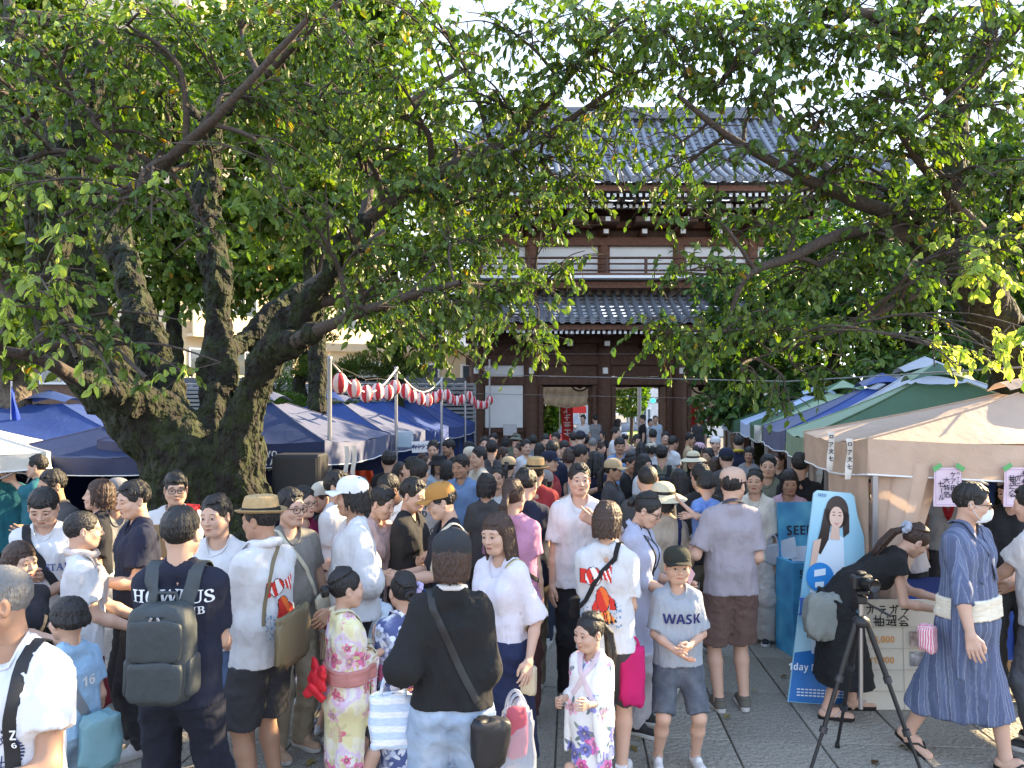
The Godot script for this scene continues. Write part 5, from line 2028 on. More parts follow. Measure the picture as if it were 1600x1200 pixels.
func face_mat(kind:String,tone:int,look:=0) -> StandardMaterial3D:
	var key:="face%s%d%d" % [kind,tone,look]
	if M.has(key):
		return M[key]
	var n:=256
	var im:=Image.create(n,n,false,Image.FORMAT_RGB8)
	var sk:Color=SKIN[tone]
	im.fill(sk.linear_to_srgb())
	var nn:=FastNoiseLite.new()
	nn.frequency=0.05
	var hair:=Color(0.02,0.014,0.011)
	for y in n:
		for x in n:
			var tall:=1.0 if look==0 else (0.78 if look==1 else 0.9)
			var brow:=1.0 if look==0 else (1.35 if look==1 else 0.75)
			var X:=absf((x+0.5)/n-0.5)*0.24
			var Y:=(0.5-(y+0.5)/n)*0.28
			if X>0.075 or Y>0.05 or Y<-0.1:
				continue
			var c:=sk*(1.0+0.07*nn.get_noise_2d(x,y))
			# lips
			var up:=-0.0535-0.0022*cos(X*300.0)*(1.0 if X<0.01 else 0.0)-X*0.25
			var lo:=-0.0735+X*X*22.0
			if X<0.0235 and Y<up and Y>lo:
				var lip:=Color(sk.r*0.86,sk.g*0.55,sk.b*0.55) if kind=="m" else (Color(0.42,0.11,0.10) if kind=="f" else Color(sk.r*0.95,sk.g*0.55,sk.b*0.55))
				c=c.lerp(lip,0.8)
			if X<0.024 and absf(Y+0.0620-X*X*2.0)<0.0011:
				c=Color(0.10,0.035,0.03)
			# nostrils
			if Vector2((X-0.009)/0.0042,(Y+0.0385)/0.0020).length()<1.0:
				c=Color(0.07,0.03,0.022)
			# eyes
			var ex:=(X-0.031)/0.0150
			var top:=(0.0056 if kind=="m" else (0.0062 if kind=="f" else 0.0068))*(1.0-ex*ex)-0.0008+0.0012*ex
			var bot:=-0.0044*(1.0-ex*ex)-0.0008+0.0012*ex
			top *= tall
			if absf(ex)<1.0:
				if Y<top and Y>bot:
					c=Color(0.46,0.41,0.38)
					var ir:=Vector2(X-0.0305,Y-0.0004).length()
					if ir<0.0066:
						c=Color(0.035,0.018,0.011)
					if ir<0.0026:
						c=Color(0.004,0.004,0.004)
				var th:=0.0024 if kind=="f" else 0.0017
				if Y>=top-0.0003 and Y<top+th:
					c=c.lerp(Color(0.03,0.018,0.014),0.95)
				if Y<=bot and Y>bot-0.0007:
					c=c.lerp(Color(0.12,0.06,0.045),0.6)
			# brows
			var bx:=(X-0.034)/0.0195
			if absf(bx)<1.0:
				var by:=0.0225+(0.0035 if look!=1 else 0.0015)*(1.0-bx*bx)-0.002*bx
				var bt:=(0.0036 if kind=="m" else 0.0023)*brow*(1.0-0.6*maxf(bx,0.0))*sqrt(1.0-bx*bx)
				if absf(Y-by)<bt:
					c=c.lerp(hair,0.82+0.15*nn.get_noise_2d(x*9,y*3))
			im.set_pixel(x,y,Color(clampf(c.r,0,1),clampf(c.g,0,1),clampf(c.b,0,1)).linear_to_srgb())
	var m:=mat(Color.WHITE,0.55)
	m.albedo_texture=ImageTexture.create_from_image(im)
	m.metallic_specular=0.4
	m.subsurf_scatter_enabled=true
	m.subsurf_scatter_strength=0.08
	M[key]=m
	return m
# hair: a skull shell open at the face, covered by overlapping tapered locks
func hair_mb(style:String,lod:int) -> MB:
	var key:="hair"+style+str(lod)
	if lib.has(key):
		return lib[key]
	var cell:float=[0.0052,0.0082,0.0135][lod]
	var r:=RandomNumberGenerator.new()
	r.seed=hash(style)
	var low:=-0.36 if style=="long" or style=="pony" else -0.19
	var f:=Field.new(Vector3(-0.15,low,-0.22),Vector3(0.15,0.17,0.15),cell)
	var cen:=Vector3(0,0.03,-0.016)
	var rad:=Vector3(0.079,0.092,0.098)
	f.egg(cen,rad,0.005)
	var short:bool=style in ["short","crop","fringe","swept","bald"]
	var tied:bool=style in ["pony","bun","braids"]
	# face opening and nape
	f.egg(Vector3(0,-0.055,0.085),Vector3(0.066,0.088 if style in ["fringe","child"] else (0.100 if style in ["bob","long"] else 0.119),0.085),0.012,true)
	if short:
		f.clip(Vector3(0,-1,0.42).normalized(),0.058)
		for s:float in [-1.0,1.0]:
			f.egg(Vector3(s*0.085,-0.018,-0.004),Vector3(0.022,0.032,0.026),0.006,true)
	elif tied:
		f.clip(Vector3(0,-1,0.42).normalized(),0.058)
		for s:float in [-1.0,1.0]:
			f.egg(Vector3(s*0.085,-0.012,-0.004),Vector3(0.022,0.034,0.024),0.006,true)
	else:
		f.clip(Vector3(0,-1,0),0.075)
	if style=="crop":
		f.rough(noise,0.004,Vector3(60,60,60))
	else:
		var count:=150 if lod==0 else (70 if lod==1 else 22)
		for i in count:
			var phi:=TAU*(i+r.randf())/count
			var fr := cos(phi)
			var crown:=Vector3(0.012+r.randf_range(-0.02,0.02),0.03+rad.y,-0.03+r.randf_range(-0.025,0.02))
			var th:=1.25
			var drop:=0.0
			if fr>0.62:
				th=r.randf_range(0.72,1.0) if style in ["short","swept","pony","bun","braids"] else 1.22
				if style=="long" or style=="bob":
					th=1.05
			elif fr>0.1:
				th=1.35 if not short else 1.28
			elif short or tied:
				th=1.55 if fr>-0.4 else 1.95
			else:
				th=1.6
			if style=="bob" and fr<0.5:
				drop=0.12
			if style=="long" and fr<0.5:
				drop=0.24
			if style=="child" and fr<0.5:
				drop=0.045
			th+=r.randf_range(-0.08,0.08)
			if tied and fr<0.75:
				# combed back to the knot
				th=1.35
			var last:=crown
			var n:=6 if lod==0 else 4
			var w:=(0.0125 if lod==0 else 0.0165)*(1.0 if lod<2 else 1.5)
			var lift:=r.randf_range(0.975,1.06) if style in ["short","swept","fringe","child"] else r.randf_range(0.985,1.035)
			var sway:=r.randf_range(-0.16,0.16)
			for q in n:
				var t:=lerpf(0.25,th,float(q+1)/n)
				var ph:=phi+sway*q/n+(0.3 if style=="swept" and fr>0.3 else 0.0)*q/n
				if tied:
					ph=lerp_angle(phi,PI,0.84*(q+1)/n)
				var e:=lift+0.012*sin(q*1.7+phi*9.0)
				var p:=cen+Vector3(sin(t)*sin(ph)*rad.x,cos(t)*rad.y,sin(t)*cos(ph)*rad.z)*e
				if q==n-1 and short and fr>0.62:
					p+=Vector3(0.008,0.004,0.006)
				f.bone(last,p,w*(1.0-0.64*q/n),w*(1.0-0.64*(q+1)/n),0.003)
				last=p
			if drop>0.0:
				var dn:=drop*r.randf_range(0.85,1.05)
				var out:=Vector3(last.x*0.06,-dn,last.z*0.05-0.005)
				if style=="bob":
					out.x-=last.x*0.1
				f.bone(last,last+out*0.55,w*0.75,w*0.7,0.006)
				f.bone(last+out*0.55,last+out,w*0.7,w*0.28,0.006)
	if style=="pony":
		var a:=Vector3(0,0.035,-0.115)
		f.egg(a,Vector3(0.024,0.024,0.022),0.01)
		for i in 14:
			var d:=Vector3(r.randf_range(-0.022,0.022),0,r.randf_range(-0.02,0.02))
			var b:=a+Vector3(0,-0.08,-0.045)+d
			var e:=a+Vector3(0.01,-0.20,-0.04)+d*1.5
			f.bone(a,b,0.016,0.015,0.006)
			f.bone(b,e,0.015,0.012,0.006)
			f.bone(e,e+Vector3(0.0,-r.randf_range(0.06,0.12),0.01),0.012,0.004,0.006)
	if style=="bun":
		var a:=Vector3(0,0.0,-0.125)
		for i in 10:
			var q:=TAU*i/10.0
			f.bone(a+Vector3(cos(q)*0.02,sin(q)*0.02,0),a+Vector3(cos(q+1.2)*0.024,sin(q+1.2)*0.024,-0.018),0.015,0.014,0.004)
	if style=="braids":
		for s:float in [-1.0,1.0]:
			for i in 7:
				f.egg(Vector3(s*(0.075+0.004*(i % 2)),-0.04-i*0.017,-0.035+i*0.004),Vector3(0.0145,0.013,0.014),0.004)
	if style=="crop":
		pass
	elif lod<2:
		f.rough(noise,0.0020,Vector3(75,14,75))
	var mb:=MB.new()
	f.mesh(mb)
	lib[key]=mb
	return mb
# a left hand: wrist at the origin, fingers along -y, palm towards -x, thumb towards +z
func hand_mb(shape:String,lod:int,small:=false) -> MB:
	var key:="hand"+shape+str(lod)+str(small)
	if lib.has(key):
		return lib[key]
	var cell:float=HAND_CELL[lod]
	var f:=Field.new(Vector3(-0.10,-0.21,-0.07),Vector3(0.05,0.04,0.09),cell)
	var curl:=0.32
	if shape=="grip":
		curl=1.15
	elif shape=="pinch":
		curl=0.75
	elif shape=="flat":
		curl=0.08
	var t:=1.0 if not small else 0.86
	f.bone(Vector3(0,0.03,0),Vector3(0,-0.02,0),0.027*t,0.025*t,0.01)
	var zz:=[0.031,0.0105,-0.0105,-0.030]
	var ll:=[0.070,0.078,0.073,0.056]
	for i in 4:
		var kn:=Vector3(0.002,-0.088+0.004*absf(i-1.2),zz[i])
		f.bone(Vector3(0,-0.012,zz[i]*0.45),kn,0.0165*t,0.0115*t,0.013)
		var a:=kn
		var ang:float=curl*(0.75 if shape!="point" or i>0 else 0.0)
		var l:float=ll[i]
		var c2:=curl
		if shape=="point":
			c2=0.05 if i==0 else 1.25
			ang=0.05 if i==0 else 1.0
		for j in 3:
			var seg:float=l*[0.45,0.31,0.24][j]
			var b:=a+Vector3(-sin(ang)*seg,-cos(ang)*seg,zz[i]*0.06)
			f.bone(a,b,0.0098*t-0.0011*j,0.0089*t-0.0011*j,0.0025)
			a=b
			ang+=c2*(0.95 if j==0 else 0.7)
	var tc:=0.6 if shape in ["grip","pinch"] else 0.1
	var th:=[Vector3(0,-0.022,0.018),Vector3(-0.010-0.02*tc,-0.052,0.046-0.008*tc),Vector3(-0.018-0.03*tc,-0.083,0.052-0.022*tc),Vector3(-0.022-0.035*tc,-0.106,0.048-0.035*tc)]
	f.bone(th[0],th[1],0.018*t,0.0135*t,0.012)
	f.bone(th[1],th[2],0.0125*t,0.0108*t,0.003)
	f.bone(th[2],th[3],0.0108*t,0.0085*t,0.003)
	var mb:=MB.new()
	f.mesh(mb)
	lib[key]=mb
	return mb
func shoe_mb(kind:String,which:String) -> MB:
	var key:="shoe"+kind+which
	if lib.has(key):
		return lib[key]
	var mb:=MB.new()
	if which=="sole":
		var rows:=[]
		var prof:=[Vector2(-0.085,0.0),Vector2(-0.078,0.024),Vector2(-0.05,0.033),Vector2(0.0,0.032),Vector2(0.06,0.039),Vector2(0.11,0.042),Vector2(0.15,0.034),Vector2(0.172,0.016),Vector2(0.178,0.0)]
		for lv in [[0.0,0.97],[0.006,1.02],[0.024,1.02],[0.028,0.96],[0.028,0.0]]:
			var row:=[]
			for i in prof.size():
				row.append(Vector3(prof[i].y*lv[1],lv[0]+(0.006 if i>6 and lv[0]<0.01 else 0.0),prof[i].x*(1.0 if lv[1]>0.5 else 0.97)))
			for i in range(prof.size()-2,-1,-1):
				row.append(Vector3(-prof[i].y*lv[1],lv[0]+(0.006 if i>6 and lv[0]<0.01 else 0.0),prof[i].x*(1.0 if lv[1]>0.5 else 0.97)))
			rows.append(row)
		mb.grid(rows,true)
	else:
		var f:=Field.new(Vector3(-0.06,0.0,-0.11),Vector3(0.06,0.14,0.2),0.0075)
		f.bone(Vector3(0,0.035,-0.045),Vector3(0,0.028,0.14),0.036,0.034,0.02)
		f.bone(Vector3(0,0.04,-0.035),Vector3(0,0.065,0.05),0.034,0.028,0.02)
		if kind=="shoe":
			f.bone(Vector3(0,0.05,-0.035),Vector3(0,0.10,-0.04),0.036,0.040,0.02,2)
		f.clip(Vector3(0,-1,0),-0.022)
		f.mesh(mb)
	lib[key]=mb
	return mb
# ---------------------------------------------------------------- the figure
func ik(a:Vector3,b:Vector3,l1:float,l2:float,pole:Vector3) -> Array:
	var d:=b-a
	var le:=clampf(d.length(),0.05,(l1+l2)*0.998)
	var dir:=d.normalized()
	var x:=(l1*l1-l2*l2+le*le)/(2.0*le)
	var hh:=sqrt(maxf(0.0,l1*l1-x*x))
	var q:=(pole-dir*pole.dot(dir)).normalized()
	return [a+dir*x+q*hh,a+dir*le]
func skeleton(o:Dictionary) -> Dictionary:
	var h:float=o.get("h",1.7)
	var k:=h/1.72
	var kind:String=o.get("kind","m")
	var hh:=0.146+0.0477*h
	var hip:=h*(0.515 if kind!="c" else 0.485)
	var bend:float=o.get("bend",0.0)
	var waist:=h*(0.605 if kind!="c" else 0.59)
	var sy:=h-hh-0.078*k
	var drop:float=o.get("sink", 0.0)
	var low:=Transform3D(Basis(Vector3.RIGHT,bend*0.6),Vector3(0,hip-drop,0))*Transform3D(Basis(),Vector3(0,-hip,0))
	var chest:=low*Transform3D(Basis(Vector3.RIGHT,bend*0.4)*Basis(Vector3.UP,o.get("twist",0.0))*Basis(Vector3.BACK,o.get("lean",0.0)),Vector3(0,waist,0))*Transform3D(Basis(),Vector3(0,-waist,0))
	var hr:Array=o.get("head",[0.0,0.0,0.0])
	var neck:=Vector3(0,h-hh-0.03*k,-0.012*k)
	var hb:=Basis(Vector3.UP,hr[0])*Basis(Vector3.RIGHT,hr[1])*Basis(Vector3.BACK,hr[2])
	var hs:=hh/0.232
	var head:=chest*Transform3D(hb,neck)*Transform3D(Basis.from_scale(Vector3.ONE*hs),Vector3(0,hh*0.5+0.03*k,0.024*k))
	var sw:=h*(0.090 if kind=="m" else (0.080 if kind=="f" else 0.079))
	var S:={"h":h,"k":k,"kind":kind,"hh":hh,"hip":hip,"waist":waist,"sy":sy,"sw":sw,"low":low,"chest":chest,"head":head,"neck":neck,"girth":o.get("girth",1.0)}
	var arms:=[]
	var legs:=[]
	for i in 2:
		var s := 1.0 if i == 0 else -1.0
		var sh:=chest*Vector3(s*sw,sy-0.034*k,-0.004*k)
		var dflt:=Vector3(s*0.205,0.82,0.04)
		var tg:Vector3=o.get("hl" if i==0 else "hr",dflt)
		var pole:Vector3=o.get("pl" if i==0 else "pr",Vector3(s*0.08,-0.4,-1.0))
		var r:=ik(sh,tg*k,0.168*h,0.148*h,pole)
		arms.append([sh,r[0],r[1]])
		var hj:=low*Vector3(s*0.088*k,hip-0.01*k,0)
		var fd:=Vector3(s*0.095,0.0,0.0 if i==0 else 0.015)
		var ft:Vector3=o.get("fl" if i==0 else "fr",fd)
		var an:=Vector3(ft.x*k,ft.y*k+0.078*k,ft.z*k-0.02*k)
		var q:=ik(hj,an,0.242*h,0.234*h,Vector3(s*0.12,0,1))
		legs.append([hj,q[0],q[1]])
	S.arms=arms
	S.legs=legs
	return S
func torso_field(S:Dictionary,cell:float,pts:Array) -> Field:
	var lo:=Vector3(9,9,9)
	var hi:=-lo
	for p:Vector3 in pts:
		lo=lo.min(p)
		hi=hi.max(p)
	var m:=Vector3.ONE*0.2*maxf(S.k,0.8)
	return Field.new(lo-m,hi+m,cell)
func trunk(f:Field,S:Dictionary,hem:float,off:float,loose:float,flat:=1) -> void:
	var k:float=S.k
	var g:float=S.girth
	loose *= k
	off *= k
	var fem:bool=S.kind=="f"
	var ch:Transform3D=S.chest
	var lw:Transform3D=S.low
	for s:float in [-1.0,1.0]:
		var w:=lw*Vector3(s*0.060*k*g,S.waist,0.004)
		var a:=lw*Vector3(s*(0.070*k*g+loose*0.3),hem,0)
		var c:=ch*Vector3(s*0.068*k,S.sy-0.13*k,0.004*k)
		var wr:=((0.070 if fem else 0.082)*k*g+off+loose*0.7)
		var hr:=(0.088*k*g+off+loose+0.008)
		var cr:=(0.084 if fem else 0.094)*k*lerpf(1.0,g,0.6)+off+loose*0.3
		f.bone(a,w,hr,wr,0.05,flat)
		f.bone(w,c,wr,cr,0.06)
		f.bone(c,ch*Vector3(s*(S.sw-0.035*k),S.sy-0.045*k,-0.004),cr*0.72,0.050*k+off,0.07*k)
		f.bone(ch*Vector3(s*S.sw*0.85,S.sy-0.030*k,-0.010),ch*Vector3(s*0.040*k,S.sy+0.026*k,-0.018),0.040*k+off,0.046*k+off,0.05*k)
		if fem:
			f.egg(ch*Vector3(s*0.068*k,S.sy-0.165*k,0.070*k),Vector3(0.058,0.062,0.052)*k+Vector3.ONE*off,0.05)
func sleeve(f:Field,S:Dictionary,i:int,len_:float,r0:float,r1:float,off:float) -> void:
	var a:Array=S.arms[i]
	var k:float=S.k
	var sh:Vector3=a[0]
	if len_<=1.0:
		f.bone(sh,sh.lerp(a[1],len_),r0*k+off,r1*k+off,0.045*k,2)
	else:
		f.bone(sh,a[1],r0*k+off,r1*k+off,0.045*k)
		var e:Vector3=a[1]
		f.bone(e,e.lerp(a[2],len_-1.0),r1*k+off,r1*0.86*k+off,0.03*k,2)
# lays flat shapes (x to the right as seen, y up) on the front or back of the garment
func lay(S:Dictionary,f:Field,src:MB,at:Vector2,back:=false,off:=0.004) -> MB:
	var s:=-1.0 if back else 1.0
	var ch:Transform3D=S.chest
	for i in src.v.size():
		var p:=src.v[i]
		var st:=ch*Vector3((p.x+at.x)*s,p.y+at.y,0.38*s)
		var q:=f.onto(st,ch.basis*Vector3(0,0,-s),off)
		src.v[i]=q
		src.n[i]=ch.basis*Vector3(0,0,s)
	return src
# a strap drawn over the garment through rough points of the chest
func strap(S:Dictionary,f:Field,pts:Array,width:float,off:=0.006) -> MB:
	var ch:Transform3D=S.chest
	var curve:=Curve3D.new()
	for p:Vector3 in pts:
		curve.add_point(p*S.k)
	for i in curve.point_count:
		var a:=curve.get_point_position(maxi(i-1,0))
		var b:=curve.get_point_position(mini(i+1,curve.point_count-1))
		curve.set_point_in(i,(a-b)*0.18)
		curve.set_point_out(i,(b-a)*0.18)
	var n:=30
	var le:=curve.get_baked_length()
	var path:=[]
	var outs:=[]
	for i in n+1:
		var p:=curve.sample_baked(le*i/n)
		var c:=Vector3(p.x*0.35,minf(p.y,S.sy-0.10*S.k),0)
		if p.y>S.sy-0.02*S.k:
			c=Vector3(p.x*0.9,S.sy-0.12*S.k,0)
		var d:=(p-c).normalized()
		var q:=f.onto(ch*(c+d*0.42),ch.basis*-d,off)
		path.append(q)
		outs.append((ch.basis*d).normalized())
	var rows:=[[],[],[],[]]
	for i in n+1:
		var t:Vector3=(path[mini(i+1,n)]-path[maxi(i-1,0)]).normalized()
		var o:Vector3=outs[i]
		var side:=t.cross(o).normalized()*width*0.5
		rows[0].append(path[i]-side-o*0.006)
		rows[1].append(path[i]-side)
		rows[2].append(path[i]+side)
		rows[3].append(path[i]+side-o*0.006)
	var mb:=MB.new()
	mb.grid(rows,true)
	return mb
var folds:=FastNoiseLite.new()
var creases:=FastNoiseLite.new()
func hand_frame(a:Vector3,b:Vector3,palm:Vector3,s:float) -> Basis:
	var y:=(a-b).normalized()
	var x:=-palm*s
	x=(x-y*x.dot(y)).normalized()
	return Basis(x,y,x.cross(y))
func person(o:Dictionary) -> Node3D:
	var at:Vector3=o.at if o.has("at") else G(o.px,o.d,o.get("y",0.0))
	var lod:int=o.get("lod",0 if -at.z<5.6 else (1 if -at.z<9.5 else 2))
	var root:=thing("person",o.get("label","person"),"person",at,deg_to_rad(o.get("rot",0.0)),o.get("group",""))
	var S:=skeleton(o)
	o.S=S
	o.root=root
	var k:float=S.k
	var kind:String=S.kind
	var cell:float=BODY_CELL[lod]*clampf(k,0.75,1.0)
	var tone:int=o.get("tone",0)
	var sd:=Vector3(at.x*7.7,at.z*3.1,at.x+at.z*5.0)
	var thin:=1.0 if kind=="m" else 0.88
	var sleeves:float=o.get("sleeve",0.62)
	var bot:String=o.get("bot","trousers")
	# ---- skin
	var pts:=[S.arms[0][0],S.arms[1][0],S.arms[0][1],S.arms[1][1],S.arms[0][2],S.arms[1][2],S.chest*S.neck]
	var bare:=0.0
	if bot=="shorts" or bot=="skirt":
		pts+=[S.legs[0][1],S.legs[1][1],S.legs[0][2],S.legs[1][2]]
		bare=1.0
	elif bot=="kimono":
		pts+=[S.legs[0][2],S.legs[1][2]]
		bare=0.5
	var f:=torso_field(S,cell*0.95,pts)
	var ch:Transform3D=S.chest
	for i in 2:
		var s:=1.0 if i==0 else -1.0
		var a:Array=S.arms[i]
		f.bone(a[0],a[1],0.046*k*thin,0.038*k*thin,0.02*k)
		f.bone(a[1],a[1].lerp(a[2],0.35),0.038*k*thin,0.040*k*thin,0.02*k)
		f.bone(a[1].lerp(a[2],0.35),a[2],0.039*k*thin,0.026*k*thin,0.015*k)
		f.bone(ch*Vector3(s*S.sw*0.8,S.sy-0.034*k,-0.010),ch*Vector3(s*0.02*k,S.sy+0.03*k,-0.016),0.032*k,0.036*k,0.04*k)
		f.bone(ch*Vector3(s*S.sw*0.7,S.sy-0.05*k,0.0),ch*Vector3(s*0.03*k,S.sy-0.12*k,0.0),0.055*k,0.075*k,0.05*k)
		if bare>0.0:
			var l:Array=S.legs[i]
			if bare==1.0:
				f.bone(l[0],l[1],0.075*k,0.052*k,0.02)
			f.bone(l[1],l[1].lerp(l[2],0.35),0.050*k,0.053*k,0.03)
			f.bone(l[1].lerp(l[2],0.35),l[2],0.053*k,0.034*k,0.02)
			f.bone(l[2],l[2]+Vector3(0,-0.055*k,0.0),0.036*k,0.038*k,0.02)
	f.bone(ch*Vector3(0,S.sy-0.02*k,-0.015*k),ch*Vector3(0,S.neck.y,-0.012*k),0.055*k*thin,0.048*k*thin,0.04*k)
	var mb:=MB.new()
	f.mesh(mb)
	var look:=int(absf(at.x*37.0+at.z*53.0)) % 3 if lod<2 else 0
	var wide:=0.95+0.1*fposmod(at.x*5.3+at.z*7.9,1.0)
	S.head=S.head.scaled_local(Vector3(wide,1.02-0.04*(wide-0.95)*10.0,1.0))
	mb.add(head_mb(kind,lod),S.head)
	var hs:=k*(1.0 if kind!="c" else 1.08)
	for i in 2:
		var s:=1.0 if i==0 else -1.0
		var a:Array=S.arms[i]
		var palm:Vector3=o.get("palml" if i==0 else "palmr",Vector3(-s,0,-0.25))
		var shape:String=o.get("gl" if i==0 else "gr","relax")
		var bs:=hand_frame(a[1],a[2],palm,1.0)
		var bend2:float=o.get("wl" if i==0 else "wr",0.0)
		var b:=bs
		if i==1:
			b=Basis(bs.x,bs.y,bs.z)
			b=Basis(-bs.x,bs.y,-bs.z)
		if bend2!=0.0:
			b=b*Basis(Vector3.BACK,bend2*(-1.0 if i==0 else 1.0))
		mb.add(hand_mb(shape,lod,kind!="m"),Transform3D(b.scaled_local(Vector3.ONE*hs),a[2]),i==1,true)
	part("body",mb,face_mat(kind,tone,look),root)
	o.skin=f
	# ---- top garment
	var top:String=o.get("top","tee")
	var topm:Material=o.get("tm",cloth(o.get("tc",Color.WHITE)))
	var hem:float=o.get("hem",0.485 if bot!="skirt" else 0.58)*S.h
	var loose:float=o.get("loose",0.012)
	var tp:=pts.slice(0,7)
	var sf:Field=null
	if top=="kimono":
		sf=kimono(S,o,root,topm,cell,sd)
	elif top!="none":
		tp.append(S.low*Vector3(0,hem,0))
		sf=torso_field(S,cell,tp)
		trunk(sf,S,hem-0.04,0.010,loose)
		for i in 2:
			if sleeves>0.0:
				var fl:float=o.get("flare",0.010)
				sleeve(sf,S,i,sleeves,0.042,(0.041 if sleeves<=1.0 else 0.040)+fl,0.008*k)
		if sleeves<=0.0:
			for s:float in [-1.0,1.0]:
				sf.bone(ch*Vector3(s*(S.sw+0.045*k),S.sy-0.16*k,0),ch*Vector3(s*(S.sw+0.025*k),S.sy+0.1*k,0),0.062*k,0.072*k,0.02,0,true)
		sf.rough(folds,0.005,Vector3(7.0,3.6,7.0)/maxf(k,0.7),sd)
		if lod<2:
			sf.rough(creases,-0.008,Vector3(4.5,2.6,4.5),sd)
			sf.rough(creases,-0.007,Vector3(9.0,2.4,9.0),sd*1.7)
		var ly:Vector3=S.low.basis*Vector3.UP
		sf.clip(-ly,-ly.dot(S.low*Vector3(0,hem,0)))
		var vneck:float=o.get("vneck",0.0)
		sf.bone(ch*Vector3(0,S.sy+0.056*k,0.004*k),ch*Vector3(0,S.sy+0.2*k,0.0),0.060*k,0.075*k,0.010,0,true)
		sf.egg(ch*Vector3(0,S.sy+0.035*k,0.052*k),Vector3(0.058,0.040,0.045)*k,0.012,true,ch.basis)
		if vneck>0.0:
			sf.bone(ch*Vector3(0,S.sy+0.03*k,0.12*k),ch*Vector3(0,S.sy-vneck*k,0.14*k),0.055*k,0.012*k,0.01,0,true)
		var tb:=MB.new()
		sf.mesh(tb)
		var tn:=part(o.get("tname","shirt"),tb,topm,root)
		if lod<2 and top!="tank" and vneck==0.0:
			var cb:=MB.new()
			var ring:=PackedVector3Array()
			var rr:=PackedFloat32Array()
			for i in 25:
				var q:=TAU*i/24.0
				var rp:=Vector3(sin(q)*0.069,0.16,0.012+cos(q)*(0.066 if cos(q)>0.0 else 0.066))*k+Vector3(0,S.sy,0)
				ring.append(sf.onto(ch*rp,ch.basis*Vector3.DOWN,0.001))
				rr.append(0.0055*k)
			cb.tube(ring,rr,6,false)
			if top=="polo" or top=="shirt":
				for s:float in [-1.0,1.0]:
					var rows:=[[],[]]
					for i in 9:
						var q:=s*lerpf(0.25,PI,i/8.0)
						var inner:=Vector3(sin(q)*0.062,0.075-0.035*cos(q),0.0+cos(q)*0.066)*k+Vector3(0,S.sy,0)
						var outer:=Vector3(sin(q)*0.100,0.040-0.050*cos(q)-(0.02 if i==0 else 0.0),cos(q)*0.100+0.006)*k+Vector3(0,S.sy,0)
						rows[0].append(ch*inner)
						rows[1].append(ch*outer)
					cb.grid(rows,s<0)
			part("collar",cb,o.get("cm",topm),tn)
	o.shirt=sf
	# ---- legs
	var botm:Material=o.get("bm",cloth(o.get("bc",Color(0.1,0.1,0.12))))
	if bot in ["trousers","shorts","skirt"]:
		var bp:=[S.low*Vector3(0,S.waist,0),S.legs[0][0],S.legs[1][0],S.legs[0][1],S.legs[1][1]]
		if bot=="trousers":
			bp+=[S.legs[0][2],S.legs[1][2]]
		var bf:=torso_field(S,cell,bp)
		var bl:float=o.get("bloose",0.012)*k
		var blen:float=o.get("blen",0.93 if bot=="trousers" else 0.0)
		for i in 2:
			var s:=1.0 if i==0 else -1.0
			var l:Array=S.legs[i]
			bf.bone(S.low*Vector3(s*0.066*k*S.girth,S.waist-0.02*k,0.002),S.low*Vector3(s*0.078*k*S.girth,S.hip,-0.006*k),0.078*k*S.girth,0.090*k*S.girth,0.05,1)
			if bot=="skirt":
				var hy:float=o.get("skirt",0.45)*S.h
				var sw2:float=o.get("sflare",0.15)
				var fc:Vector3=(S.legs[0][2]+S.legs[1][2])*0.5
				bf.bone(S.low*Vector3(s*0.078*k,S.hip,-0.006*k),Vector3(s*0.10*k+fc.x*0.6,hy,fc.z*0.6+0.03*k),0.112*k,sw2*k,0.14*k,2)
				continue
			bf.bone(S.low*Vector3(s*0.075*k*S.girth,S.hip-0.01,-0.006*k),l[0].lerp(l[1],0.25),0.090*k*S.girth,0.084*k+bl*0.4,0.06)
			var kr:=0.060*k+bl
			if bot=="shorts":
				var sl:float=o.get("slen",0.86)
				bf.bone(l[0],l[0].lerp(l[1],sl),0.086*k+bl*0.5,0.066*k+bl*1.7,0.03,2)
			else:
				bf.bone(l[0],l[1],0.086*k+bl*0.4,kr,0.03)
				bf.bone(l[1],l[1].lerp(l[2]+Vector3(0,-0.045*k,0),blen),kr,0.046*k+bl*1.25,0.03,2)
		bf.rough(folds,0.005,Vector3(9,6,9),sd*2.0)
		if lod<2:
			bf.rough(creases,-0.011,Vector3(6,6,6),sd)
		if sf and top!="kimono":
			bf.under(sf,S.low,hem+0.010)
		var bb:=MB.new()
		bf.mesh(bb)
		part(o.get("bname",bot),bb,botm,root)
		o.botf=bf
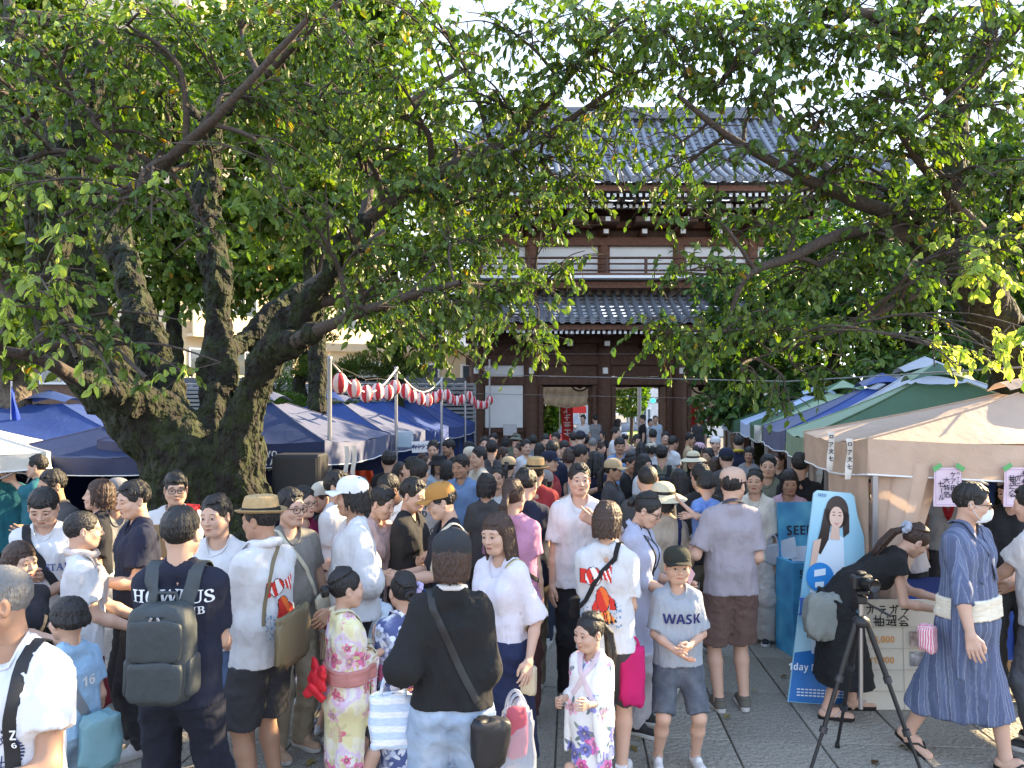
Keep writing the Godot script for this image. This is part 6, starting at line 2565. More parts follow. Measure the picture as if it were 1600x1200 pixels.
	# ---- shoes
	if lod<2 or o.get("feet",false):
		var sc:Color=o.get("sc",Color(0.8,0.8,0.8))
		for i in 2:
			var l:Array=S.legs[i]
			var an:Vector3=l[2]
			var pitch:float=o.get("tl" if i==0 else "tr",0.0)
			var xf:=Transform3D(Basis(Vector3.UP,(0.12 if i==0 else -0.12))*Basis(Vector3.RIGHT,pitch)*Basis.from_scale(Vector3.ONE*k),an)*Transform3D(Basis(),Vector3(0,-0.078,0.02))
			var kindshoe:String=o.get("shoe","shoe")
			var sb:=MB.new()
			sb.add(shoe_mb(kindshoe,"upper"),xf)
			var sole:=MB.new()
			sole.add(shoe_mb(kindshoe,"sole"),xf)
			if kindshoe=="sandal":
				var foot:=part("foot",sb,cloth_skin(kind,tone),root)
				var so:=part("sandal",sole,cloth(o.get("solec",Color(0.05,0.045,0.04)),0.7,false),root)
				var st:=MB.new()
				for q:float in [-1.0,1.0]:
					st.tube(PackedVector3Array([xf*Vector3(0.0,0.062,0.115),xf*Vector3(q*0.026,0.07,0.075),xf*Vector3(q*0.041,0.03,0.03)]),PackedFloat32Array([0.006,0.007,0.006]),6)
				part("thong",st,cloth(sc,0.7,false),so)
				foot.set_meta("shape",1)
			else:
				var up:=part("shoe",sb,cloth(sc,0.8,false),root)
				part("sole",sole,cloth(o.get("solec",Color(0.75,0.74,0.72)),0.7,false),up)
	# ---- hair and hat
	var style:String=o.get("hair","short")
	var hc:int=o.get("hc",0)
	var hat:String=o.get("hat","")
	if style!="none":
		var hm:=MB.new()
		hm.add(hair_mb(style,lod),S.head)
		part("hair",hm,M.hair[hc],root)
	if hat:
		make_hat(hat,S,o,root,lod)
	if o.get("glasses",0)>0:
		make_glasses(S,root,o.glasses)
	if o.get("mask",false):
		make_mask(S,root)
	return root
func cloth_skin(kind:String,tone:int) -> Material:
	return face_mat(kind,tone)
func kimono(S:Dictionary,o:Dictionary,root:Node3D,m:Material,cell:float,sd:Vector3) -> Field:
	var k:float=S.k
	var pts:=[S.arms[0][0],S.arms[1][0],S.arms[0][1],S.arms[1][1],S.arms[0][2],S.arms[1][2],S.chest*S.neck,S.legs[0][2],S.legs[1][2],S.arms[0][2]+Vector3(0,-0.42*k,0),S.arms[1][2]+Vector3(0,-0.42*k,0)]
	var f:=torso_field(S,cell,pts)
	var hemy:float=o.get("khem",0.07)*S.h
	trunk(f,S,S.hip,0.016,0.012,0)
	for i in 2:
		var s:=1.0 if i==0 else -1.0
		var an:Vector3=S.legs[i][2]
		var hemp:=Vector3(an.x*0.9+s*0.012*k,hemy,an.z*0.85)
		var an2:Vector3=S.legs[1-i][2]
		var mid:=Vector3((an.x+an2.x)*0.45,hemy,(an.z+an2.z)*0.425)
		for q in 3:
			f.bone(S.low*Vector3(s*0.07*k*(1.0-q*0.4),S.hip,0),hemp.lerp(mid,q*0.42),0.096*k,0.080*k,0.08*k,2)
		var a:Array=S.arms[i]
		var wr:Vector3=a[1].lerp(a[2],o.get("kslv",0.62))
		f.bone(a[0],a[1],0.052*k,0.052*k,0.05*k)
		f.bone(a[1],wr,0.052*k,0.052*k,0.02*k,2)
		# the hanging bag of the sleeve
		var dl:float=o.get("sode",0.30)*k
		for q in 7:
			var t:=q/6.0
			var p:Vector3=a[0].lerp(a[1],0.55+t*0.45) if t<0.5 else a[1].lerp(wr,(t-0.5)*2.0)
			if t<0.5:
				p=a[0].lerp(a[1],0.6+t*0.8)
			var bot:=p+Vector3(s*0.015,-dl*(0.65 if q==0 else 1.0),-0.01)
			f.bone(p,bot,0.030*k,0.022*k,0.014*k)
	f.rough(folds,0.008,Vector3(9,3.0,9),sd)
	f.rough(creases,-0.008,Vector3(7,2.4,7),sd)
	f.bone(S.chest*Vector3(0,S.sy+0.02*k,0.0),S.chest*Vector3(0,S.sy+0.22*k,-0.02*k),0.058*k,0.085*k,0.01,0,true)
	f.bone(S.chest*Vector3(0,S.sy+0.05*k,0.12*k),S.chest*Vector3(0,S.sy-0.09*k,0.15*k),0.050*k,0.012*k,0.01,0,true)
	var mb:=MB.new()
	f.mesh(mb)
	var robe:=part("kimono",mb,m,root)
	# collar bands crossing on the chest
	for s:float in [1.0,-1.0]:
		var y:float=S.sy/k
		var cb:=strap(S,f,[Vector3(s*0.03,y+0.085,-0.10),Vector3(s*0.075,y+0.075,-0.03),Vector3(s*0.075,y+0.04,0.07),Vector3(s*0.03,y-0.06,0.13),Vector3(-s*0.035,y-0.17,0.13),Vector3(-s*0.085,y-0.27,0.10)],0.045*k,0.006 if s>0 else 0.010)
		part("neckband",cb,o.get("cm",m),robe)
	# obi
	if o.has("obi"):
		var ob:=Field.new(S.low*Vector3(0,S.waist,0)-Vector3.ONE*0.24*k,S.low*Vector3(0,S.waist,0)+Vector3.ONE*0.24*k,cell*0.8)
		ob.band(f,S.low,S.waist+o.get("obiy",0.0)*k,o.get("obiw",0.055)*k,0.016,0.215*k)
		ob.rough(folds,0.004,Vector3(4,40,4),sd)
		var om:=MB.new()
		ob.mesh(om)
		part("sash",om,o.obi,root)
		o.obif=ob
	return f
func make_hat(hat:String,S:Dictionary,o:Dictionary,root:Node3D,lod:int) -> void:
	var c:Color=o.get("hatc",Color(0.02,0.02,0.02))
	var m:=cloth(c,0.9)
	var mb:=MB.new()
	var xf:Transform3D=S.head*Transform3D(Basis(Vector3.RIGHT,o.get("hatx",-0.06)),Vector3(0,0.048,-0.012))
	var seg:=24 if lod<2 else 14
	if hat=="cap" or hat=="capback":
		var b2:=Basis(Vector3.UP,PI) if hat=="capback" else Basis()
		var prof:=PackedVector2Array([Vector2(0.0955,-0.012),Vector2(0.0965,0.012),Vector2(0.094,0.038),Vector2(0.084,0.062),Vector2(0.066,0.080),Vector2(0.04,0.0915),Vector2(0.015,0.0955),Vector2(0.0,0.0955)])
		mb.lathe(Vector3.ZERO,prof,seg,Vector3(0.93,1,1.1))
		mb.lathe(Vector3(0,0.094,0),PackedVector2Array([Vector2(0.009,0),Vector2(0.007,0.004),Vector2(0,0.005)]),8)
		var all:=MB.new()
		all.add(mb,xf*Transform3D(b2,Vector3.ZERO))
		var cap:=part("hat",all,m,root)
		var br:=MB.new()
		for side in 2:
			var rows:=[]
			for i in 6:
				var row:=[]
				for j in 13:
					var q:=lerpf(-1.12,1.12,j/12.0)
					var e:=i/5.0
					var base:=Vector3(sin(q)*0.090,-0.006,cos(q)*0.104)
					var tip:=Vector3(sin(q*0.86)*0.088,-0.012-0.018*q*q,0.075+cos(q)*0.105)
					row.append(xf*(b2*(base.lerp(tip,e)+Vector3(0,(0.0 if side==0 else -0.004)+0.004*sin(e*PI),0))))
				rows.append(row)
			br.grid(rows,side==1)
		part("brim",br,cloth(o.get("brimc",c),0.9),cap)
	elif hat=="bucket" or hat=="sun" or hat=="fedora" or hat=="boater":
		var pr:PackedVector2Array
		match hat:
			"bucket":
				pr=PackedVector2Array([Vector2(0.148,-0.050),Vector2(0.150,-0.047),Vector2(0.125,-0.018),Vector2(0.098,0.006),Vector2(0.094,0.03),Vector2(0.088,0.066),Vector2(0.078,0.074),Vector2(0.04,0.078),Vector2(0,0.079)])
			"sun":
				pr=PackedVector2Array([Vector2(0.195,-0.045),Vector2(0.197,-0.042),Vector2(0.150,-0.014),Vector2(0.105,0.0),Vector2(0.099,0.01),Vector2(0.097,0.04),Vector2(0.084,0.072),Vector2(0.055,0.093),Vector2(0.02,0.101),Vector2(0,0.102)])
			_:
				pr=PackedVector2Array([Vector2(0.130,0.006),Vector2(0.136,0.012),Vector2(0.132,0.015),Vector2(0.120,-0.002),Vector2(0.100,0.0),Vector2(0.098,0.012),Vector2(0.093,0.05),Vector2(0.088,0.082),Vector2(0.082,0.092),Vector2(0.06,0.098),Vector2(0.03,0.092),Vector2(0,0.088)])
		mb.lathe(Vector3.ZERO,pr,32 if lod<2 else 16,Vector3(0.95,1,1.1))
		if hat=="fedora":
			for i in mb.v.size():
				var p:=mb.v[i]
				if p.y>0.05 and p.z>0.0:
					p.x *= 1.0-0.35*smoothstep(0.05,0.1,p.y)*smoothstep(0.0,0.09,p.z)
				if Vector2(p.x,p.z).length()>0.112:
					p.y+=0.10*absf(p.x)-0.004
				mb.v[i]=p
		var all:=MB.new()
		all.add(mb,xf)
		var hm:Material=M.straw if hat in ["fedora","boater"] else (M.straw_pale if hat=="sun" else m)
		var cap:=part("hat",all,o.get("hatm",hm),root)
		if o.get("band",hat!="bucket"):
			var bd:=MB.new()
			bd.lathe(Vector3.ZERO,PackedVector2Array([Vector2(0.1015,0.001),Vector2(0.1025,0.004),Vector2(0.0995,0.028),Vector2(0.0965,0.030)]),24,Vector3(0.955,1,1.105))
			var b3:=MB.new()
			b3.add(bd,xf)
			part("band",b3,cloth(o.get("bandc",Color(0.012,0.012,0.016)),0.7,false),cap)
func make_glasses(S:Dictionary,root:Node3D,style:int) -> void:
	var mb:=MB.new()
	var gl:=MB.new()
	var r:=0.0022 if style==1 else 0.0010
	for s:float in [-1.0,1.0]:
		var ring:=PackedVector3Array()
		var rr:=PackedFloat32Array()
		for i in 17:
			var q:=TAU*i/16.0
			var ux:=cos(q)
			var uy:=sin(q)
			var e:=pow(pow(absf(ux),3.5)+pow(absf(uy),3.5),-1.0/3.5)
			ring.append(S.head*Vector3(s*(0.0325+ux*e*0.0245),-0.001+uy*e*0.0175,0.099-0.012*absf(0.0325+ux*e*0.0245)/0.06))
			rr.append(r)
		mb.tube(ring,rr,6,false)
		mb.rod(S.head*Vector3(s*0.057,0.008,0.087),S.head*Vector3(s*0.081,0.004,-0.005),r)
		mb.rod(S.head*Vector3(s*0.081,0.004,-0.005),S.head*Vector3(s*0.083,-0.008,-0.025),r)
	mb.rod(S.head*Vector3(-0.009,0.005,0.1),S.head*Vector3(0.009,0.005,0.1),r)
	part("glasses",mb,M.dark_plastic if style==1 else M.steel,root)
func make_mask(S:Dictionary,root:Node3D) -> void:
	var rows:=[]
	for i in 9:
		var v:=i/8.0
		var row:=[]
		for j in 17:
			var u:=(j/16.0-0.5)*2.0
			var wide:=lerpf(0.060,0.054,v)
			var x:=sin(u*1.25)*wide
			var y:=lerpf(-0.018,-0.103,v)
			var pr:=0.114-0.014*absf(v-0.35)
			if v>0.75:
				pr-=(v-0.75)*0.08
			var z:=pr-pow(absf(u),2.2)*0.062+0.0018*sin(v*25.0)
			row.append(S.head*Vector3(x,y-0.006*u*u,z))
		rows.append(row)
	var mb:=MB.new()
	mb.grid(rows)
	var m:=part("mask",mb,M.mask,root)
	var lp:=MB.new()
	for s:float in [-1.0,1.0]:
		var a:Vector3=S.head*Vector3(s*0.056,-0.028,0.062)
		var e:Vector3=S.head*Vector3(s*0.087,0.012,-0.022)
		var b:Vector3=S.head*Vector3(s*0.053,-0.095,0.055)
		lp.tube(PackedVector3Array([a,S.head*Vector3(s*0.074,-0.008,0.02),e,S.head*Vector3(s*0.078,-0.045,0.01),b]),PackedFloat32Array([0.0016,0.0016,0.0016,0.0016,0.0016]),5)
	part("ear_loop",lp,M.mask,m)
# ---------------------------------------------------------------- things carried and worn
func pillow(sz:Vector3,e1:=0.45,e2:=0.45,wob:=0.0,seed_:=0.0) -> MB:
	var rows:=[]
	for i in 15:
		var a:=lerpf(-PI/2,PI/2,i/14.0)
		var row:=[]
		for j in 29:
			var b:=TAU*j/28.0
			var ca:=pow(maxf(absf(cos(a)),1e-4),e1)
			var p:=Vector3(ca*signf(cos(b))*pow(absf(cos(b)),e2),signf(sin(a))*pow(absf(sin(a)),e1),ca*signf(sin(b))*pow(absf(sin(b)),e2))
			p *= sz*0.5
			if wob>0.0:
				p *= 1.0+wob*noise.get_noise_3d(p.x*14+seed_,p.y*14,p.z*14)
			row.append(p)
		rows.append(row)
	var mb:=MB.new()
	mb.grid(rows,true)
	return mb
func on_person(o:Dictionary,called:String,label:String,cat:String) -> Node3D:
	var r:Node3D=o.root
	return thing(called,label,cat,r.position,r.rotation.y)
func moved(src:MB,xf:Transform3D) -> MB:
	var m:=MB.new()
	m.add(src,xf)
	return m
# a handbag: body, optional handles
func bag(o:Dictionary,called:String,label:String,at:Vector3,sz:Vector3,m:Material,turn:=0.0,handles:=0.0,strap_pts:=[],sw:=0.02,sm:Material=null,e:=0.4) -> Node3D:
	var b:=on_person(o,called,label,"bag")
	var k:float=o.S.k
	var xf:=Transform3D(Basis(Vector3.UP,turn),at*k)
	part("body",moved(pillow(sz,e,0.55,0.20,at.x*9),xf),m,b)
	if handles>0.0:
		for s:float in [-1.0,1.0]:
			var pts:=PackedVector3Array()
			var rr:=PackedFloat32Array()
			for i in 11:
				var a:=PI*i/10.0
				pts.append(xf*Vector3(cos(a)*sz.x*0.26,sz.y*0.42+sin(a)*handles,s*sz.z*0.22))
				rr.append(0.008)
			var hb:=MB.new()
			hb.tube(pts,rr,6)
			part("handle",hb,sm if sm else m,b)
	if strap_pts.size():
		part("strap",strap(o.S,o.shirt,strap_pts,sw),sm if sm else m,b)
	return b
func backpack(o:Dictionary,label:String,m:Material,sz:=Vector3(0.31,0.47,0.17)) -> void:
	var S:Dictionary=o.S
	var k:float=S.k
	var b:=on_person(o,"backpack",label,"backpack")
	var c:Vector3=S.chest*Vector3(0,S.sy-0.30*k,-0.115*k-sz.z*0.5)
	var ch:Transform3D=S.chest
	var bs:=ch.basis
	part("body",moved(pillow(sz,0.42,0.38,0.05),Transform3D(bs,c)),m,b)
	part("front_pocket",moved(pillow(Vector3(sz.x*0.86,sz.y*0.40,0.05),0.35,0.35,0.08),Transform3D(bs,c+bs*Vector3(0,-sz.y*0.24,-sz.z*0.5+0.005))),m,b)
	part("front_panel",moved(pillow(Vector3(sz.x*0.84,sz.y*0.42,0.045),0.35,0.35,0.08),Transform3D(bs,c+bs*Vector3(0,sz.y*0.16,-sz.z*0.5+0.01))),m,b)
	for s:float in [-1.0,1.0]:
		part("side_pocket",moved(pillow(Vector3(0.035,sz.y*0.40,sz.z*0.8),0.4,0.4,0.14),Transform3D(bs,c+bs*Vector3(s*sz.x*0.485,-sz.y*0.22,0))),m,b)
		var y:float=S.sy/k
		part("shoulder_strap",strap(S,o.shirt,[Vector3(s*0.085,y-0.24,-0.17),Vector3(s*0.09,y-0.08,-0.15),Vector3(s*0.10,y+0.035,-0.05),Vector3(s*0.10,y+0.02,0.06),Vector3(s*0.12,y-0.12,0.14),Vector3(s*0.14,y-0.30,0.10)],0.062*k,0.014),m,b)
	var zp:=PackedVector3Array()
	var zr:=PackedFloat32Array()
	for i in 13:
		var t:=(i/12.0-0.5)*2.0
		zp.append(c+bs*Vector3(t*sz.x*0.46,sz.y*(0.40-0.14*pow(absf(t),4.0)),-sz.z*(0.50-0.2*absf(t))))
		zr.append(0.004)
	var zm:=MB.new()
	zm.tube(zp,zr,5)
	part("zip",zm,M.black,b)
	for s:float in [-1.0,1.0]:
		var pm:=MB.new()
		pm.box(c+bs*Vector3(s*0.018,sz.y*0.37,-sz.z*0.52),Vector3(0.012,0.03,0.006),bs*Basis(Vector3.BACK,s*0.4),0.002)
		part("zip_pull",pm,M.steel,b)
	var hm:=MB.new()
	hm.tube(PackedVector3Array([c+bs*Vector3(-0.05,sz.y*0.48,sz.z*0.3),c+bs*Vector3(-0.04,sz.y*0.58,sz.z*0.3),c+bs*Vector3(0.04,sz.y*0.58,sz.z*0.3),c+bs*Vector3(0.05,sz.y*0.48,sz.z*0.3)]),PackedFloat32Array([0.009,0.009,0.009,0.009]),6)
	part("handle",hm,m,b)
# a print on the cloth: small cells coloured by a rule
func patch(o:Dictionary,at:Vector2,w:float,h:float,cell:float,rule:Callable,back:=false) -> void:
	var mb:=MB.new()
	var nx:=int(w/cell)
	var ny:=int(h/cell)
	for j in ny:
		for i in nx:
			var u:=(i+0.5)/nx*2.0-1.0
			var v:=1.0-(j+0.5)/ny*2.0
			var c:Color=rule.call(u,v)
			if c.a<0.5:
				continue
			mb.col=c
			var x:=u*w*0.5
			var y:=v*h*0.5
			var q:=cell*0.5
			mb.quad(Vector3(x-q,y-q,0),Vector3(x+q,y-q,0),Vector3(x+q,y+q,0),Vector3(x-q,y+q,0))
	lay(o.S,o.shirt,mb,Vector2(at.x*o.S.k,o.S.sy+at.y*o.S.k),back,0.0035)
	part("print",mb,M.print,o.root).set_meta("kind","stuff")
func goldfish(u:float,v:float) -> Color:
	var none:=Color(0,0,0,0)
	var red:=Color(0.62,0.035,0.02)
	var org:=Color(0.80,0.16,0.03)
	var wht:=Color(0.82,0.78,0.76)
	var blk:=Color(0.02,0.015,0.02)
	var blu:=Color(0.16,0.30,0.50)
	# lower fish swims upwards
	var p:=Vector2(u-0.12,v+0.10).rotated(-0.25)
	var body:=Vector2(p.x/0.30,p.y/0.40).length()
	if body<1.0:
		return blk if body>0.93 else (org if p.x+p.y*0.3>0.05 else red)
	if p.y<-0.30 and p.y>-0.80 and absf(p.x)<0.12+(-0.30-p.y)*0.75:
		if absf(fmod(absf(p.x)+0.05,0.19)-0.095)<0.018+(0.05 if p.y<-0.70 else 0.0):
			return blk
		return org if int(absf(p.x)*9.0) % 2==0 else Color(0.85,0.42,0.10)
	if absf(p.x)>0.26 and absf(p.x)<0.56 and p.y>-0.28-absf(p.x)*0.3 and p.y<0.12-(absf(p.x)-0.26)*0.9:
		return blk if absf(p.x)>0.50 else red
	# upper fish, white and red
	p=Vector2(u+0.30,v-0.60)
	body=Vector2(p.x/0.40,p.y/0.30).length()
	if body<1.0:
		if body>0.92 or Vector2(p.x+0.02,p.y+0.05).length()<0.05:
			return blk
		return wht if sin(p.x*11.0+p.y*7.0)>0.1 else red
	if p.x>0.34 and p.x<0.85 and absf(p.y-0.10)<0.10+(p.x-0.34)*0.38:
		return wht if absf(fmod(p.x*5.0+p.y*3.0,1.0))<0.4 else red
	if p.x<-0.32 and p.x>-0.66 and absf(p.y)<0.24:
		return blk if p.x<-0.6 else red
	# splashes of water
	if v<-0.15 and absf(u)>0.45 and noise.get_noise_2d(u*7.0+3.0,v*7.0)>0.30:
		return blu
	return none
func striped(c:Array,w:Array,vertical:=true,jitter:=0.3,seed_:=1,size:=256,warp:=0.0) -> ImageTexture:
	var im:=Image.create(size,size,false,Image.FORMAT_RGB8)
	var r:=RandomNumberGenerator.new()
	r.seed=seed_
	var cols:=PackedColorArray()
	cols.resize(size)
	var x:=0
	var k:=0
	while x<size:
		var n:=maxi(1,int(w[k % w.size()]*r.randf_range(1.0-jitter,1.0+jitter)))
		for i in n:
			if x<size:
				cols[x]=c[k % c.size()]
				x+=1
		k+=1
	var nn:=FastNoiseLite.new()
	nn.frequency=0.06
	nn.seed=seed_
	for j in size:
		for i in size:
			var q:=(i if vertical else j)
			if warp>0.0:
				q=posmod(q+int(warp*nn.get_noise_2d(i*0.3,j*0.3)),size)
			var t:=1.0+0.22*nn.get_noise_2d(i*(4.0 if vertical else 0.8),j*(0.8 if vertical else 4.0))
			var b:=cols[q]*t
			im.set_pixel(i,j,Color(minf(b.r,1),minf(b.g,1),minf(b.b,1)).linear_to_srgb())
	return ImageTexture.create_from_image(im)
# flowers scattered on a ground colour, tiling
func floral(ground:Array,petals:Array,leafc:Array,count:int,rad:Vector2,seed_:int,size:=256) -> ImageTexture:
	var im:=Image.create(size,size,false,Image.FORMAT_RGB8)
	var r:=RandomNumberGenerator.new()
	r.seed=seed_
	var nn:=FastNoiseLite.new()
	nn.seed=seed_
	nn.frequency=0.012
	for j in size:
		for i in size:
			var a:=TAU*i/size
			var b:=TAU*j/size
			var t:=clampf(nn.get_noise_3d(cos(a)*40+9,sin(a)*40,cos(b)*40+sin(b)*23)*1.6+0.5,0,0.999)*(ground.size()-1)
			var g:Color=ground[0] if ground.size()==1 else (ground[int(t)] as Color).lerp(ground[int(t)+1],smoothstep(0.35,0.65,t-int(t)))
			im.set_pixel(i,j,g.linear_to_srgb())
	for f in count:
		var cx:=r.randf()*size
		var cy:=r.randf()*size
		var R:=r.randf_range(rad.x,rad.y)*size
		var np:=5+r.randi() % 3
		var rot:=r.randf()*TAU
		var pc:Color=petals[r.randi() % petals.size()]
		for l in (3 if leafc.size() else 0):
			var la:=r.randf()*TAU
			stamp(im,cx+cos(la)*R*1.15,cy+sin(la)*R*1.15,R*0.55,R*0.2,la,leafc[r.randi() % leafc.size()])
		for ring in 2:
			for q in np:
				var a:=rot+TAU*q/np+ring*0.5
				var rr:=R*(0.58 if ring==0 else 0.30)
				stamp(im,cx+cos(a)*rr,cy+sin(a)*rr,R*(0.48 if ring==0 else 0.30),R*(0.34 if ring==0 else 0.22),a,pc*(r.randf_range(0.8,1.2) if ring==0 else r.randf_range(0.45,0.7)))
		stamp(im,cx,cy,R*0.13,R*0.13,0,Color(0.75,0.55,0.2))
	return ImageTexture.create_from_image(im)
func stamp(im:Image,cx:float,cy:float,a:float,b:float,rot:float,c:Color) -> void:
	var n:=im.get_width()
	var m:=int(maxf(a,b))+1
	var col:=Color(clampf(c.r,0,1),clampf(c.g,0,1),clampf(c.b,0,1)).linear_to_srgb()
	for j in range(-m,m+1):
		for i in range(-m,m+1):
			var p:=Vector2(i,j).rotated(-rot)
			if (p.x/a)*(p.x/a)+(p.y/b)*(p.y/b)<1.0:
				im.set_pixel(posmod(int(cx)+i,n),posmod(int(cy)+j,n),col)
func printed(t:Texture2D,scale:float,rough:=0.9) -> StandardMaterial3D:
	var m:=tri_mat(t,scale,rough,Color.WHITE)
	m.uv1_triplanar_sharpness=4.0
	return m
func bow(o:Dictionary,m:Material,at:Vector3,sz:float) -> void:
	var S:Dictionary=o.S
	var b:=part("bow",moved(pillow(Vector3(0.07,0.09,0.07)*sz,0.7,0.7,0.2),Transform3D(Basis(),at*S.k)),m,o.root)
	for s:float in [-1.0,1.0]:
		for q in 3:
			var bs:=Basis(Vector3.BACK,s*(0.5-q*0.75))*Basis(Vector3.UP,0.3*q)
			part("loop",moved(pillow(Vector3(0.15,0.085,0.04)*sz,0.9,0.7,0.4,q*5.0+s),Transform3D(bs,at*S.k+Vector3(s*(0.075-q*0.016),0.03-q*0.062,-0.012*q)*sz)),m,b)
# ---------------------------------------------------------------- furniture of the fair
func build_props() -> void:
	# loudspeaker on its stand beside the old cherry
	var sp:=thing("loudspeaker","large black loudspeaker on a stand before the lettered navy tent","loudspeaker",G(470,8.2))
	var m:=MB.new()
	m.box(Vector3(0,1.42,0),Vector3(0.50,0.62,0.40),Basis(),0.02)
	part("cabinet",m,mat(C(0.018,0.018,0.02),0.6),sp)
	m=MB.new()
	m.box(Vector3(0,1.42,0.205),Vector3(0.44,0.56,0.015),Basis(),0.006)
	part("grille",m,tri_mat(M.cloth_tex,8.0,0.7,C(0.03,0.03,0.032)),sp)
	m=MB.new()
	m.rod(Vector3(0,0.2,0),Vector3(0,1.12,0),0.025)
	part("pole",m,M.black,sp)
	for i in 3:
		m=MB.new()
		var a:=TAU*i/3.0+0.4
		m.rod(Vector3(0,0.75,0),Vector3(cos(a)*0.5,0.01,sin(a)*0.5),0.016)
		part("leg",m,M.black,sp)
	# tripod with a camera in the right foreground
	var tp:=thing("tripod","black camera tripod with three spread legs standing on the paving","tripod",G(1345,4.62))
	var hubh:=0.92
	for i in 3:
		var foot:Vector3=[Vector3(-0.36,0,0.10),Vector3(0.31,0,0.16),Vector3(0.02,0,-0.38)][i]
		var top:Vector3=Vector3(0,hubh,0)+foot*0.1
		var lg:=MB.new()
		lg.rod(top,top.lerp(foot,0.36),0.0165,10)
		var lo:=part("leg",lg,M.black,tp)
		lg=MB.new()
		lg.rod(top.lerp(foot,0.34),top.lerp(foot,0.68),0.013,10)
		lg.rod(top.lerp(foot,0.66),foot+Vector3(0,0.02,0),0.010,10)
		part("lower_section",lg,M.black,lo)
		for q in [0.35,0.67]:
			lg=MB.new()
			lg.rod(top.lerp(foot,q-0.018),top.lerp(foot,q+0.018),0.023,10)
			part("clamp",lg,mat(C(0.03,0.03,0.035),0.4),lo)
		lg=MB.new()
		lg.lathe(foot,PackedVector2Array([Vector2(0.0,0),Vector2(0.016,0.002),Vector2(0.014,0.03),Vector2(0.008,0.04)]),10)
		part("rubber_foot",lg,M.black,lo)
	m=MB.new()
	m.rod(Vector3(0,0.40,0),Vector3(0,1.06,0),0.013,10)
	part("centre_column",m,M.steel,tp)
	m=MB.new()
	m.lathe(Vector3(0,hubh-0.03,0),PackedVector2Array([Vector2(0.02,0),Vector2(0.05,0.01),Vector2(0.05,0.05),Vector2(0.022,0.07)]),14)
	part("hub",m,M.black,tp)
	m=MB.new()
	m.box(Vector3(0,1.06,0),Vector3(0.06,0.05,0.07),Basis(),0.008)
	m.box(Vector3(0,1.105,0),Vector3(0.07,0.02,0.08),Basis(),0.004)
	m.rod(Vector3(0,1.06,0),Vector3(0.10,1.0,0.16),0.008)
	part("pan_head",m,M.black,tp)
	var cam:=thing("photo_camera","black camera mounted on top of the tripod","camera",G(1345,4.62)+Vector3(0,1.118,0),0.25)
	m=MB.new()
	m.box(Vector3(0,0.045,0),Vector3(0.135,0.088,0.06),Basis(),0.012)
	m.box(Vector3(0,0.098,0),Vector3(0.055,0.026,0.05),Basis(),0.010)
	part("body",m,M.black,cam)
	m=MB.new()
	m.lathe(Vector3(0,0.045,0.03),PackedVector2Array([Vector2(0.036,0),Vector2(0.038,0.03),Vector2(0.034,0.034),Vector2(0.036,0.07),Vector2(0.041,0.09),Vector2(0.035,0.09),Vector2(0.03,0.075),Vector2(0,0.07)]),20,Vector3.ONE,Basis(Vector3.RIGHT,PI/2))
	part("lens",m,M.dark_plastic,cam)
	# blue carton display with open tray
	var blue:=tri_mat(noise_tex(0.012,3,131,[[0.0,C(0.03,0.20,0.42)],[0.55,C(0.06,0.33,0.58)],[1.0,C(0.12,0.48,0.66)]],256),0.9,0.5)
	var bx:=thing("display_carton","blue cardboard display bin with a tall back card left of the leaning standee","display carton",G(1262,7.0),0.15)
	m=MB.new()
	m.box(Vector3(0,0.42,0),Vector3(0.46,0.84,0.32),Basis(),0.004)
	part("bin",m,blue,bx)
	m=MB.new()
	m.box(Vector3(0.02,1.06,-0.15),Vector3(0.46,0.56,0.02),Basis(Vector3.RIGHT,-0.06))
	part("back_card",m,blue,bx)
	m=MB.new()
	m.box(Vector3(0,0.90,0.06),Vector3(0.38,0.14,0.02),Basis(Vector3.RIGHT,-0.5))
	for s:float in [-1.0,1.0]:
		m.box(Vector3(s*0.185,0.93,-0.02),Vector3(0.012,0.18,0.30),Basis(Vector3.RIGHT,-0.3))
	m.box(Vector3(0,0.86,0),Vector3(0.36,0.012,0.30),Basis(Vector3.RIGHT,0.25))
	part("tray",m,mat(C(0.55,0.66,0.78),0.6),bx)
	m=MB.new()
	text(m,"SEED",Transform3D(Basis(Vector3.RIGHT,-0.06),Vector3(0.0,1.08,-0.128)),0.085)
	part("lettering",m,mat(C(0.02,0.03,0.05)),bx).set_meta("kind","stuff")
	m=MB.new()
	text(m,"SEED",Transform3D(Basis(),Vector3(-0.06,0.74,0.164)),0.07)
	part("lettering",m,mat(C(0.02,0.03,0.05)),bx).set_meta("kind","stuff")
	m=MB.new()
	for q in [[-0.10,0.20,0.10,0.05],[0.0,0.14,0.12,0.06],[0.11,0.17,0.09,0.05],[-0.02,0.08,0.18,0.07]]:
		m.lathe(Vector3(q[0],q[1],0.1605),PackedVector2Array([Vector2(q[2]*0.6,0.0),Vector2(0,0.002)]),16,Vector3(1,1,q[3]/q[2]),Basis(Vector3.RIGHT,PI/2))
	part("printed_meadow",m,mat(C(0.12,0.36,0.10)),bx).set_meta("kind","stuff")
	m=MB.new()
	for q in [[-0.11,0.52,0.05],[-0.07,0.33,0.03],[0.09,0.42,0.026],[0.02,0.60,0.022],[0.12,0.66,0.03]]:
		for w in 5:
			var a:=TAU*w/5.0
			m.lathe(Vector3(q[0]+cos(a)*q[2]*0.6,q[1]+sin(a)*q[2]*0.6,0.1605),PackedVector2Array([Vector2(q[2]*0.45,0.0),Vector2(0,0.002)]),10,Vector3.ONE,Basis(Vector3.RIGHT,PI/2))
	part("printed_flowers",m,M.paint_white,bx).set_meta("kind","stuff")
	# the tall leaning standee
	var sd:=thing("cardboard_standee","tall light blue cardboard standee printed with a smiling woman, leaning at the beige tent","standee",G(1284,5.75),0.12)
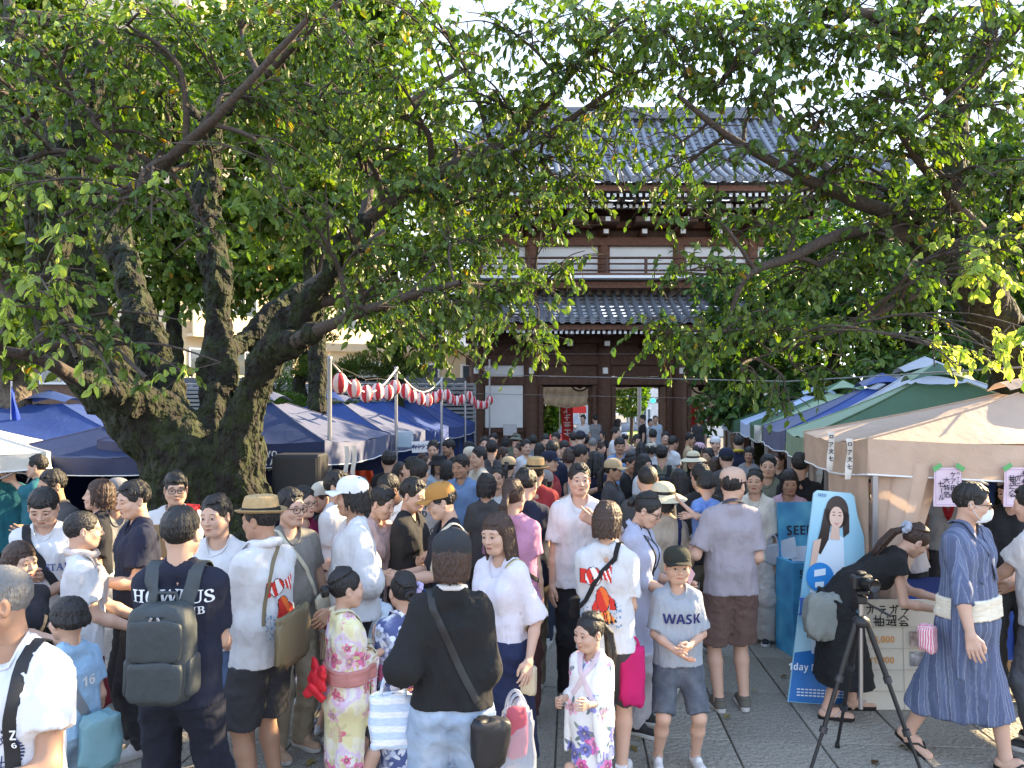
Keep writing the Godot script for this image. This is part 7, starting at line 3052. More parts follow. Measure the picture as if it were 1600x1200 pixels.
	sd.rotation=Vector3(-0.10,0.12,-0.095)
	var poly:=PackedVector2Array([Vector2(-0.27,0.0),Vector2(0.27,-0.01),Vector2(0.27,0.5),Vector2(0.28,1.0),Vector2(0.30,1.12),Vector2(0.29,1.26),Vector2(0.23,1.42),Vector2(0.20,1.56),Vector2(0.17,1.585),Vector2(-0.10,1.585),Vector2(-0.13,1.56),Vector2(-0.19,0.9)])
	m=MB.new()
	m.slab(poly,0.014)
	part("board",m,tri_mat(noise_tex(0.006,2,141,[[0.0,C(0.20,0.48,0.66)],[1.0,C(0.48,0.70,0.80)]],256),0.8,0.35),sd)
	var lay_z:=[0.0095]
	var flat:=func(called:String,c:Color,shapes:Array) -> void:
		var fm:=MB.new()
		for s in shapes:
			var pg:=PackedVector2Array()
			if s.size()==5:
				for i in 22:
					var a:=TAU*i/22.0
					pg.append(Vector2(cos(a)*s[2],sin(a)*s[3]).rotated(s[4])+Vector2(s[0],s[1]))
			else:
				for i in range(0,s.size(),2):
					pg.append(Vector2(s[i],s[i+1]))
			fm.slab(pg,0.0,Transform3D(Basis(),Vector3(0,0,lay_z[0])))
		var fo:=part(called,fm,mat(c,0.4),sd)
		fo.set_meta("kind","stuff")
		lay_z[0]+=0.0012
	flat.call("printed_base",C(0.03,0.17,0.48),[[-0.265,0.005,0.265,-0.005,0.266,0.36,0.10,0.42,-0.235,0.36]])
	flat.call("printed_dress",C(0.62,0.74,0.84),[[-0.10,0.36,0.10,0.36,0.16,0.75,0.12,1.24,0.02,1.28,-0.08,1.22,-0.14,0.75]])
	flat.call("printed_legs",C(0.62,0.42,0.32),[[-0.03,0.16,0.015,0.16,0.035,0.40,-0.005,0.40],[0.05,0.12,0.10,0.13,0.09,0.40,0.05,0.40]])
	flat.call("printed_hair",C(0.03,0.018,0.014),[[0.06,1.43,0.095,0.125,0.0],[-0.04,1.45,0.02,1.44,0.0,1.22,-0.06,1.10,-0.11,1.12,-0.07,1.28],[0.10,1.45,0.16,1.42,0.165,1.28,0.12,1.24]])
	flat.call("printed_arm",C(0.66,0.46,0.36),[[-0.12,1.20,-0.06,1.22,-0.10,0.98,-0.15,0.96],[0.01,1.22,0.09,1.22,0.08,1.33,0.02,1.33]])
	flat.call("printed_face",C(0.70,0.49,0.39),[[0.055,1.39,0.056,0.082,0.0]])
	flat.call("printed_features",C(0.10,0.04,0.035),[[0.033,1.405,0.012,0.0045,0.0],[0.082,1.405,0.012,0.0045,0.0],[0.033,1.428,0.016,0.003,0.1],[0.082,1.428,0.016,0.003,-0.1]])
	flat.call("printed_smile",C(0.55,0.12,0.12),[[0.035,1.352,0.058,1.342,0.08,1.352,0.058,1.332]])
	flat.call("printed_discs",C(0.03,0.24,0.62),[[-0.06,0.93,0.11,0.11,0.0]])
	flat.call("printed_disc",C(0.10,0.42,0.16),[[0.16,0.84,0.10,0.10,0.0]])
	flat.call("printed_packs",C(0.70,0.80,0.88),[[-0.11,0.93,-0.02,0.95,-0.02,1.0,-0.11,0.98],[-0.10,0.85,-0.03,0.86,-0.03,0.90,-0.10,0.89],[0.11,0.83,0.21,0.84,0.21,0.88,0.11,0.87]])
	for q in [["Me",-0.10,0.70,0.13,C(0.05,0.12,0.42),true],["1day Pure",-0.12,0.26,0.05,C(0.75,0.82,0.9),false],["SEED",-0.07,1.55,0.022,C(0.02,0.1,0.3),false]]:
		m=MB.new()
		text(m,q[0],Transform3D(Basis(),Vector3(q[1],q[2],lay_z[0])),q[3],true,q[5])
		part("lettering",m,mat(q[4]),sd).set_meta("kind","stuff")
	m=MB.new()
	for j in 3:
		for i in 12:
			m.box(Vector3(-0.20+i*0.032,0.10-j*0.022,lay_z[0]),Vector3(0.024,0.009,0.001))
	part("small_print",m,mat(C(0.7,0.78,0.88)),sd).set_meta("kind","stuff")
	# prize board of the draw
	var pb:=thing("prize_board","cream lottery board of prize pictures under the beige tent table","board",G(1400,5.65),0.0)
	m=MB.new()
	m.box(Vector3(0.02,0.40,0),Vector3(0.56,0.80,0.02),Basis(Vector3.RIGHT,-0.05),0.004)
	part("sheet",m,mat(C(0.62,0.57,0.47),0.5),pb)
	var tl:=Basis(Vector3.RIGHT,-0.05)
	m=MB.new()
	var row1:=["027268 404519 7081 8091","2171 0484 846539","027268 404519 7081 8091","2171 0484 846539"]
	for i in 4:
		strokes(m,row1[i],Transform3D(tl,Vector3(-0.20+i*0.085,0.735,0.030)),0.062,0.009)
	var row2:=["2029 0343 0646 4393 4349 9399 4999 6069 4696","1122 0434 3428 0899 4071 7074 4474 6090 9094 6494 4696 5456 8486 4766 8799","5004 5094 2565 1787 4729 2989 7799"]
	for i in 3:
		strokes(m,row2[i],Transform3D(tl,Vector3(-0.14+i*0.09,0.655,0.026)),0.072,0.009)
	part("lettering",m,M.black,pb).set_meta("kind","stuff")
	m=MB.new()
	for j in 4:
		m.box(Vector3(0.02,0.605-j*0.155,0.024-0.05*(0.2-j*0.155)),Vector3(0.52,0.003,0.004),tl)
	m.box(Vector3(0.05,0.30,0.016),Vector3(0.003,0.60,0.004),tl)
	part("ruled_lines",m,mat(C(0.45,0.40,0.32)),pb).set_meta("kind","stuff")
	m=MB.new()
	text(m,"¥3,000",Transform3D(tl,Vector3(-0.115,0.515,0.022)),0.045)
	text(m,"¥1,000",Transform3D(tl,Vector3(-0.115,0.36,0.015)),0.045)
	part("prices",m,mat(C(0.62,0.27,0.05)),pb).set_meta("kind","stuff")
	var pics:=[[0.17,0.52,C(0.40,0.26,0.22)],[0.17,0.37,C(0.42,0.42,0.44)],[-0.10,0.21,C(0.36,0.35,0.40)],[0.17,0.21,C(0.45,0.26,0.22)],[-0.10,0.07,C(0.34,0.34,0.42)],[0.10,0.07,C(0.30,0.14,0.09)],[0.22,0.07,C(0.25,0.32,0.28)]]
	for q in pics:
		m=MB.new()
		m.box(Vector3(q[0],q[1],0.014+0.05*(0.4-q[1])*-0.6),Vector3(0.15 if q[0]<0.2 else 0.06,0.105,0.006),tl)
		part("prize_picture",m,tri_mat(noise_tex(0.03,3,int(q[1]*100),[[0.0,(q[2] as Color).darkened(0.4)],[1.0,(q[2] as Color).lightened(0.4)]],64),6.0,0.3),pb)
	# table with blue and white cloth, bell and boxes
	var tb:=thing("trestle_table","trestle table with a blue and white printed cloth under the beige tent","table",G(1490,6.35))
	m=MB.new()
	m.box(Vector3(0,0.72,0),Vector3(1.9,0.035,0.6),Basis(),0.006)
	part("tabletop",m,mat(C(0.5,0.5,0.5),0.5),tb)
	for x:float in [-0.85,0.85]:
		for zz:float in [-0.25,0.25]:
			m=MB.new()
			m.rod(Vector3(x,0,zz),Vector3(x,0.71,zz),0.016)
			part("leg",m,M.pole,tb)
	var clm:=put("tablecloth",_cloth_mesh(),mat(C(0.012,0.055,0.30),0.8))
	clm.position=G(1490,6.35)
	tag(clm,"blue cloth with white panels hanging over the front of the trestle table","tablecloth")
	m=MB.new()
	m.box(Vector3(0.46,0.40,0.338),Vector3(0.34,0.26,0.004))
	m.box(Vector3(0.78,0.62,0.338),Vector3(0.05,0.07,0.004))
	m.box(Vector3(0.84,0.28,0.338),Vector3(0.05,0.07,0.004))
	part("white_panel",m,M.paint_white,clm).set_meta("kind","stuff")
	m=MB.new()
	text(m,"SEED",Transform3D(Basis(),Vector3(0.44,0.315,0.343)),0.10)
	part("lettering",m,mat(C(0.02,0.04,0.26)),clm).set_meta("kind","stuff")
	var bell:=thing("hand_bell","small brass hand bell standing on the trestle table","bell",G(1386,6.25,0.738))
	m=MB.new()
	m.lathe(Vector3.ZERO,PackedVector2Array([Vector2(0.062,0),Vector2(0.064,0.008),Vector2(0.048,0.03),Vector2(0.038,0.07),Vector2(0.026,0.092),Vector2(0,0.098)]),20)
	part("bell",m,mat(C(0.45,0.30,0.10),0.3,0.9),bell)
	m=MB.new()
	m.lathe(Vector3(0,0.095,0),PackedVector2Array([Vector2(0.009,0),Vector2(0.013,0.03),Vector2(0.010,0.09),Vector2(0,0.096)]),10)
	part("handle",m,M.wood,bell)
	var cb:=thing("cardboard_box","brown cardboard box on the ground under the trestle table","box",G(1550,6.55),0.15)
	m=MB.new()
	m.box(Vector3(0,0.14,0),Vector3(0.30,0.27,0.26),Basis(),0.004)
	part("carton",m,mat(C(0.30,0.19,0.09),0.85),cb)
	m=MB.new()
	m.box(Vector3(0,0.2785,0),Vector3(0.05,0.003,0.262))
	part("tape",m,mat(C(0.42,0.30,0.16),0.3),cb)
	# notices taped on the valance
	var notes:=[[1447,6.02,"pink notice sheet with brush lettering taped left on the beige valance"],[1551,5.95,"pink notice sheet taped on the beige valance above the man at the right edge"]]
	for i in 2:
		var n:=thing("paper_notice",notes[i][2],"notice",P(notes[i][0],755,notes[i][1])+Vector3(0,0,0.30))
		m=MB.new()
		var rows:=[]
		for j in 6:
			var row:=[]
			for k in 5:
				row.append(Vector3((k/4.0-0.5)*0.21,0.145-j*0.058,0.006*sin(j*1.1+k)))
			rows.append(row)
		m.grid(rows)
		part("sheet",m,mat(C(0.66,0.54,0.62),0.8),n)
		m=MB.new()
		for q in [[-0.094,0.0,0.002,0.26],[0.094,0.0,0.002,0.26]]:
			m.box(Vector3(q[0],q[1],0.009),Vector3(q[2],q[3],0.001))
		for y:float in [-0.13,0.13]:
			m.box(Vector3(0,y,0.009),Vector3(0.188,0.002,0.001))
		part("border",m,mat(C(0.35,0.18,0.35)),n).set_meta("kind","stuff")
		m=MB.new()
		if i==0:
			var cols:=[[0.07,0.028,["2080 2025 8085","1191 5159","1181 4479 1589"]],[0.035,0.044,["3114 2383 635639","118164 444629","1181 1119 8189 1484 1787 5159","3070 3034 7074 3474 0545 0509 4549 0949 5595 5559 9599 5999"]],[-0.015,0.046,["0393 5053 5309 5399","1103 2029 0343 2647 5191 6164 4494 4797 7479","3003 2229 4191 4494 4449 9499 4999 5154 7174"]],[-0.055,0.044,["048473 303989","5159","313519 6069 6996"]]]
			for c in cols:
				for k in c[2].size():
					strokes(m,c[2][k],Transform3D(Basis(),Vector3(c[0],0.095-k*c[1]*1.12-(0.045 if c[0]<0.0 else 0.0)-(0.025 if c[0]<-0.03 else 0.0),0.011)),c[1]*0.9,c[1]*0.13)
		else:
			var cols2:=[[0.045,["3013 2080 0494 3237 5257 7277 0797","2029 0343 2306 2446 5153 7379 4595"]],[-0.005,["027268 404519 7081 8091","2171 0484 846539"]],[-0.05,["2029 0343 0646 4393 4349 9399 4999 6069 4696","1122 0434 3428 0899 4071 7074 4474 6090 9094","5004 5094 2565 1787 4729 2989 7799"]]]
			for c in cols2:
				for k in c[1].size():
					strokes(m,c[1][k],Transform3D(Basis(),Vector3(c[0],0.095-k*0.055-(0.03 if c[0]<0.02 else 0.0),0.011)),0.045,0.006)
		part("lettering",m,mat(C(0.03,0.02,0.05)),n).set_meta("kind","stuff")
		m=MB.new()
		for s:float in [-1.0,1.0]:
			m.box(Vector3(s*0.085,0.148,0.012),Vector3(0.07,0.035,0.002),Basis(Vector3.BACK,-s*0.6))
		part("green_tape",m,mat(C(0.10,0.36,0.12),0.5),n).set_meta("kind","stuff")
	# paper strips hung from tents, price cards by the lantern pole
	var i2:=0
	for q in [[1288,700,6.25,"narrow lettered paper strip hanging at the corner of the beige tent"],[1316,712,6.05,"second paper strip hanging inside the corner of the beige tent"],[545,716,8.55,"white paper streamer tied at the corner of the lettered tent"],[556,716,8.6,"second white paper streamer beside the first at the lettered tent"]]:
		var st:=thing("paper_strip",q[3],"paper strip",P(q[0],q[1],q[2])+Vector3(0,0,0.12))
		m=MB.new()
		var rows:=[]
		for j in 8:
			rows.append([Vector3(-0.025+0.01*sin(j*0.7),0.14-j*0.045,0.01*sin(j*1.2)),Vector3(0.025+0.01*sin(j*0.7),0.14-j*0.045,0.012*cos(j*1.2))])
		m.grid(rows)
		part("strip",m,mat(C(0.70,0.66,0.60),0.8),st)
		if i2<2:
			m=MB.new()
			for j in 4:
				strokes(m,["2080 2025 8085 2585","118164 444629","4052 1292 734609 335699","048473 303989"][j],Transform3D(Basis(),Vector3(0,0.09-j*0.055,0.016)),0.036,0.006)
			part("lettering",m,M.black,st).set_meta("kind","stuff")
		i2+=1
	var pc:=thing("price_card","white hand written price card hung by the second lantern pole","sign",P(661,698,11.6))
	m=MB.new()
	m.box(Vector3.ZERO,Vector3(0.34,0.17,0.008),Basis(Vector3.BACK,0.04))
	part("card",m,M.paint_white,pc)
	m=MB.new()
	for j in 5:
		strokes(m,["2029 0343 2306 2446 5153 7379 4595","5059 1215 1585 8582","2171 0484 846539","1191 5158 5838","4052 1292 734609 335699"][j],Transform3D(Basis(),Vector3(-0.13+j*0.065,0.0,0.008)),0.07,0.012)
	part("lettering",m,mat(C(0.02,0.05,0.2)),pc).set_meta("kind","stuff")
	var pf:=thing("plastic_case","clear plastic case standing on the stall by the second lantern pole","case",P(632,686,12.4))
	m=MB.new()
	m.box(Vector3.ZERO,Vector3(0.26,0.26,0.2),Basis(),0.01)
	var pl:=mat(Color(0.8,0.9,0.95,0.35),0.3)
	pl.transparency=BaseMaterial3D.TRANSPARENCY_ALPHA
	part("case",m,pl,pf)
	var os:=thing("orange_cloth","bright orange cloth hung behind the stall under the lettered tents","cloth",P(566,770,10.6))
	var rows3:=[]
	for j in 8:
		var row:=[]
		for k in 18:
			row.append(Vector3((k/17.0-0.5)*(0.34+0.05*j),0.32-j*0.12,0.05*sin(k*0.9)+0.14*(1.0-j/7.0)))
		rows3.append(row)
	m=MB.new()
	m.grid(rows3)
	part("cloth",m,tarp(C(0.70,0.075,0.012),0.4),os)
	# fallen leaves on the paving and the bed
	var lm:=MultiMesh.new()
	lm.transform_format=MultiMesh.TRANSFORM_3D
	lm.use_colors=true
	lm.mesh=leaf_shape(0.09,0.05)
	lm.instance_count=620
	var r:=RandomNumberGenerator.new()
	r.seed=404
	for i in 620:
		var p:=Vector3(r.randf_range(-7.2,-2.5),0.17,r.randf_range(-9.8,-6.6))
		if i>520:
			p=Vector3(r.randf_range(-3.0,4.0),0.012,r.randf_range(-9.0,-3.9))
		else:
			p.y=0.045+0.10*smoothstep(6.5,7.8,-p.z)+0.05*noise.get_noise_2d(p.x*2.0,p.z*2.0)+0.012
		var b:=Basis(Vector3.UP,r.randf()*TAU)*Basis(Vector3.RIGHT,-PI/2+r.randf_range(-0.25,0.25))
		lm.set_instance_transform(i,Transform3D(b.scaled_local(Vector3.ONE*r.randf_range(0.6,1.0)),p))
		lm.set_instance_color(i,[Color(0.28,0.19,0.06),Color(0.16,0.085,0.035),Color(0.35,0.27,0.10),Color(0.10,0.06,0.03)][r.randi() % 4])
	var lo2:=MultiMeshInstance3D.new()
	lo2.name="fallen_leaves"
	lo2.multimesh=lm
	lo2.material_override=M.leaf
	add_child(lo2)
	tag(lo2,"dry fallen leaves scattered over the planting bed and the paving","leaves").set_meta("kind","stuff")
func _cloth_mesh() -> ArrayMesh:
	var m:=MB.new()
	var rows:=[]
	for j in 8:
		var row:=[]
		for k in 40:
			row.append(Vector3((k/39.0-0.5)*1.94,0.745-j*0.073,0.325+0.004*sin(k*0.9)*j/7.0))
		rows.append(row)
	m.grid(rows)
	m.box(Vector3(0,0.742,0),Vector3(1.94,0.008,0.64))
	return m.commit()
# ---------------------------------------------------------------- the people, near ones first
func white_tee() -> Material:
	return cloth(C(0.64,0.64,0.65))
func build_cast() -> void:
	M.print=mat(Color.WHITE,0.8)
	M.print.vertex_color_use_as_albedo=true
	var ink:=mat(C(0.02,0.03,0.10),0.8)
	var o:Dictionary
	# grey haired man cut by the left edge
	o={"px":10,"d":2.5,"h":1.69,"rot":-4,"head":[-0.75,0.1,0.0],"tone":1,"hair":"crop","hc":3,"tc":C(0.74,0.74,0.77),"loose":0.03,"flare":0.02,"hl":w3(0.06,1.03,0.28),"hr":w3(-0.20,1.0,0.25),"pl":w3(0.8,-0.6,-0.5),"gl":"grip","bc":C(0.05,0.05,0.06),"label":"grey haired man in a white emblem tee with camera strap at the left edge"}
	person(o)
	var S:Dictionary=o.S
	var m:=MB.new()
	for i in 40:
		var a:=TAU*i/40.0
		m.quad(Vector3(cos(a),sin(a),0)*0.062,Vector3(cos(a),sin(a),0)*0.072,Vector3(cos(a+0.10),sin(a+0.10),0)*0.070,Vector3(cos(a+0.10),sin(a+0.10),0)*0.060)
	var em:=[["4052 1292 734609 335699",0.018,0.034],["4051 1292 2474 2426 2676 7476 5659 3618 6688",0.040,0.008],["2080 2024 8084 2484 5054 2282 1619 3639 3989 8987 5567",-0.022,0.018],["212638 47 628 8",-0.016,-0.012],["5059 1215 1585 8582 0609 0999 9996",0.014,-0.028],["2029 0343 2306 2446 4292 5155 8185 4494 4696 4649 9699 4999 6469",-0.040,-0.012],["1191 5158 5838",-0.014,-0.040]]
	for q in em:
		strokes(m,String(q[0]).replace("212638 47 628 8","21263847 628386"),Transform3D(Basis(),Vector3(q[1],q[2],0)),0.032,0.0034)
	part("emblem",lay(S,o.shirt,m,Vector2(0.065,S.sy-0.245)),ink,o.root).set_meta("kind","stuff")
	var y:float=S.sy/S.k
	var st:=on_person(o,"camera_strap","black camera strap lettered Z 6 over the left shoulder of the grey haired man","strap")
	part("webbing",strap(S,o.shirt,[w3(0.09,y-0.10,-0.12),w3(0.10,y+0.03,-0.02),w3(0.105,y-0.02,0.08),w3(0.115,y-0.16,0.14),w3(0.125,y-0.30,0.14)],0.042,0.006),mat(C(0.012,0.012,0.014),0.6),st)
	m=MB.new()
	text(m,"Z",Transform3D(Basis(Vector3.BACK,0.05),Vector3.ZERO),0.03)
	text(m,"6",Transform3D(Basis(),Vector3(0,-0.034,0)),0.018)
	part("lettering",lay(S,o.shirt,m,Vector2(0.118,S.sy-0.19),false,0.014),M.paint_white,st).set_meta("kind","stuff")
	# boy with number 16
	o={"px":108,"d":3.75,"h":1.275,"kind":"c","rot":-118,"hair":"child","tc":C(0.33,0.52,0.72),"bc":C(0.3,0.42,0.55),"bot":"shorts","loose":0.03,"label":"boy in a light blue tee numbered 16 beside the grey haired man"}
	person(o)
	m=MB.new()
	text(m,"16",Transform3D(),0.048,true,false,0.02)
	part("number",lay(o.S,o.shirt,m,Vector2(0.04,o.S.sy-0.13),true),M.paint_white,o.root)
	bag(o,"shoulder_bag","pale teal drawstring bag with dangling charms on a grey strap behind the boy",w3(-0.08,0.80,-0.20),Vector3(0.19,0.27,0.10),cloth(C(0.17,0.33,0.38),0.5),-0.5,0.0,[w3(0.14,1.33,0.08),w3(0.135,1.44,-0.02),w3(0.12,1.30,-0.12),w3(0.03,1.08,-0.16),w3(-0.06,0.93,-0.17)],0.045,cloth(C(0.22,0.25,0.28)))
	# seated woman and her neighbour at the left edge
	o={"px":30,"d":4.5,"h":1.58,"kind":"f","rot":72,"sink":0.17,"hair":"bob","hc":1,"tc":C(0.05,0.05,0.06),"bc":C(0.03,0.03,0.03),"label":"woman with brown bobbed hair in profile at the left edge, behind the boy"}
	person(o)
	o={"px":-46,"d":4.0,"h":1.66,"rot":95,"sink":0.10,"hair":"short","hc":3,"tc":C(0.30,0.36,0.56),"hl":w3(0.12,0.98,0.40),"hr":w3(0.02,0.92,0.42),"sleeve":0.7,"bc":C(0.02,0.02,0.02),"label":"man in a pale blue tee reaching an arm across at the left edge"}
	person(o)
	# white tee man with towel
	o={"px":128,"d":4.45,"h":1.61,"rot":118,"head":[0.12,0.0,0.0],"hair":"crop","glasses":2,"tm":white_tee(),"bot":"shorts","bc":C(0.16,0.010,0.018),"hl":w3(0.05,1.0,0.34),"hr":w3(-0.10,0.98,0.30),"tone":0,"label":"man in a white tee and dark red shorts with a towel round his neck"}
	person(o)
	towel(o,cloth(C(0.66,0.56,0.50)),"cream towel wound round the neck of the man in dark red shorts")
	# man eating, dark strap
	o={"px":72,"d":4.95,"h":1.71,"rot":12,"head":[0.1,0.42,0.0],"hair":"fringe","tm":white_tee(),"hr":w3(0.02,1.18,0.24),"hl":w3(0.09,1.07,0.26),"gl":"grip","gr":"pinch","bc":C(0.02,0.02,0.025),"loose":0.03,"label":"young man in a white lettered tee looking down at the cup in his hand"}
	person(o)
	m=MB.new()
	text(m,"HARLEM STARS",Transform3D(Basis.from_scale(Vector3(0.8,1,1)),Vector3.ZERO),0.045,true,true,0.03)
	part("lettering",lay(o.S,o.shirt,m,Vector2(0.0,o.S.sy-0.20)),mat(C(0.06,0.10,0.26)),o.root).set_meta("kind","stuff")
	bag(o,"shoulder_bag","black bag on a wide dark strap across the man looking into his cup",w3(0.20,0.92,-0.10),Vector3(0.22,0.16,0.10),cloth(C(0.015,0.015,0.017)),1.2,0.0,[w3(-0.10,1.42,-0.08),w3(-0.11,1.47,0.0),w3(-0.08,1.38,0.10),w3(0.02,1.24,0.15),w3(0.12,1.08,0.14),w3(0.17,0.98,0.05)],0.05)
	var pm:=mat(Color(0.80,0.83,0.88,0.34),0.35)
	pm.transparency=BaseMaterial3D.TRANSPARENCY_ALPHA
	bag(o,"plastic_bag","crumpled clear plastic bag hanging from his forearm",w3(-0.20,0.90,0.20),Vector3(0.24,0.44,0.14),pm,0.3,0.12,[],0.02,pm,0.6)
	cup(o,"small clear cup held by the man in the lettered tee",w3(0.07,1.12,0.30),0.030,0.06,pm)
	# woman in black with pale skirt
	o={"px":152,"d":5.8,"h":1.66,"kind":"f","rot":-62,"head":[-0.15,-0.12,0.0],"hair":"bob","hc":1,"tc":C(0.012,0.013,0.02),"sleeve":0.75,"bot":"skirt","skirt":0.10,"sflare":0.19,"bm":printed(floral([C(0.62,0.62,0.58)],[C(0.25,0.33,0.38),C(0.4,0.45,0.4)],[],60,Vector2(0.01,0.025),5,128),3.0),"sc":C(0.03,0.03,0.035),"lod":0,"label":"woman in a black top and long pale flowered skirt with her sunlit face turned left"}
	person(o)
	o={"px":171,"d":6.25,"h":1.60,"kind":"f","rot":-130,"hair":"long","hc":1,"tc":C(0.72,0.66,0.66),"bc":C(0.5,0.5,0.5),"sleeve":1.5,"label":"woman in a pale pink white cardigan standing close behind the woman in black"}
	person(o)
	# helpers in teal
	for q in [[12,8.3,1.66,-150,"festival helper in a teal coat at the left edge under the white tent"],[58,8.0,1.72,-70,"second helper in a teal coat raising a hand to the mouth beside the white tent"]]:
		o={"px":q[0],"d":q[1],"h":q[2],"rot":q[3],"tc":C(0.012,0.12,0.16),"sleeve":1.3,"hem":0.40,"bc":C(0.03,0.03,0.04),"hr":w3(-0.05,1.45,0.22) if q[0]>40 else w3(-0.26,0.9,0.08),"label":q[4]}
		person(o)
	# man with the cardboard
	o={"px":274,"d":5.65,"h":1.73,"rot":12,"head":[0.25,0.05,0.0],"hair":"fringe","glasses":1,"tm":white_tee(),"hr":w3(-0.29,0.83,0.06),"hl":w3(-0.02,1.12,0.26),"gl":"grip","bc":C(0.02,0.02,0.02),"label":"young man with black framed glasses holding a piece of brown cardboard before his chest"}
	person(o)
	towel_on_shoulder(o,cloth(C(0.5,0.02,0.03)),"red cloth over the shoulder of the man with the cardboard")
	var cd:=on_person(o,"cardboard_sheet","brown cardboard sheet with dark marks held by the man in black glasses","cardboard")
	m=MB.new()
	m.box(w3(-0.09,1.21,0.27),Vector3(0.27,0.37,0.008),Basis(Vector3.BACK,0.04))
	part("sheet",m,mat(C(0.36,0.24,0.12),0.85),cd)
	m=MB.new()
	for q in [[-0.12,1.12,0.07,0.5],[-0.06,1.11,0.05,1.2],[-0.02,1.13,0.06,1.6],[-0.09,1.24,0.05,0.2],[-0.16,1.17,0.04,0.9]]:
		m.box(w3(q[0],q[1],0.2755),Vector3(q[2],0.016,0.001),Basis(Vector3.BACK,q[3]))
	part("marks",m,mat(C(0.06,0.04,0.03)),cd).set_meta("kind","stuff")
	# backpack man
	o={"px":283,"d":3.58,"h":1.735,"rot":180,"hair":"short","tc":C(0.010,0.013,0.030),"bc":C(0.006,0.008,0.020),"bloose":0.014,"loose":0.010,"flare":0.012,"sleeve":0.72,"girth":1.0,"hl":w3(0.10,1.02,0.30),"hr":w3(-0.10,1.02,0.30),"pl":w3(0.25,-0.7,-0.8),"pr":w3(-0.25,-0.7,-0.8),"fl":w3(0.14,0,0),"fr":w3(-0.15,0,0),"label":"man in a navy tee and dark jeans seen from behind wearing a grey backpack"}
	person(o)
	m=MB.new()
	text(m,"HOWLUS",Transform3D(Basis(),Vector3.ZERO),0.058,true,true,0.03)
	text(m,"NAVY CLUB",Transform3D(Basis(),Vector3(0,-0.062,0)),0.036,true,true,0.03)
	part("lettering",lay(o.S,o.shirt,m,Vector2(0,o.S.sy-0.075),true,0.005),M.paint_white,o.root).set_meta("kind","stuff")
	backpack(o,"dark grey backpack with metal zip pulls on the man in the navy tee",cloth(C(0.042,0.052,0.056),0.6),Vector3(0.275,0.44,0.15))
	# white tee man facing
	o={"px":342,"d":4.5,"h":1.69,"rot":0,"head":[-0.2,0.05,0.05],"hair":"short","tm":white_tee(),"bot":"shorts","bc":C(0.10,0.15,0.27),"slen":0.9,"loose":0.024,"hl":w3(0.12,1.1,0.26),"hr":w3(-0.22,0.9,0.12),"fl":w3(0.2,0,0.02),"label":"man in a white tee and blue shorts facing the camera behind the backpack"}
	person(o)
	# straw hat man
	o={"px":412,"d":4.28,"h":1.70,"rot":-118,"head":[0.25,0.08,0.0],"tone":1,"hair":"short","hc":0,"hat":"fedora","tm":white_tee(),"bot":"shorts","bc":C(0.040,0.040,0.046),"slen":0.95,"bloose":0.028,"loose":0.020,"flare":0.022,"sleeve":0.8,"hem":0.47,"hl":w3(0.10,1.0,0.34),"hr":w3(-0.10,1.02,0.33),"sc":C(0.7,0.7,0.7),"label":"man in a straw hat, white goldfish tee and charcoal shorts with his back half turned"}
	person(o)
	patch(o,Vector2(0.03,-0.28),0.26,0.34,0.0055,goldfish,true)
	towel(o,cloth(C(0.72,0.72,0.74)),"white towel round the neck of the straw hat man")
	bag(o,"sling_bag","flat olive leather pouch at the hip of the straw hat man",w3(0.03,0.99,-0.25),Vector3(0.40,0.27,0.06),cloth(C(0.16,0.125,0.065),0.5,false),0.35,0.0,[w3(0.14,1.05,-0.16),w3(0.08,1.3,-0.14),w3(-0.06,1.46,-0.04),w3(-0.08,1.42,0.08),w3(0.06,1.16,0.14)],0.02,null,0.25)
	# glasses man in grey vest
	o={"px":452,"d":4.95,"h":1.68,"rot":48,"head":[0.15,0.05,0.0],"girth":1.1,"hair":"swept","glasses":1,"tc":C(0.20,0.19,0.17),"bc":C(0.34,0.29,0.21),"hl":w3(0.30,0.84,0.05),"gl":"grip","sc":C(0.45,0.3,0.2),"label":"man with wavy hair and heavy black glasses in a grey shirt behind the straw hat"}
	person(o)
	bag(o,"cream_pouch","small cream pouch on the strap of the man in heavy glasses",w3(0.14,0.99,0.20),Vector3(0.16,0.11,0.05),cloth(C(0.55,0.5,0.38)),0.2,0.0,[w3(-0.10,1.42,-0.08),w3(-0.11,1.47,0.0),w3(-0.06,1.36,0.10),w3(0.06,1.2,0.15),w3(0.13,1.03,0.13)],0.025)
	bag(o,"wooden_basket","small basket of upright wooden slats in the hand of the man in grey",w3(0.30,0.66,0.05),Vector3(0.17,0.20,0.10),printed(striped([C(0.55,0.33,0.19),C(0.12,0.05,0.03)],[10,3],true,0.1,3,64),8.0),0.2,0.07,[],0.02,cloth(C(0.3,0.04,0.05)),0.2)
	# magenta, black top, white cap
	o={"px":474,"d":5.85,"h":1.60,"kind":"f","rot":58,"hair":"short","glasses":1,"tc":C(0.20,0.010,0.06),"sleeve":1.85,"hl":w3(0.05,1.10,0.28),"hr":w3(-0.06,1.12,0.26),"gl":"pinch","gr":"pinch","bc":C(0.02,0.02,0.02),"label":"woman with short dark hair in a magenta sweater holding food"}
	person(o)
	o={"px":508,"d":6.1,"h":1.61,"kind":"f","rot":-55,"head":[-0.1,0.05,0.0],"hair":"pony","hc":1,"hat":"cap","hatc":C(0.55,0.52,0.44),"tc":C(0.015,0.015,0.016),"sleeve":0.5,"hr":w3(-0.06,1.30,0.27),"hl":w3(0.10,1.12,0.30),"gl":"pinch","gr":"pinch","bc":C(0.03,0.03,0.03),"label":"woman in a cream cap and black top eating, beside the magenta sweater"}
	person(o)
	var um:=on_person(o,"folded_umbrella","folded mint green umbrella hanging from the arm of the woman in the cream cap","umbrella")
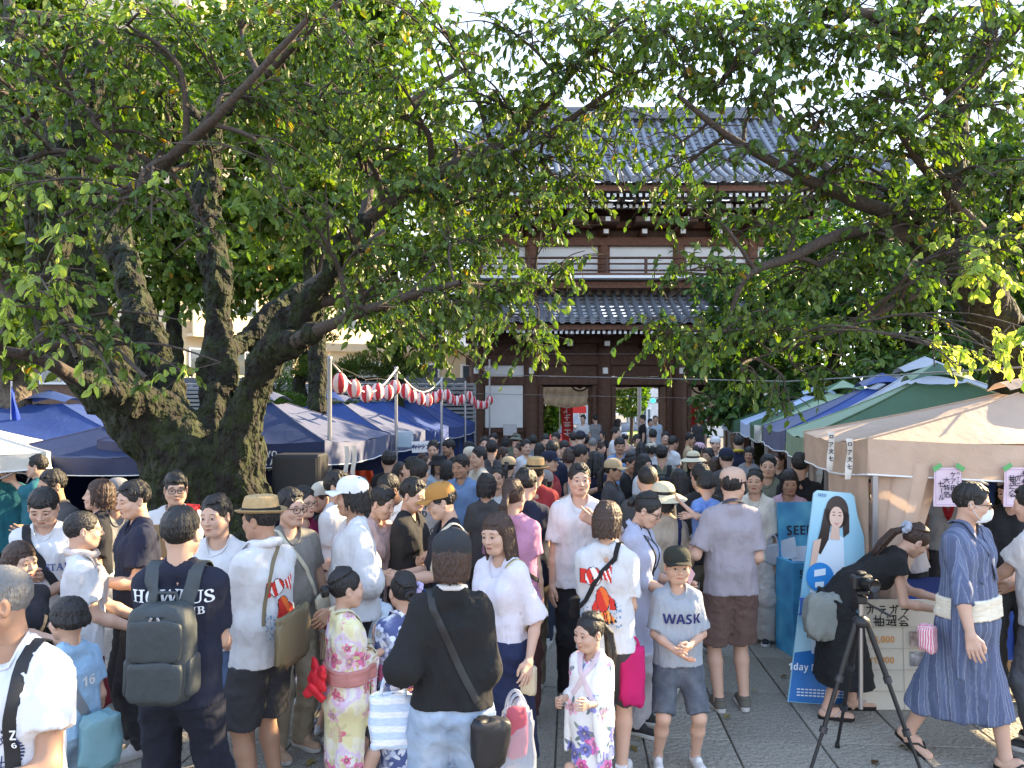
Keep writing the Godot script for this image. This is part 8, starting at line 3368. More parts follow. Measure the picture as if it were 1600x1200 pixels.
	m=MB.new()
	m.lathe(w3(0.05,0.55,0.26),PackedVector2Array([Vector2(0.004,0),Vector2(0.012,0.03),Vector2(0.032,0.10),Vector2(0.045,0.25),Vector2(0.040,0.42),Vector2(0.020,0.52),Vector2(0.012,0.54)]),9)
	part("canopy",m,cloth(C(0.16,0.50,0.38),0.7),um)
	m=MB.new()
	m.tube(PackedVector3Array([w3(0.05,1.08,0.26),w3(0.05,1.16,0.26),w3(0.07,1.20,0.26),w3(0.10,1.19,0.26)]),PackedFloat32Array([0.010,0.010,0.010,0.009]),7)
	part("handle",m,M.wood,um)
	o={"px":552,"d":5.0,"h":1.74,"rot":-68,"head":[-0.25,0.02,0.0],"hair":"bob","hat":"cap","hatc":C(0.74,0.75,0.80),"top":"blouse","vneck":0.05,"tm":white_tee(),"sleeve":1.05,"flare":0.055,"loose":0.055,"hem":0.50,"tone":1,"bc":C(0.02,0.02,0.025),"hl":w3(0.22,0.95,0.16),"hr":w3(-0.30,0.95,0.06),"label":"man in a white cap and loose white smock looking to the left"}
	person(o)
	o={"px":588,"d":5.6,"h":1.64,"kind":"f","rot":62,"head":[0.1,0.3,0.0],"hair":"short","tc":C(0.52,0.36,0.34),"loose":0.03,"flare":0.03,"hl":w3(0.06,1.14,0.28),"hr":w3(-0.30,0.88,0.04),"bc":C(0.05,0.05,0.06),"label":"person in a dusty pink tee with short hair just behind the white smock"}
	person(o)
	o={"px":617,"d":6.2,"h":1.685,"rot":-28,"head":[-0.2,0.42,0.0],"tone":2,"hair":"fringe","top":"shirt","tm":printed(floral([C(0.60,0.54,0.44)],[C(0.22,0.09,0.06),C(0.33,0.18,0.12)],[C(0.2,0.17,0.12)],26,Vector2(0.03,0.06),15,256),2.6),"loose":0.03,"flare":0.03,"sleeve":0.8,"hr":w3(-0.09,1.13,0.26),"hl":w3(0.06,1.08,0.28),"gl":"grip","bc":C(0.17,0.135,0.09),"lod":0,"label":"tanned man in a cream shirt with brown leaf print reading a paper"}
	person(o)
	var pp:=on_person(o,"paper_leaflet","white leaflet held by the man in the leaf print shirt","leaflet")
	m=MB.new()
	m.box(w3(-0.05,1.20,0.34),Vector3(0.15,0.11,0.003),Basis(Vector3.RIGHT,-0.7)*Basis(Vector3.BACK,0.3))
	part("sheet",m,M.paint_white,pp)
	o={"px":655,"d":6.9,"h":1.735,"rot":172,"hair":"short","tc":C(0.38,0.38,0.40),"loose":0.03,"bc":C(0.03,0.03,0.04),"lod":0,"label":"tall man in a grey tee lettered on the back behind the orange cap"}
	person(o)
	m=MB.new()
	text(m,"NEVER",Transform3D(Basis(),w3(0,0.06,0)),0.055,true,false,0.03)
	text(m,"MIND",Transform3D(Basis(),w3(0,-0.01,0)),0.055,true,false,0.03)
	text(m,"MEXICO",Transform3D(Basis(),w3(0.05,-0.16,0)),0.045,true,false,0.03)
	text(m,"1968",Transform3D(Basis(),w3(0.05,-0.21,0)),0.04,true,false,0.03)
	part("lettering",lay(o.S,o.shirt,m,Vector2(0.0,o.S.sy-0.14),true),M.black,o.root).set_meta("kind","stuff")
	o={"px":700,"d":5.2,"h":1.70,"rot":-72,"head":[-0.1,0.28,0.0],"hair":"short","hat":"cap","hatc":C(0.42,0.20,0.045),"tc":C(0.010,0.012,0.024),"sleeve":0.85,"glasses":2,"loose":0.03,"hr":w3(-0.08,1.10,0.34),"hl":w3(0.06,1.10,0.34),"gl":"grip","gr":"pinch","bc":C(0.02,0.025,0.04),"label":"man in an orange cap and navy tee looking down at his hands"}
	person(o)
	bag(o,"tote_bag","white tote on a cream strap at the side of the man in the orange cap",w3(0.16,0.84,0.24),Vector3(0.26,0.36,0.08),cloth(C(0.62,0.66,0.72)),0.4,0.0,[w3(0.13,1.12,0.14),w3(0.13,1.34,0.10),w3(0.12,1.46,0.0),w3(0.13,1.34,-0.10),w3(0.15,1.10,-0.12)],0.04,cloth(C(0.66,0.58,0.44)))
	bag(o,"blue_bag","blue shopping bag behind the white tote",w3(0.06,0.78,0.20),Vector3(0.22,0.34,0.08),cloth(C(0.02,0.08,0.30)),0.2,0.1)
	# girls in summer kimono
	var yk:=printed(floral([C(0.56,0.44,0.13),C(0.62,0.54,0.28),C(0.52,0.30,0.52),C(0.64,0.60,0.52)],[C(0.55,0.03,0.10),C(0.60,0.16,0.25),C(0.45,0.02,0.05)],[C(0.36,0.30,0.08)],22,Vector2(0.04,0.085),21,256),1.7)
	o={"px":540,"d":4.15,"h":1.335,"kind":"c","rot":118,"hair":"bun","top":"kimono","bot":"kimono","tm":yk,"cm":cloth(C(0.72,0.66,0.46)),"obi":cloth(C(0.58,0.25,0.22)),"obiw":0.05,"sode":0.44,"hl":w3(0.06,1.16,0.30),"hr":w3(-0.04,1.14,0.28),"gr":"grip","gl":"grip","shoe":"sandal","label":"girl in a yellow flowered kimono with a big red bow at the back"}
	person(o)
	bow(o,cloth(C(0.72,0.02,0.035),0.6,false),w3(0.0,1.02,-0.19),0.85)
	cup(o,"paper cup with red pattern held by the girl in the yellow kimono",w3(0.02,1.24,0.36),0.034,0.085,printed(floral([C(0.74,0.72,0.72)],[C(0.5,0.02,0.04)],[],10,Vector2(0.05,0.09),61,64),6.0))
	o={"px":581,"d":5.05,"h":1.15,"kind":"c","rot":8,"hair":"braids","top":"kimono","bot":"kimono","tm":printed(floral([C(0.34,0.52,0.74),C(0.46,0.62,0.80)],[C(0.62,0.70,0.80),C(0.40,0.5,0.74)],[],14,Vector2(0.04,0.07),23,128),2.2),"cm":cloth(C(0.62,0.72,0.84)),"obi":cloth(C(0.68,0.70,0.72)),"khem":0.16,"sode":0.34,"hl":w3(0.14,1.05,0.28),"hr":w3(-0.16,1.12,0.26),"sc":C(0.60,0.42,0.48),"shoe":"shoe","label":"small girl with plaited hair in a pale blue kimono facing the camera"}
	person(o)
	var nk:=printed(floral([C(0.008,0.012,0.060)],[C(0.34,0.42,0.72),C(0.62,0.64,0.74),C(0.16,0.24,0.60)],[C(0.5,0.55,0.66)],30,Vector2(0.05,0.09),25,256),1.7)
	o={"px":630,"d":4.3,"h":1.285,"kind":"c","rot":-152,"hair":"bun","top":"kimono","bot":"kimono","tm":nk,"obi":cloth(C(0.42,0.10,0.20)),"sode":0.42,"hl":w3(0.12,1.15,0.28),"hr":w3(-0.12,1.14,0.28),"shoe":"sandal","label":"girl in a navy kimono with white and blue hydrangeas and a flower in her hair"}
	person(o)
	bow(o,cloth(C(0.46,0.13,0.25),0.6,false),w3(0.0,1.03,-0.18),0.75)
	m=MB.new()
	for i in 9:
		var a:=TAU*i/9.0
		m.add(pillow(Vector3(0.034,0.034,0.022),0.9,0.9),o.S.head*Transform3D(Basis(),Vector3(-0.085,0.02,-0.05)+Vector3(0.01*sin(a*2),cos(a)*0.026,sin(a)*0.026)))
	part("hair_flower",m,cloth(C(0.46,0.40,0.62),0.8,false),o.root).set_meta("kind","stuff")
	o={"px":490,"d":5.25,"h":1.0,"kind":"c","rot":150,"hair":"pony","hc":1,"tm":printed(floral([C(0.68,0.58,0.56)],[C(0.5,0.05,0.1)],[],20,Vector2(0.02,0.05),27,128),3.0),"bot":"skirt","skirt":0.30,"bm":printed(floral([C(0.68,0.58,0.56)],[C(0.5,0.05,0.1)],[],20,Vector2(0.02,0.05),27,128),3.0),"sc":C(0.62,0.64,0.72),"label":"toddler in a pink spotted dress and white trainers behind the red bow"}
	person(o)
	# black cap woman from behind
	o={"px":706,"d":3.5,"h":1.63,"kind":"f","rot":180,"girth":1.02,"hair":"bob","hc":1,"hat":"cap","hatc":C(0.025,0.027,0.030),"top":"blouse","tc":C(0.010,0.010,0.011),"sleeve":1.12,"flare":0.03,"loose":0.026,"hem":0.53,"hr":w3(0.24,0.92,0.14),"hl":w3(0.27,1.02,0.18),"pl":w3(1,-0.2,-0.4),"gl":"grip","bm":printed(noise_tex(0.03,4,77,[[0.0,C(0.22,0.30,0.42)],[1.0,C(0.44,0.53,0.66)]],128),1.5),"bloose":0.045,"bname":"jeans","fl":w3(0.15,0,0),"fr":w3(-0.15,0,0),"label":"woman in a black cap, black blouse and wide pale jeans seen from behind"}
	o.hl=w3(0.25,0.98,0.10)
	o.hr=w3(-0.15,0.95,0.20)
	o.pl=w3(0.2,-0.5,-0.8)
	person(o)
	var sb:=striped([C(0.56,0.60,0.68),C(0.24,0.36,0.58)],[12,16],false,0.05,9,128)
	bag(o,"striped_tote","light blue and white striped tote bag held by the woman in the black cap",w3(0.29,0.80,0.06),Vector3(0.22,0.25,0.11),printed(sb,3.4),0.1,0.13,[],0.02,null,0.3)
	bag(o,"crossbody_bag","black crossbody bag with ring buckle on the hip of the black cap woman",w3(-0.19,0.79,-0.16),Vector3(0.17,0.22,0.09),cloth(C(0.012,0.012,0.014),0.5,false),0.4,0.0,[w3(0.10,1.42,0.08),w3(0.11,1.47,0.0),w3(0.08,1.38,-0.10),w3(-0.02,1.18,-0.16),w3(-0.15,0.96,-0.15)],0.032,null,0.5)
	m=MB.new()
	m.lathe(Vector3.ZERO,PackedVector2Array([Vector2(0.018,-0.003),Vector2(0.022,0.0),Vector2(0.018,0.003),Vector2(0.015,0.0),Vector2(0.018,-0.003)]),16,Vector3.ONE,Basis(Vector3.RIGHT,PI/2))
	part("neck_roll",_ring(o,0.062,0.017),cloth(C(0.7,0.7,0.72)),o.root)
	# bags behind her: balloons and a bag of sweets
	bag(o,"gift_bag","translucent white bag bulging with a pink and yellow toy beside the wide jeans",w3(-0.31,0.64,0.06),Vector3(0.17,0.44,0.12),pm,0.2,0.1,[],0.02,pm,0.6)
	bag(o,"toy_fan","pink and yellow paper fan sticking out of the translucent bag",w3(-0.31,0.76,0.03),Vector3(0.11,0.24,0.05),cloth(C(0.50,0.10,0.13)),0.3,0.0,[],0.02,null,0.5)
	# smiling woman
	o={"px":783,"d":4.4,"h":1.60,"kind":"f","rot":-42,"head":[0.05,0.10,0.08],"hair":"long","hc":1,"top":"blouse","tc":C(0.70,0.66,0.72),"sleeve":1.0,"flare":0.022,"loose":0.012,"hem":0.56,"bot":"skirt","skirt":0.16,"sflare":0.17,"bc":C(0.014,0.022,0.07),"hl":w3(0.28,0.9,0.06),"label":"smiling woman with long brown hair, pale blouse and navy dress behind the black cap"}
	person(o)
	bag(o,"chain_bag","little gold and white bag on a chain at the side of the smiling woman",w3(0.24,0.76,0.02),Vector3(0.09,0.16,0.06),cloth(C(0.62,0.52,0.36),0.4,false),0.4,0.0,[w3(0.10,1.44,0.08),w3(0.12,1.47,-0.02),w3(0.17,1.25,-0.10),w3(0.20,1.02,-0.06)],0.015,mat(C(0.55,0.45,0.25),0.3,0.8))
	# ponytail in pink
	o={"px":801,"d":5.4,"h":1.70,"kind":"f","rot":176,"girth":1.12,"hair":"pony","hc":1,"head":[-0.35,0.0,0.0],"tc":C(0.52,0.24,0.36),"sleeve":0.6,"loose":0.02,"bc":C(0.065,0.020,0.020),"bloose":0.04,"lod":0,"label":"woman with a long reddish ponytail in a pink tee and maroon trousers seen from behind"}
	person(o)
	bag(o,"hip_bag","black bag on a diagonal strap across the pink tee",w3(-0.10,1.05,0.16),Vector3(0.2,0.14,0.07),cloth(C(0.012,0.012,0.014)),0.0,0.0,[w3(0.10,1.42,0.08),w3(0.11,1.47,0.0),w3(0.08,1.38,-0.10),w3(-0.02,1.22,-0.16),w3(-0.14,1.08,-0.14),w3(-0.19,1.02,-0.04)],0.028)
	# tall young man in white
	o={"px":905,"d":5.85,"h":1.78,"rot":4,"hair":"swept","tm":white_tee(),"bc":C(0.010,0.010,0.012),"loose":0.024,"flare":0.026,"sleeve":0.75,"hl":w3(0.06,1.33,0.24),"pl":w3(0.8,-0.6,-0.3),"gl":"point","palml":w3(0.2,0.2,-1.0),"lod":0,"label":"tall young man in a plain white tee and black trousers facing the camera"}
	person(o)
	# bob haired woman with goldfish tee
	o={"px":948,"d":4.6,"h":1.64,"kind":"f","rot":166,"hair":"bob","hc":1,"tm":white_tee(),"sleeve":0.75,"flare":0.018,"loose":0.016,"hem":0.47,"head":[-0.3,0.05,0.0],"hr":w3(-0.14,1.0,0.26),"hl":w3(0.10,1.02,0.28),"gr":"grip","bot":"shorts","slen":1.0,"bc":C(0.05,0.05,0.055),"sc":C(0.7,0.7,0.68),"label":"woman with bobbed hair in a white tee with two red goldfish on the back"}
	person(o)
	patch(o,Vector2(-0.03,-0.25),0.26,0.38,0.0055,goldfish,true)
	bag(o,"shoulder_strap_bag","black bag slung diagonally over the goldfish tee",w3(0.16,1.02,0.14),Vector3(0.2,0.14,0.07),cloth(C(0.014,0.012,0.012)),0.4,0.0,[w3(-0.08,1.42,0.08),w3(-0.09,1.47,0.0),w3(-0.06,1.40,-0.10),w3(0.06,1.26,-0.15),w3(0.15,1.12,-0.12),w3(0.18,1.05,0.0)],0.028)
	bag(o,"magenta_bag","bright magenta cloth bag hanging beside the woman in the goldfish tee",w3(-0.16,0.66,-0.02),Vector3(0.15,0.36,0.09),cloth(C(0.46,0.008,0.12)),0.3,0.08)
	# girl in white flowered kimono
	var wk:=printed(floral([C(0.60,0.59,0.62)],[C(0.50,0.02,0.14),C(0.60,0.06,0.30),C(0.05,0.05,0.36),C(0.62,0.20,0.32)],[C(0.02,0.035,0.04),C(0.05,0.08,0.06)],19,Vector2(0.06,0.095),29,256),1.75)
	o={"px":924,"d":4.15,"h":1.095,"kind":"c","rot":-38,"head":[-0.25,0.08,0.0],"hair":"pony","top":"kimono","bot":"kimono","tm":wk,"cm":cloth(C(0.72,0.58,0.62)),"sode":0.46,"hr":w3(-0.16,1.02,0.20),"hl":w3(0.14,1.06,0.26),"gr":"grip","shoe":"sandal","label":"little girl in a white kimono with pink and blue flowers looking to the left"}
	person(o)
	# lanyard lady
	o={"px":998,"d":5.3,"h":1.64,"kind":"f","rot":62,"head":[0.05,0.42,0.0],"hair":"bun","glasses":1,"top":"shirt","tc":C(0.40,0.42,0.54),"sleeve":1.2,"hem":0.34,"loose":0.02,"hl":w3(0.10,1.06,0.30),"hr":w3(-0.08,1.02,0.30),"gl":"grip","gr":"grip","bc":C(0.46,0.44,0.46),"sc":C(0.02,0.02,0.02),"lod":0,"label":"woman in glasses and a long pale blue shirt with a lanyard reading pink leaflets"}
	person(o)
	for i in 2:
		var lf:=on_person(o,"pink_leaflet",["upper pink leaflet in the hands of the lanyard woman","lower pink leaflet in the hands of the lanyard woman"][i],"leaflet")
		m=MB.new()
		m.box(w3(0.02-0.06*i,1.10-0.10*i,0.34),Vector3(0.14,0.10,0.004),Basis(Vector3.BACK,0.35)*Basis(Vector3.RIGHT,-0.5))
		part("sheet",m,mat(C(0.66,0.36,0.34),0.8),lf)
	part("lanyard",strap(o.S,o.shirt,[w3(-0.06,1.42,0.0),w3(-0.05,1.36,0.12),w3(0.0,1.12,0.15),w3(0.05,1.36,0.12),w3(0.06,1.42,0.0)],0.014),M.black,o.root)
	# sun hat
	o={"px":1036,"d":6.0,"h":1.61,"kind":"f","rot":176,"hair":"bob","hat":"sun","tc":C(0.46,0.38,0.29),"sleeve":0.8,"girth":1.12,"hr":w3(-0.25,1.0,0.2),"bot":"skirt","skirt":0.2,"bm":printed(floral([C(0.012,0.014,0.03)],[C(0.3,0.3,0.32)],[],40,Vector2(0.015,0.03),31,128),3.0),"lod":0,"label":"woman in a wide cream sun hat and beige top seen from behind"}
	person(o)
	bag(o,"navy_strap_bag","bag on a navy strap on the right shoulder of the sun hat woman",w3(-0.22,1.0,0.1),Vector3(0.16,0.2,0.08),cloth(C(0.02,0.03,0.1)),1.2,0.0,[w3(-0.12,1.46,0.02),w3(-0.13,1.40,-0.09),w3(-0.14,1.22,-0.13),w3(-0.18,1.04,-0.08)],0.03)
	# the boy
	o={"px":1058,"d":4.75,"h":1.335,"kind":"c","rot":0,"hair":"fringe","hat":"cap","hatc":C(0.022,0.024,0.016),"brimc":C(0.014,0.015,0.012),"tc":C(0.33,0.36,0.40),"loose":0.016,"flare":0.016,"sleeve":0.85,"hem":0.475,"bot":"shorts","bm":printed(noise_tex(0.025,4,78,[[0.0,C(0.045,0.055,0.075)],[1.0,C(0.13,0.145,0.17)]],128),2.2),"slen":0.92,"bloose":0.012,"fl":w3(0.15,0,0),"fr":w3(-0.15,0,0),"hl":w3(0.045,1.02,0.23),"hr":w3(-0.055,0.985,0.25),"pl":w3(0.7,-0.5,-0.7),"pr":w3(-0.7,-0.5,-0.7),"gl":"grip","gr":"relax","palml":w3(-0.7,0.4,-0.5),"palmr":w3(0.5,0.8,-0.3),"tone":0,"label":"boy in a dark cap and grey tee lettered WASK standing with hands together"}
	person(o)
	m=MB.new()
	text(m,"WASK",Transform3D(Basis.from_scale(Vector3(1.06,1,1)),Vector3.ZERO),0.058,true,false,0.02)
	part("lettering",lay(o.S,o.shirt,m,Vector2(0.01,o.S.sy-0.135),false,0.007),mat(C(0.010,0.016,0.11)),o.root).set_meta("kind","stuff")
	# polo man carrying a child
	o={"px":1142,"d":5.65,"h":1.755,"rot":184,"head":[-0.75,0.05,0.0],"hair":"short","hat":"capback","hatc":C(0.55,0.37,0.28),"top":"polo","tc":C(0.33,0.30,0.33),"cm":cloth(C(0.06,0.06,0.08)),"sleeve":0.8,"flare":0.012,"loose":0.018,"girth":1.0,"bot":"shorts","bc":C(0.14,0.085,0.072),"slen":0.98,"bloose":0.026,"hl":w3(0.22,1.12,0.22),"hr":w3(-0.17,0.98,0.16),"pl":w3(0.4,-0.8,-0.4),"sc":C(0.12,0.11,0.09),"lod":0,"label":"man in a tan cap, grey polo and brown shorts carrying a small child"}
	o.hat="cap"
	person(o)
	o={"px":1104,"d":5.9,"h":0.98,"y":0.74,"kind":"c","rot":165,"head":[0.0,0.1,0.0],"hair":"child","tc":C(0.16,0.28,0.62),"sleeve":0.7,"bot":"shorts","bc":C(0.4,0.4,0.42),"fl":w3(0.20,0.30,0.30),"fr":w3(-0.20,0.3,0.3),"hr":w3(0.20,1.15,-0.25),"hl":w3(0.30,1.3,-0.2),"sc":C(0.10,0.11,0.13),"lod":0,"label":"small child in a blue tee carried by the man in the grey polo"}
	o.fl=w3(0.26,0.42,0.05)
	o.fr=w3(-0.26,0.42,0.05)
	person(o)
	o={"px":1180,"d":7.3,"h":1.63,"kind":"f","rot":-25,"hair":"pony","tc":C(0.68,0.65,0.58),"loose":0.04,"flare":0.04,"sleeve":0.95,"bc":C(0.60,0.56,0.52),"bloose":0.05,"sc":C(0.03,0.03,0.04),"solec":C(0.7,0.7,0.7),"lod":0,"label":"woman in an off white tee and loose white trousers beside the blue display bin"}
	person(o)
	bag(o,"small_pouch","pale grey pouch hanging beside the loose white trousers",w3(0.18,0.9,0.1),Vector3(0.16,0.2,0.06),cloth(C(0.45,0.47,0.52)),0.2,0.1)
	o={"px":1250,"d":7.6,"h":1.76,"rot":160,"hair":"short","girth":1.08,"tc":C(0.013,0.014,0.016),"loose":0.03,"bc":C(0.012,0.012,0.014),"label":"man in a black tee standing behind the blue display bin"}
	person(o)
	# bending woman
	o={"px":1312,"d":5.55,"h":1.62,"kind":"f","rot":82,"bend":1.02,"head":[0.15,-0.35,0.0],"hair":"pony","hc":1,"tc":C(0.010,0.010,0.011),"sleeve":0.25,"flare":0.03,"hem":0.5,"hl":w3(-0.08,0.92,0.72),"hr":w3(-0.16,0.86,0.66),"pl":w3(0.3,-1,-0.2),"gl":"point","bc":C(0.009,0.009,0.010),"bloose":0.055,"bot":"skirt","skirt":0.10,"sflare":0.20,"fl":w3(0.12,0,0.14),"fr":w3(-0.10,0,-0.10),"shoe":"sandal","sc":C(0.5,0.4,0.35),"lod":0,"label":"woman in a long black dress bending forward over the prize board"}
	person(o)
	m=MB.new()
	for i in 8:
		var a:=TAU*i/8.0
		m.add(pillow(Vector3(0.045,0.04,0.045),0.8,0.8,0.3,i),o.S.head*Transform3D(Basis(),Vector3(cos(a)*0.034,0.035+sin(a)*0.034,-0.125)))
	part("scrunchie",m,cloth(C(0.36,0.40,0.48),0.8,false),o.root).set_meta("kind","stuff")
	bag(o,"sheer_bag","sheer grey green shoulder bag behind the bending woman",w3(-0.14,0.78,-0.16),Vector3(0.13,0.34,0.26),cloth(C(0.22,0.24,0.22)),0.1,0.0,[],0.02,null,0.6)
	# yukata man
	var yt:=striped([C(0.0086,0.0130,0.0360),C(0.0324,0.0418,0.0720),C(0.0130,0.0187,0.0475),C(0.1152,0.1260,0.1584),C(0.0072,0.0101,0.0259),C(0.0259,0.0346,0.0684)],[9,3,12,2,14,5],true,0.8,41,256,5.0)
	o={"px":1512,"d":4.78,"h":1.735,"rot":36,"head":[0.42,0.12,0.0],"hair":"short","glasses":1,"mask":true,"top":"kimono","bot":"kimono","tm":printed(yt,2.0),"cm":printed(yt,2.0),"obi":printed(striped([C(0.46,0.37,0.22),C(0.33,0.26,0.15),C(0.50,0.42,0.28)],[14,3,8],false,0.3,43,64),3.0),"obiw":0.062,"obiy":-0.06,"kslv":0.35,"sode":0.42,"khem":0.17,"fl":w3(0.08,0.0,0.20),"fr":w3(-0.10,0.02,-0.30),"tr":0.45,"hr":w3(-0.32,0.84,0.16),"hl":w3(0.42,0.90,-0.10),"pr":w3(-0.6,-0.3,-0.6),"pl":w3(0.6,-0.3,-0.6),"girth":1.1,"shoe":"sandal","sc":C(0.02,0.02,0.02),"lod":0,"label":"masked man in a striped blue yukata with cream sash walking to the right"}
	person(o)
	bag(o,"checked_pouch","red and white checked pouch behind the sleeve of the yukata man",w3(-0.30,0.80,-0.10),Vector3(0.11,0.17,0.10),printed(striped([C(0.30,0.02,0.04),C(0.42,0.36,0.36)],[4,3],true,0.0,47,64),8.0),0.2,0.0,[],0.02,null,0.5)
	# behind the counter
	o={"px":1424,"d":6.75,"h":1.63,"rot":-125,"bend":0.25,"head":[0.3,0.25,0.0],"hair":"short","hat":"cap","hatc":C(0.55,0.43,0.20),"tm":white_tee(),"loose":0.035,"flare":0.03,"hl":w3(0.1,0.95,0.35),"hr":w3(-0.1,0.95,0.35),"bc":C(0.02,0.02,0.02),"lod":0,"label":"staff member in a yellow cap and white lettered tee at the prize table"}
	person(o)
	towel(o,cloth(C(0.60,0.50,0.38)),"beige towel round the neck of the staff member in the yellow cap")
	m=MB.new()
	strokes(m,"117171 7179 1979",Transform3D(Basis(),w3(0.0,0.05,0)),0.06,0.011)
	strokes(m,"117171 7129 2947",Transform3D(Basis(),w3(0.07,0.05,0)),0.06,0.011)
	for j in 4:
		strokes(m,["5159","21 7171 7187 8717","118164 444629","2171 0484 846539"][j],Transform3D(Basis(),w3(0.02,-0.02-j*0.045,0)),0.03,0.006)
	part("lettering",lay(o.S,o.shirt,m,Vector2(-0.02,o.S.sy-0.13),true),M.black,o.root).set_meta("kind","stuff")
	o={"px":1485,"d":7.5,"h":1.70,"rot":-38,"head":[-0.3,0.3,0.0],"tone":1,"hair":"crop","tc":C(0.34,0.36,0.37),"loose":0.03,"bc":C(0.05,0.05,0.06),"label":"older tanned man in a grey tee with a red neck cord under the beige tent"}
	person(o)
	part("neck_cord",strap(o.S,o.shirt,[w3(-0.06,1.42,0.0),w3(-0.05,1.36,0.12),w3(0.0,1.16,0.15),w3(0.05,1.36,0.12),w3(0.06,1.42,0.0)],0.04),cloth(C(0.3,0.01,0.02)),o.root)
	o={"px":1584,"d":5.85,"h":1.72,"rot":-48,"head":[-0.15,0.35,0.0],"hair":"fringe","tc":C(0.015,0.016,0.02),"hr":w3(-0.1,1.0,0.3),"hl":w3(0.1,1.0,0.3),"bc":C(0.02,0.02,0.02),"lod":0,"label":"young man in a black tee looking down at the right edge below the pink notice"}
	person(o)
	o={"px":1634,"d":4.95,"h":1.70,"rot":-140,"bend":0.12,"hair":"short","tm":white_tee(),"loose":0.03,"flare":0.03,"hl":w3(0.0,1.0,0.40),"hr":w3(-0.24,1.0,0.25),"bc":C(0.10,0.105,0.12),"bloose":0.03,"sc":C(0.03,0.03,0.03),"label":"person in a white lettered tee and grey trousers cut by the right edge"}
	person(o)
	m=MB.new()
	for j in 5:
		strokes(m,["4052 1292 734609 335699","2171 0484 846539","118164 444629","048473 303989","1191 5158 5838"][j],Transform3D(Basis(),w3(-0.08+j*0.045,0.0,0)),0.038,0.007)
	part("lettering",lay(o.S,o.shirt,m,Vector2(0.0,o.S.sy-0.1),true),M.black,o.root).set_meta("kind","stuff")
	o={"px":1352,"d":7.3,"h":1.62,"kind":"f","rot":60,"hair":"short","hat":"cap","hatc":C(0.4,0.42,0.45),"tc":C(0.45,0.46,0.48),"bc":C(0.02,0.02,0.02),"label":"helper in a grey cap bent in the shade behind the standee under the beige tent"}
	person(o)
func _ring(o:Dictionary,r:float,t:float) -> MB:
	var S:Dictionary=o.S
	var mb:=MB.new()
	var pts:=PackedVector3Array()
	var rr:=PackedFloat32Array()
	for i in 25:
		var q:=TAU*i/24.0
		pts.append(S.chest*(Vector3(sin(q)*r,0.062-0.014*cos(q),-0.004+cos(q)*r*1.05)*S.k+Vector3(0,S.sy,0)))
		rr.append(t*S.k)
	mb.tube(pts,rr,7,false)
	return mb
func towel(o:Dictionary,m:Material,label:String) -> void:
	var t:=on_person(o,"neck_towel",label,"towel")
	var S:Dictionary=o.S
	var r:=_ring(o,0.075,0.027)
	for i in r.v.size():
		r.v[i]+=Vector3(1,0.7,1)*0.012*noise.get_noise_3dv(r.v[i]*16.0)
	part("roll",r,m,t)
	var y:float=S.sy/S.k
	for s:float in [-1.0,1.0]:
		part("end",strap(S,o.shirt,[Vector3(s*0.075,y+0.05,0.0),Vector3(s*0.07,y+0.0,0.10),Vector3(s*0.07,y-0.14,0.15),Vector3(s*0.065,y-0.26,0.14)],0.09,0.012),m,t)
func towel_on_shoulder(o:Dictionary,m:Material,label:String) -> void:
	var t:=on_person(o,"shoulder_cloth",label,"cloth")
	var y:float=o.S.sy/o.S.k
	part("cloth",strap(o.S,o.shirt,[Vector3(0.11,y-0.12,-0.12),Vector3(0.11,y+0.04,-0.02),Vector3(0.115,y+0.02,0.06),Vector3(0.12,y-0.06,0.11)],0.09,0.022),m,t)
func cup(o:Dictionary,label:String,at:Vector3,r:float,h:float,m:Material) -> void:
	var t:=on_person(o,"cup",label,"cup")
	var mb:=MB.new()
	mb.lathe(at*o.S.k-Vector3(0,h/2,0),PackedVector2Array([Vector2(0,0),Vector2(r*0.75,0),Vector2(r,h),Vector2(r*0.93,h),Vector2(r*0.7,0.006),Vector2(0,0.006)]),14)
	part("cup",mb,m,t)
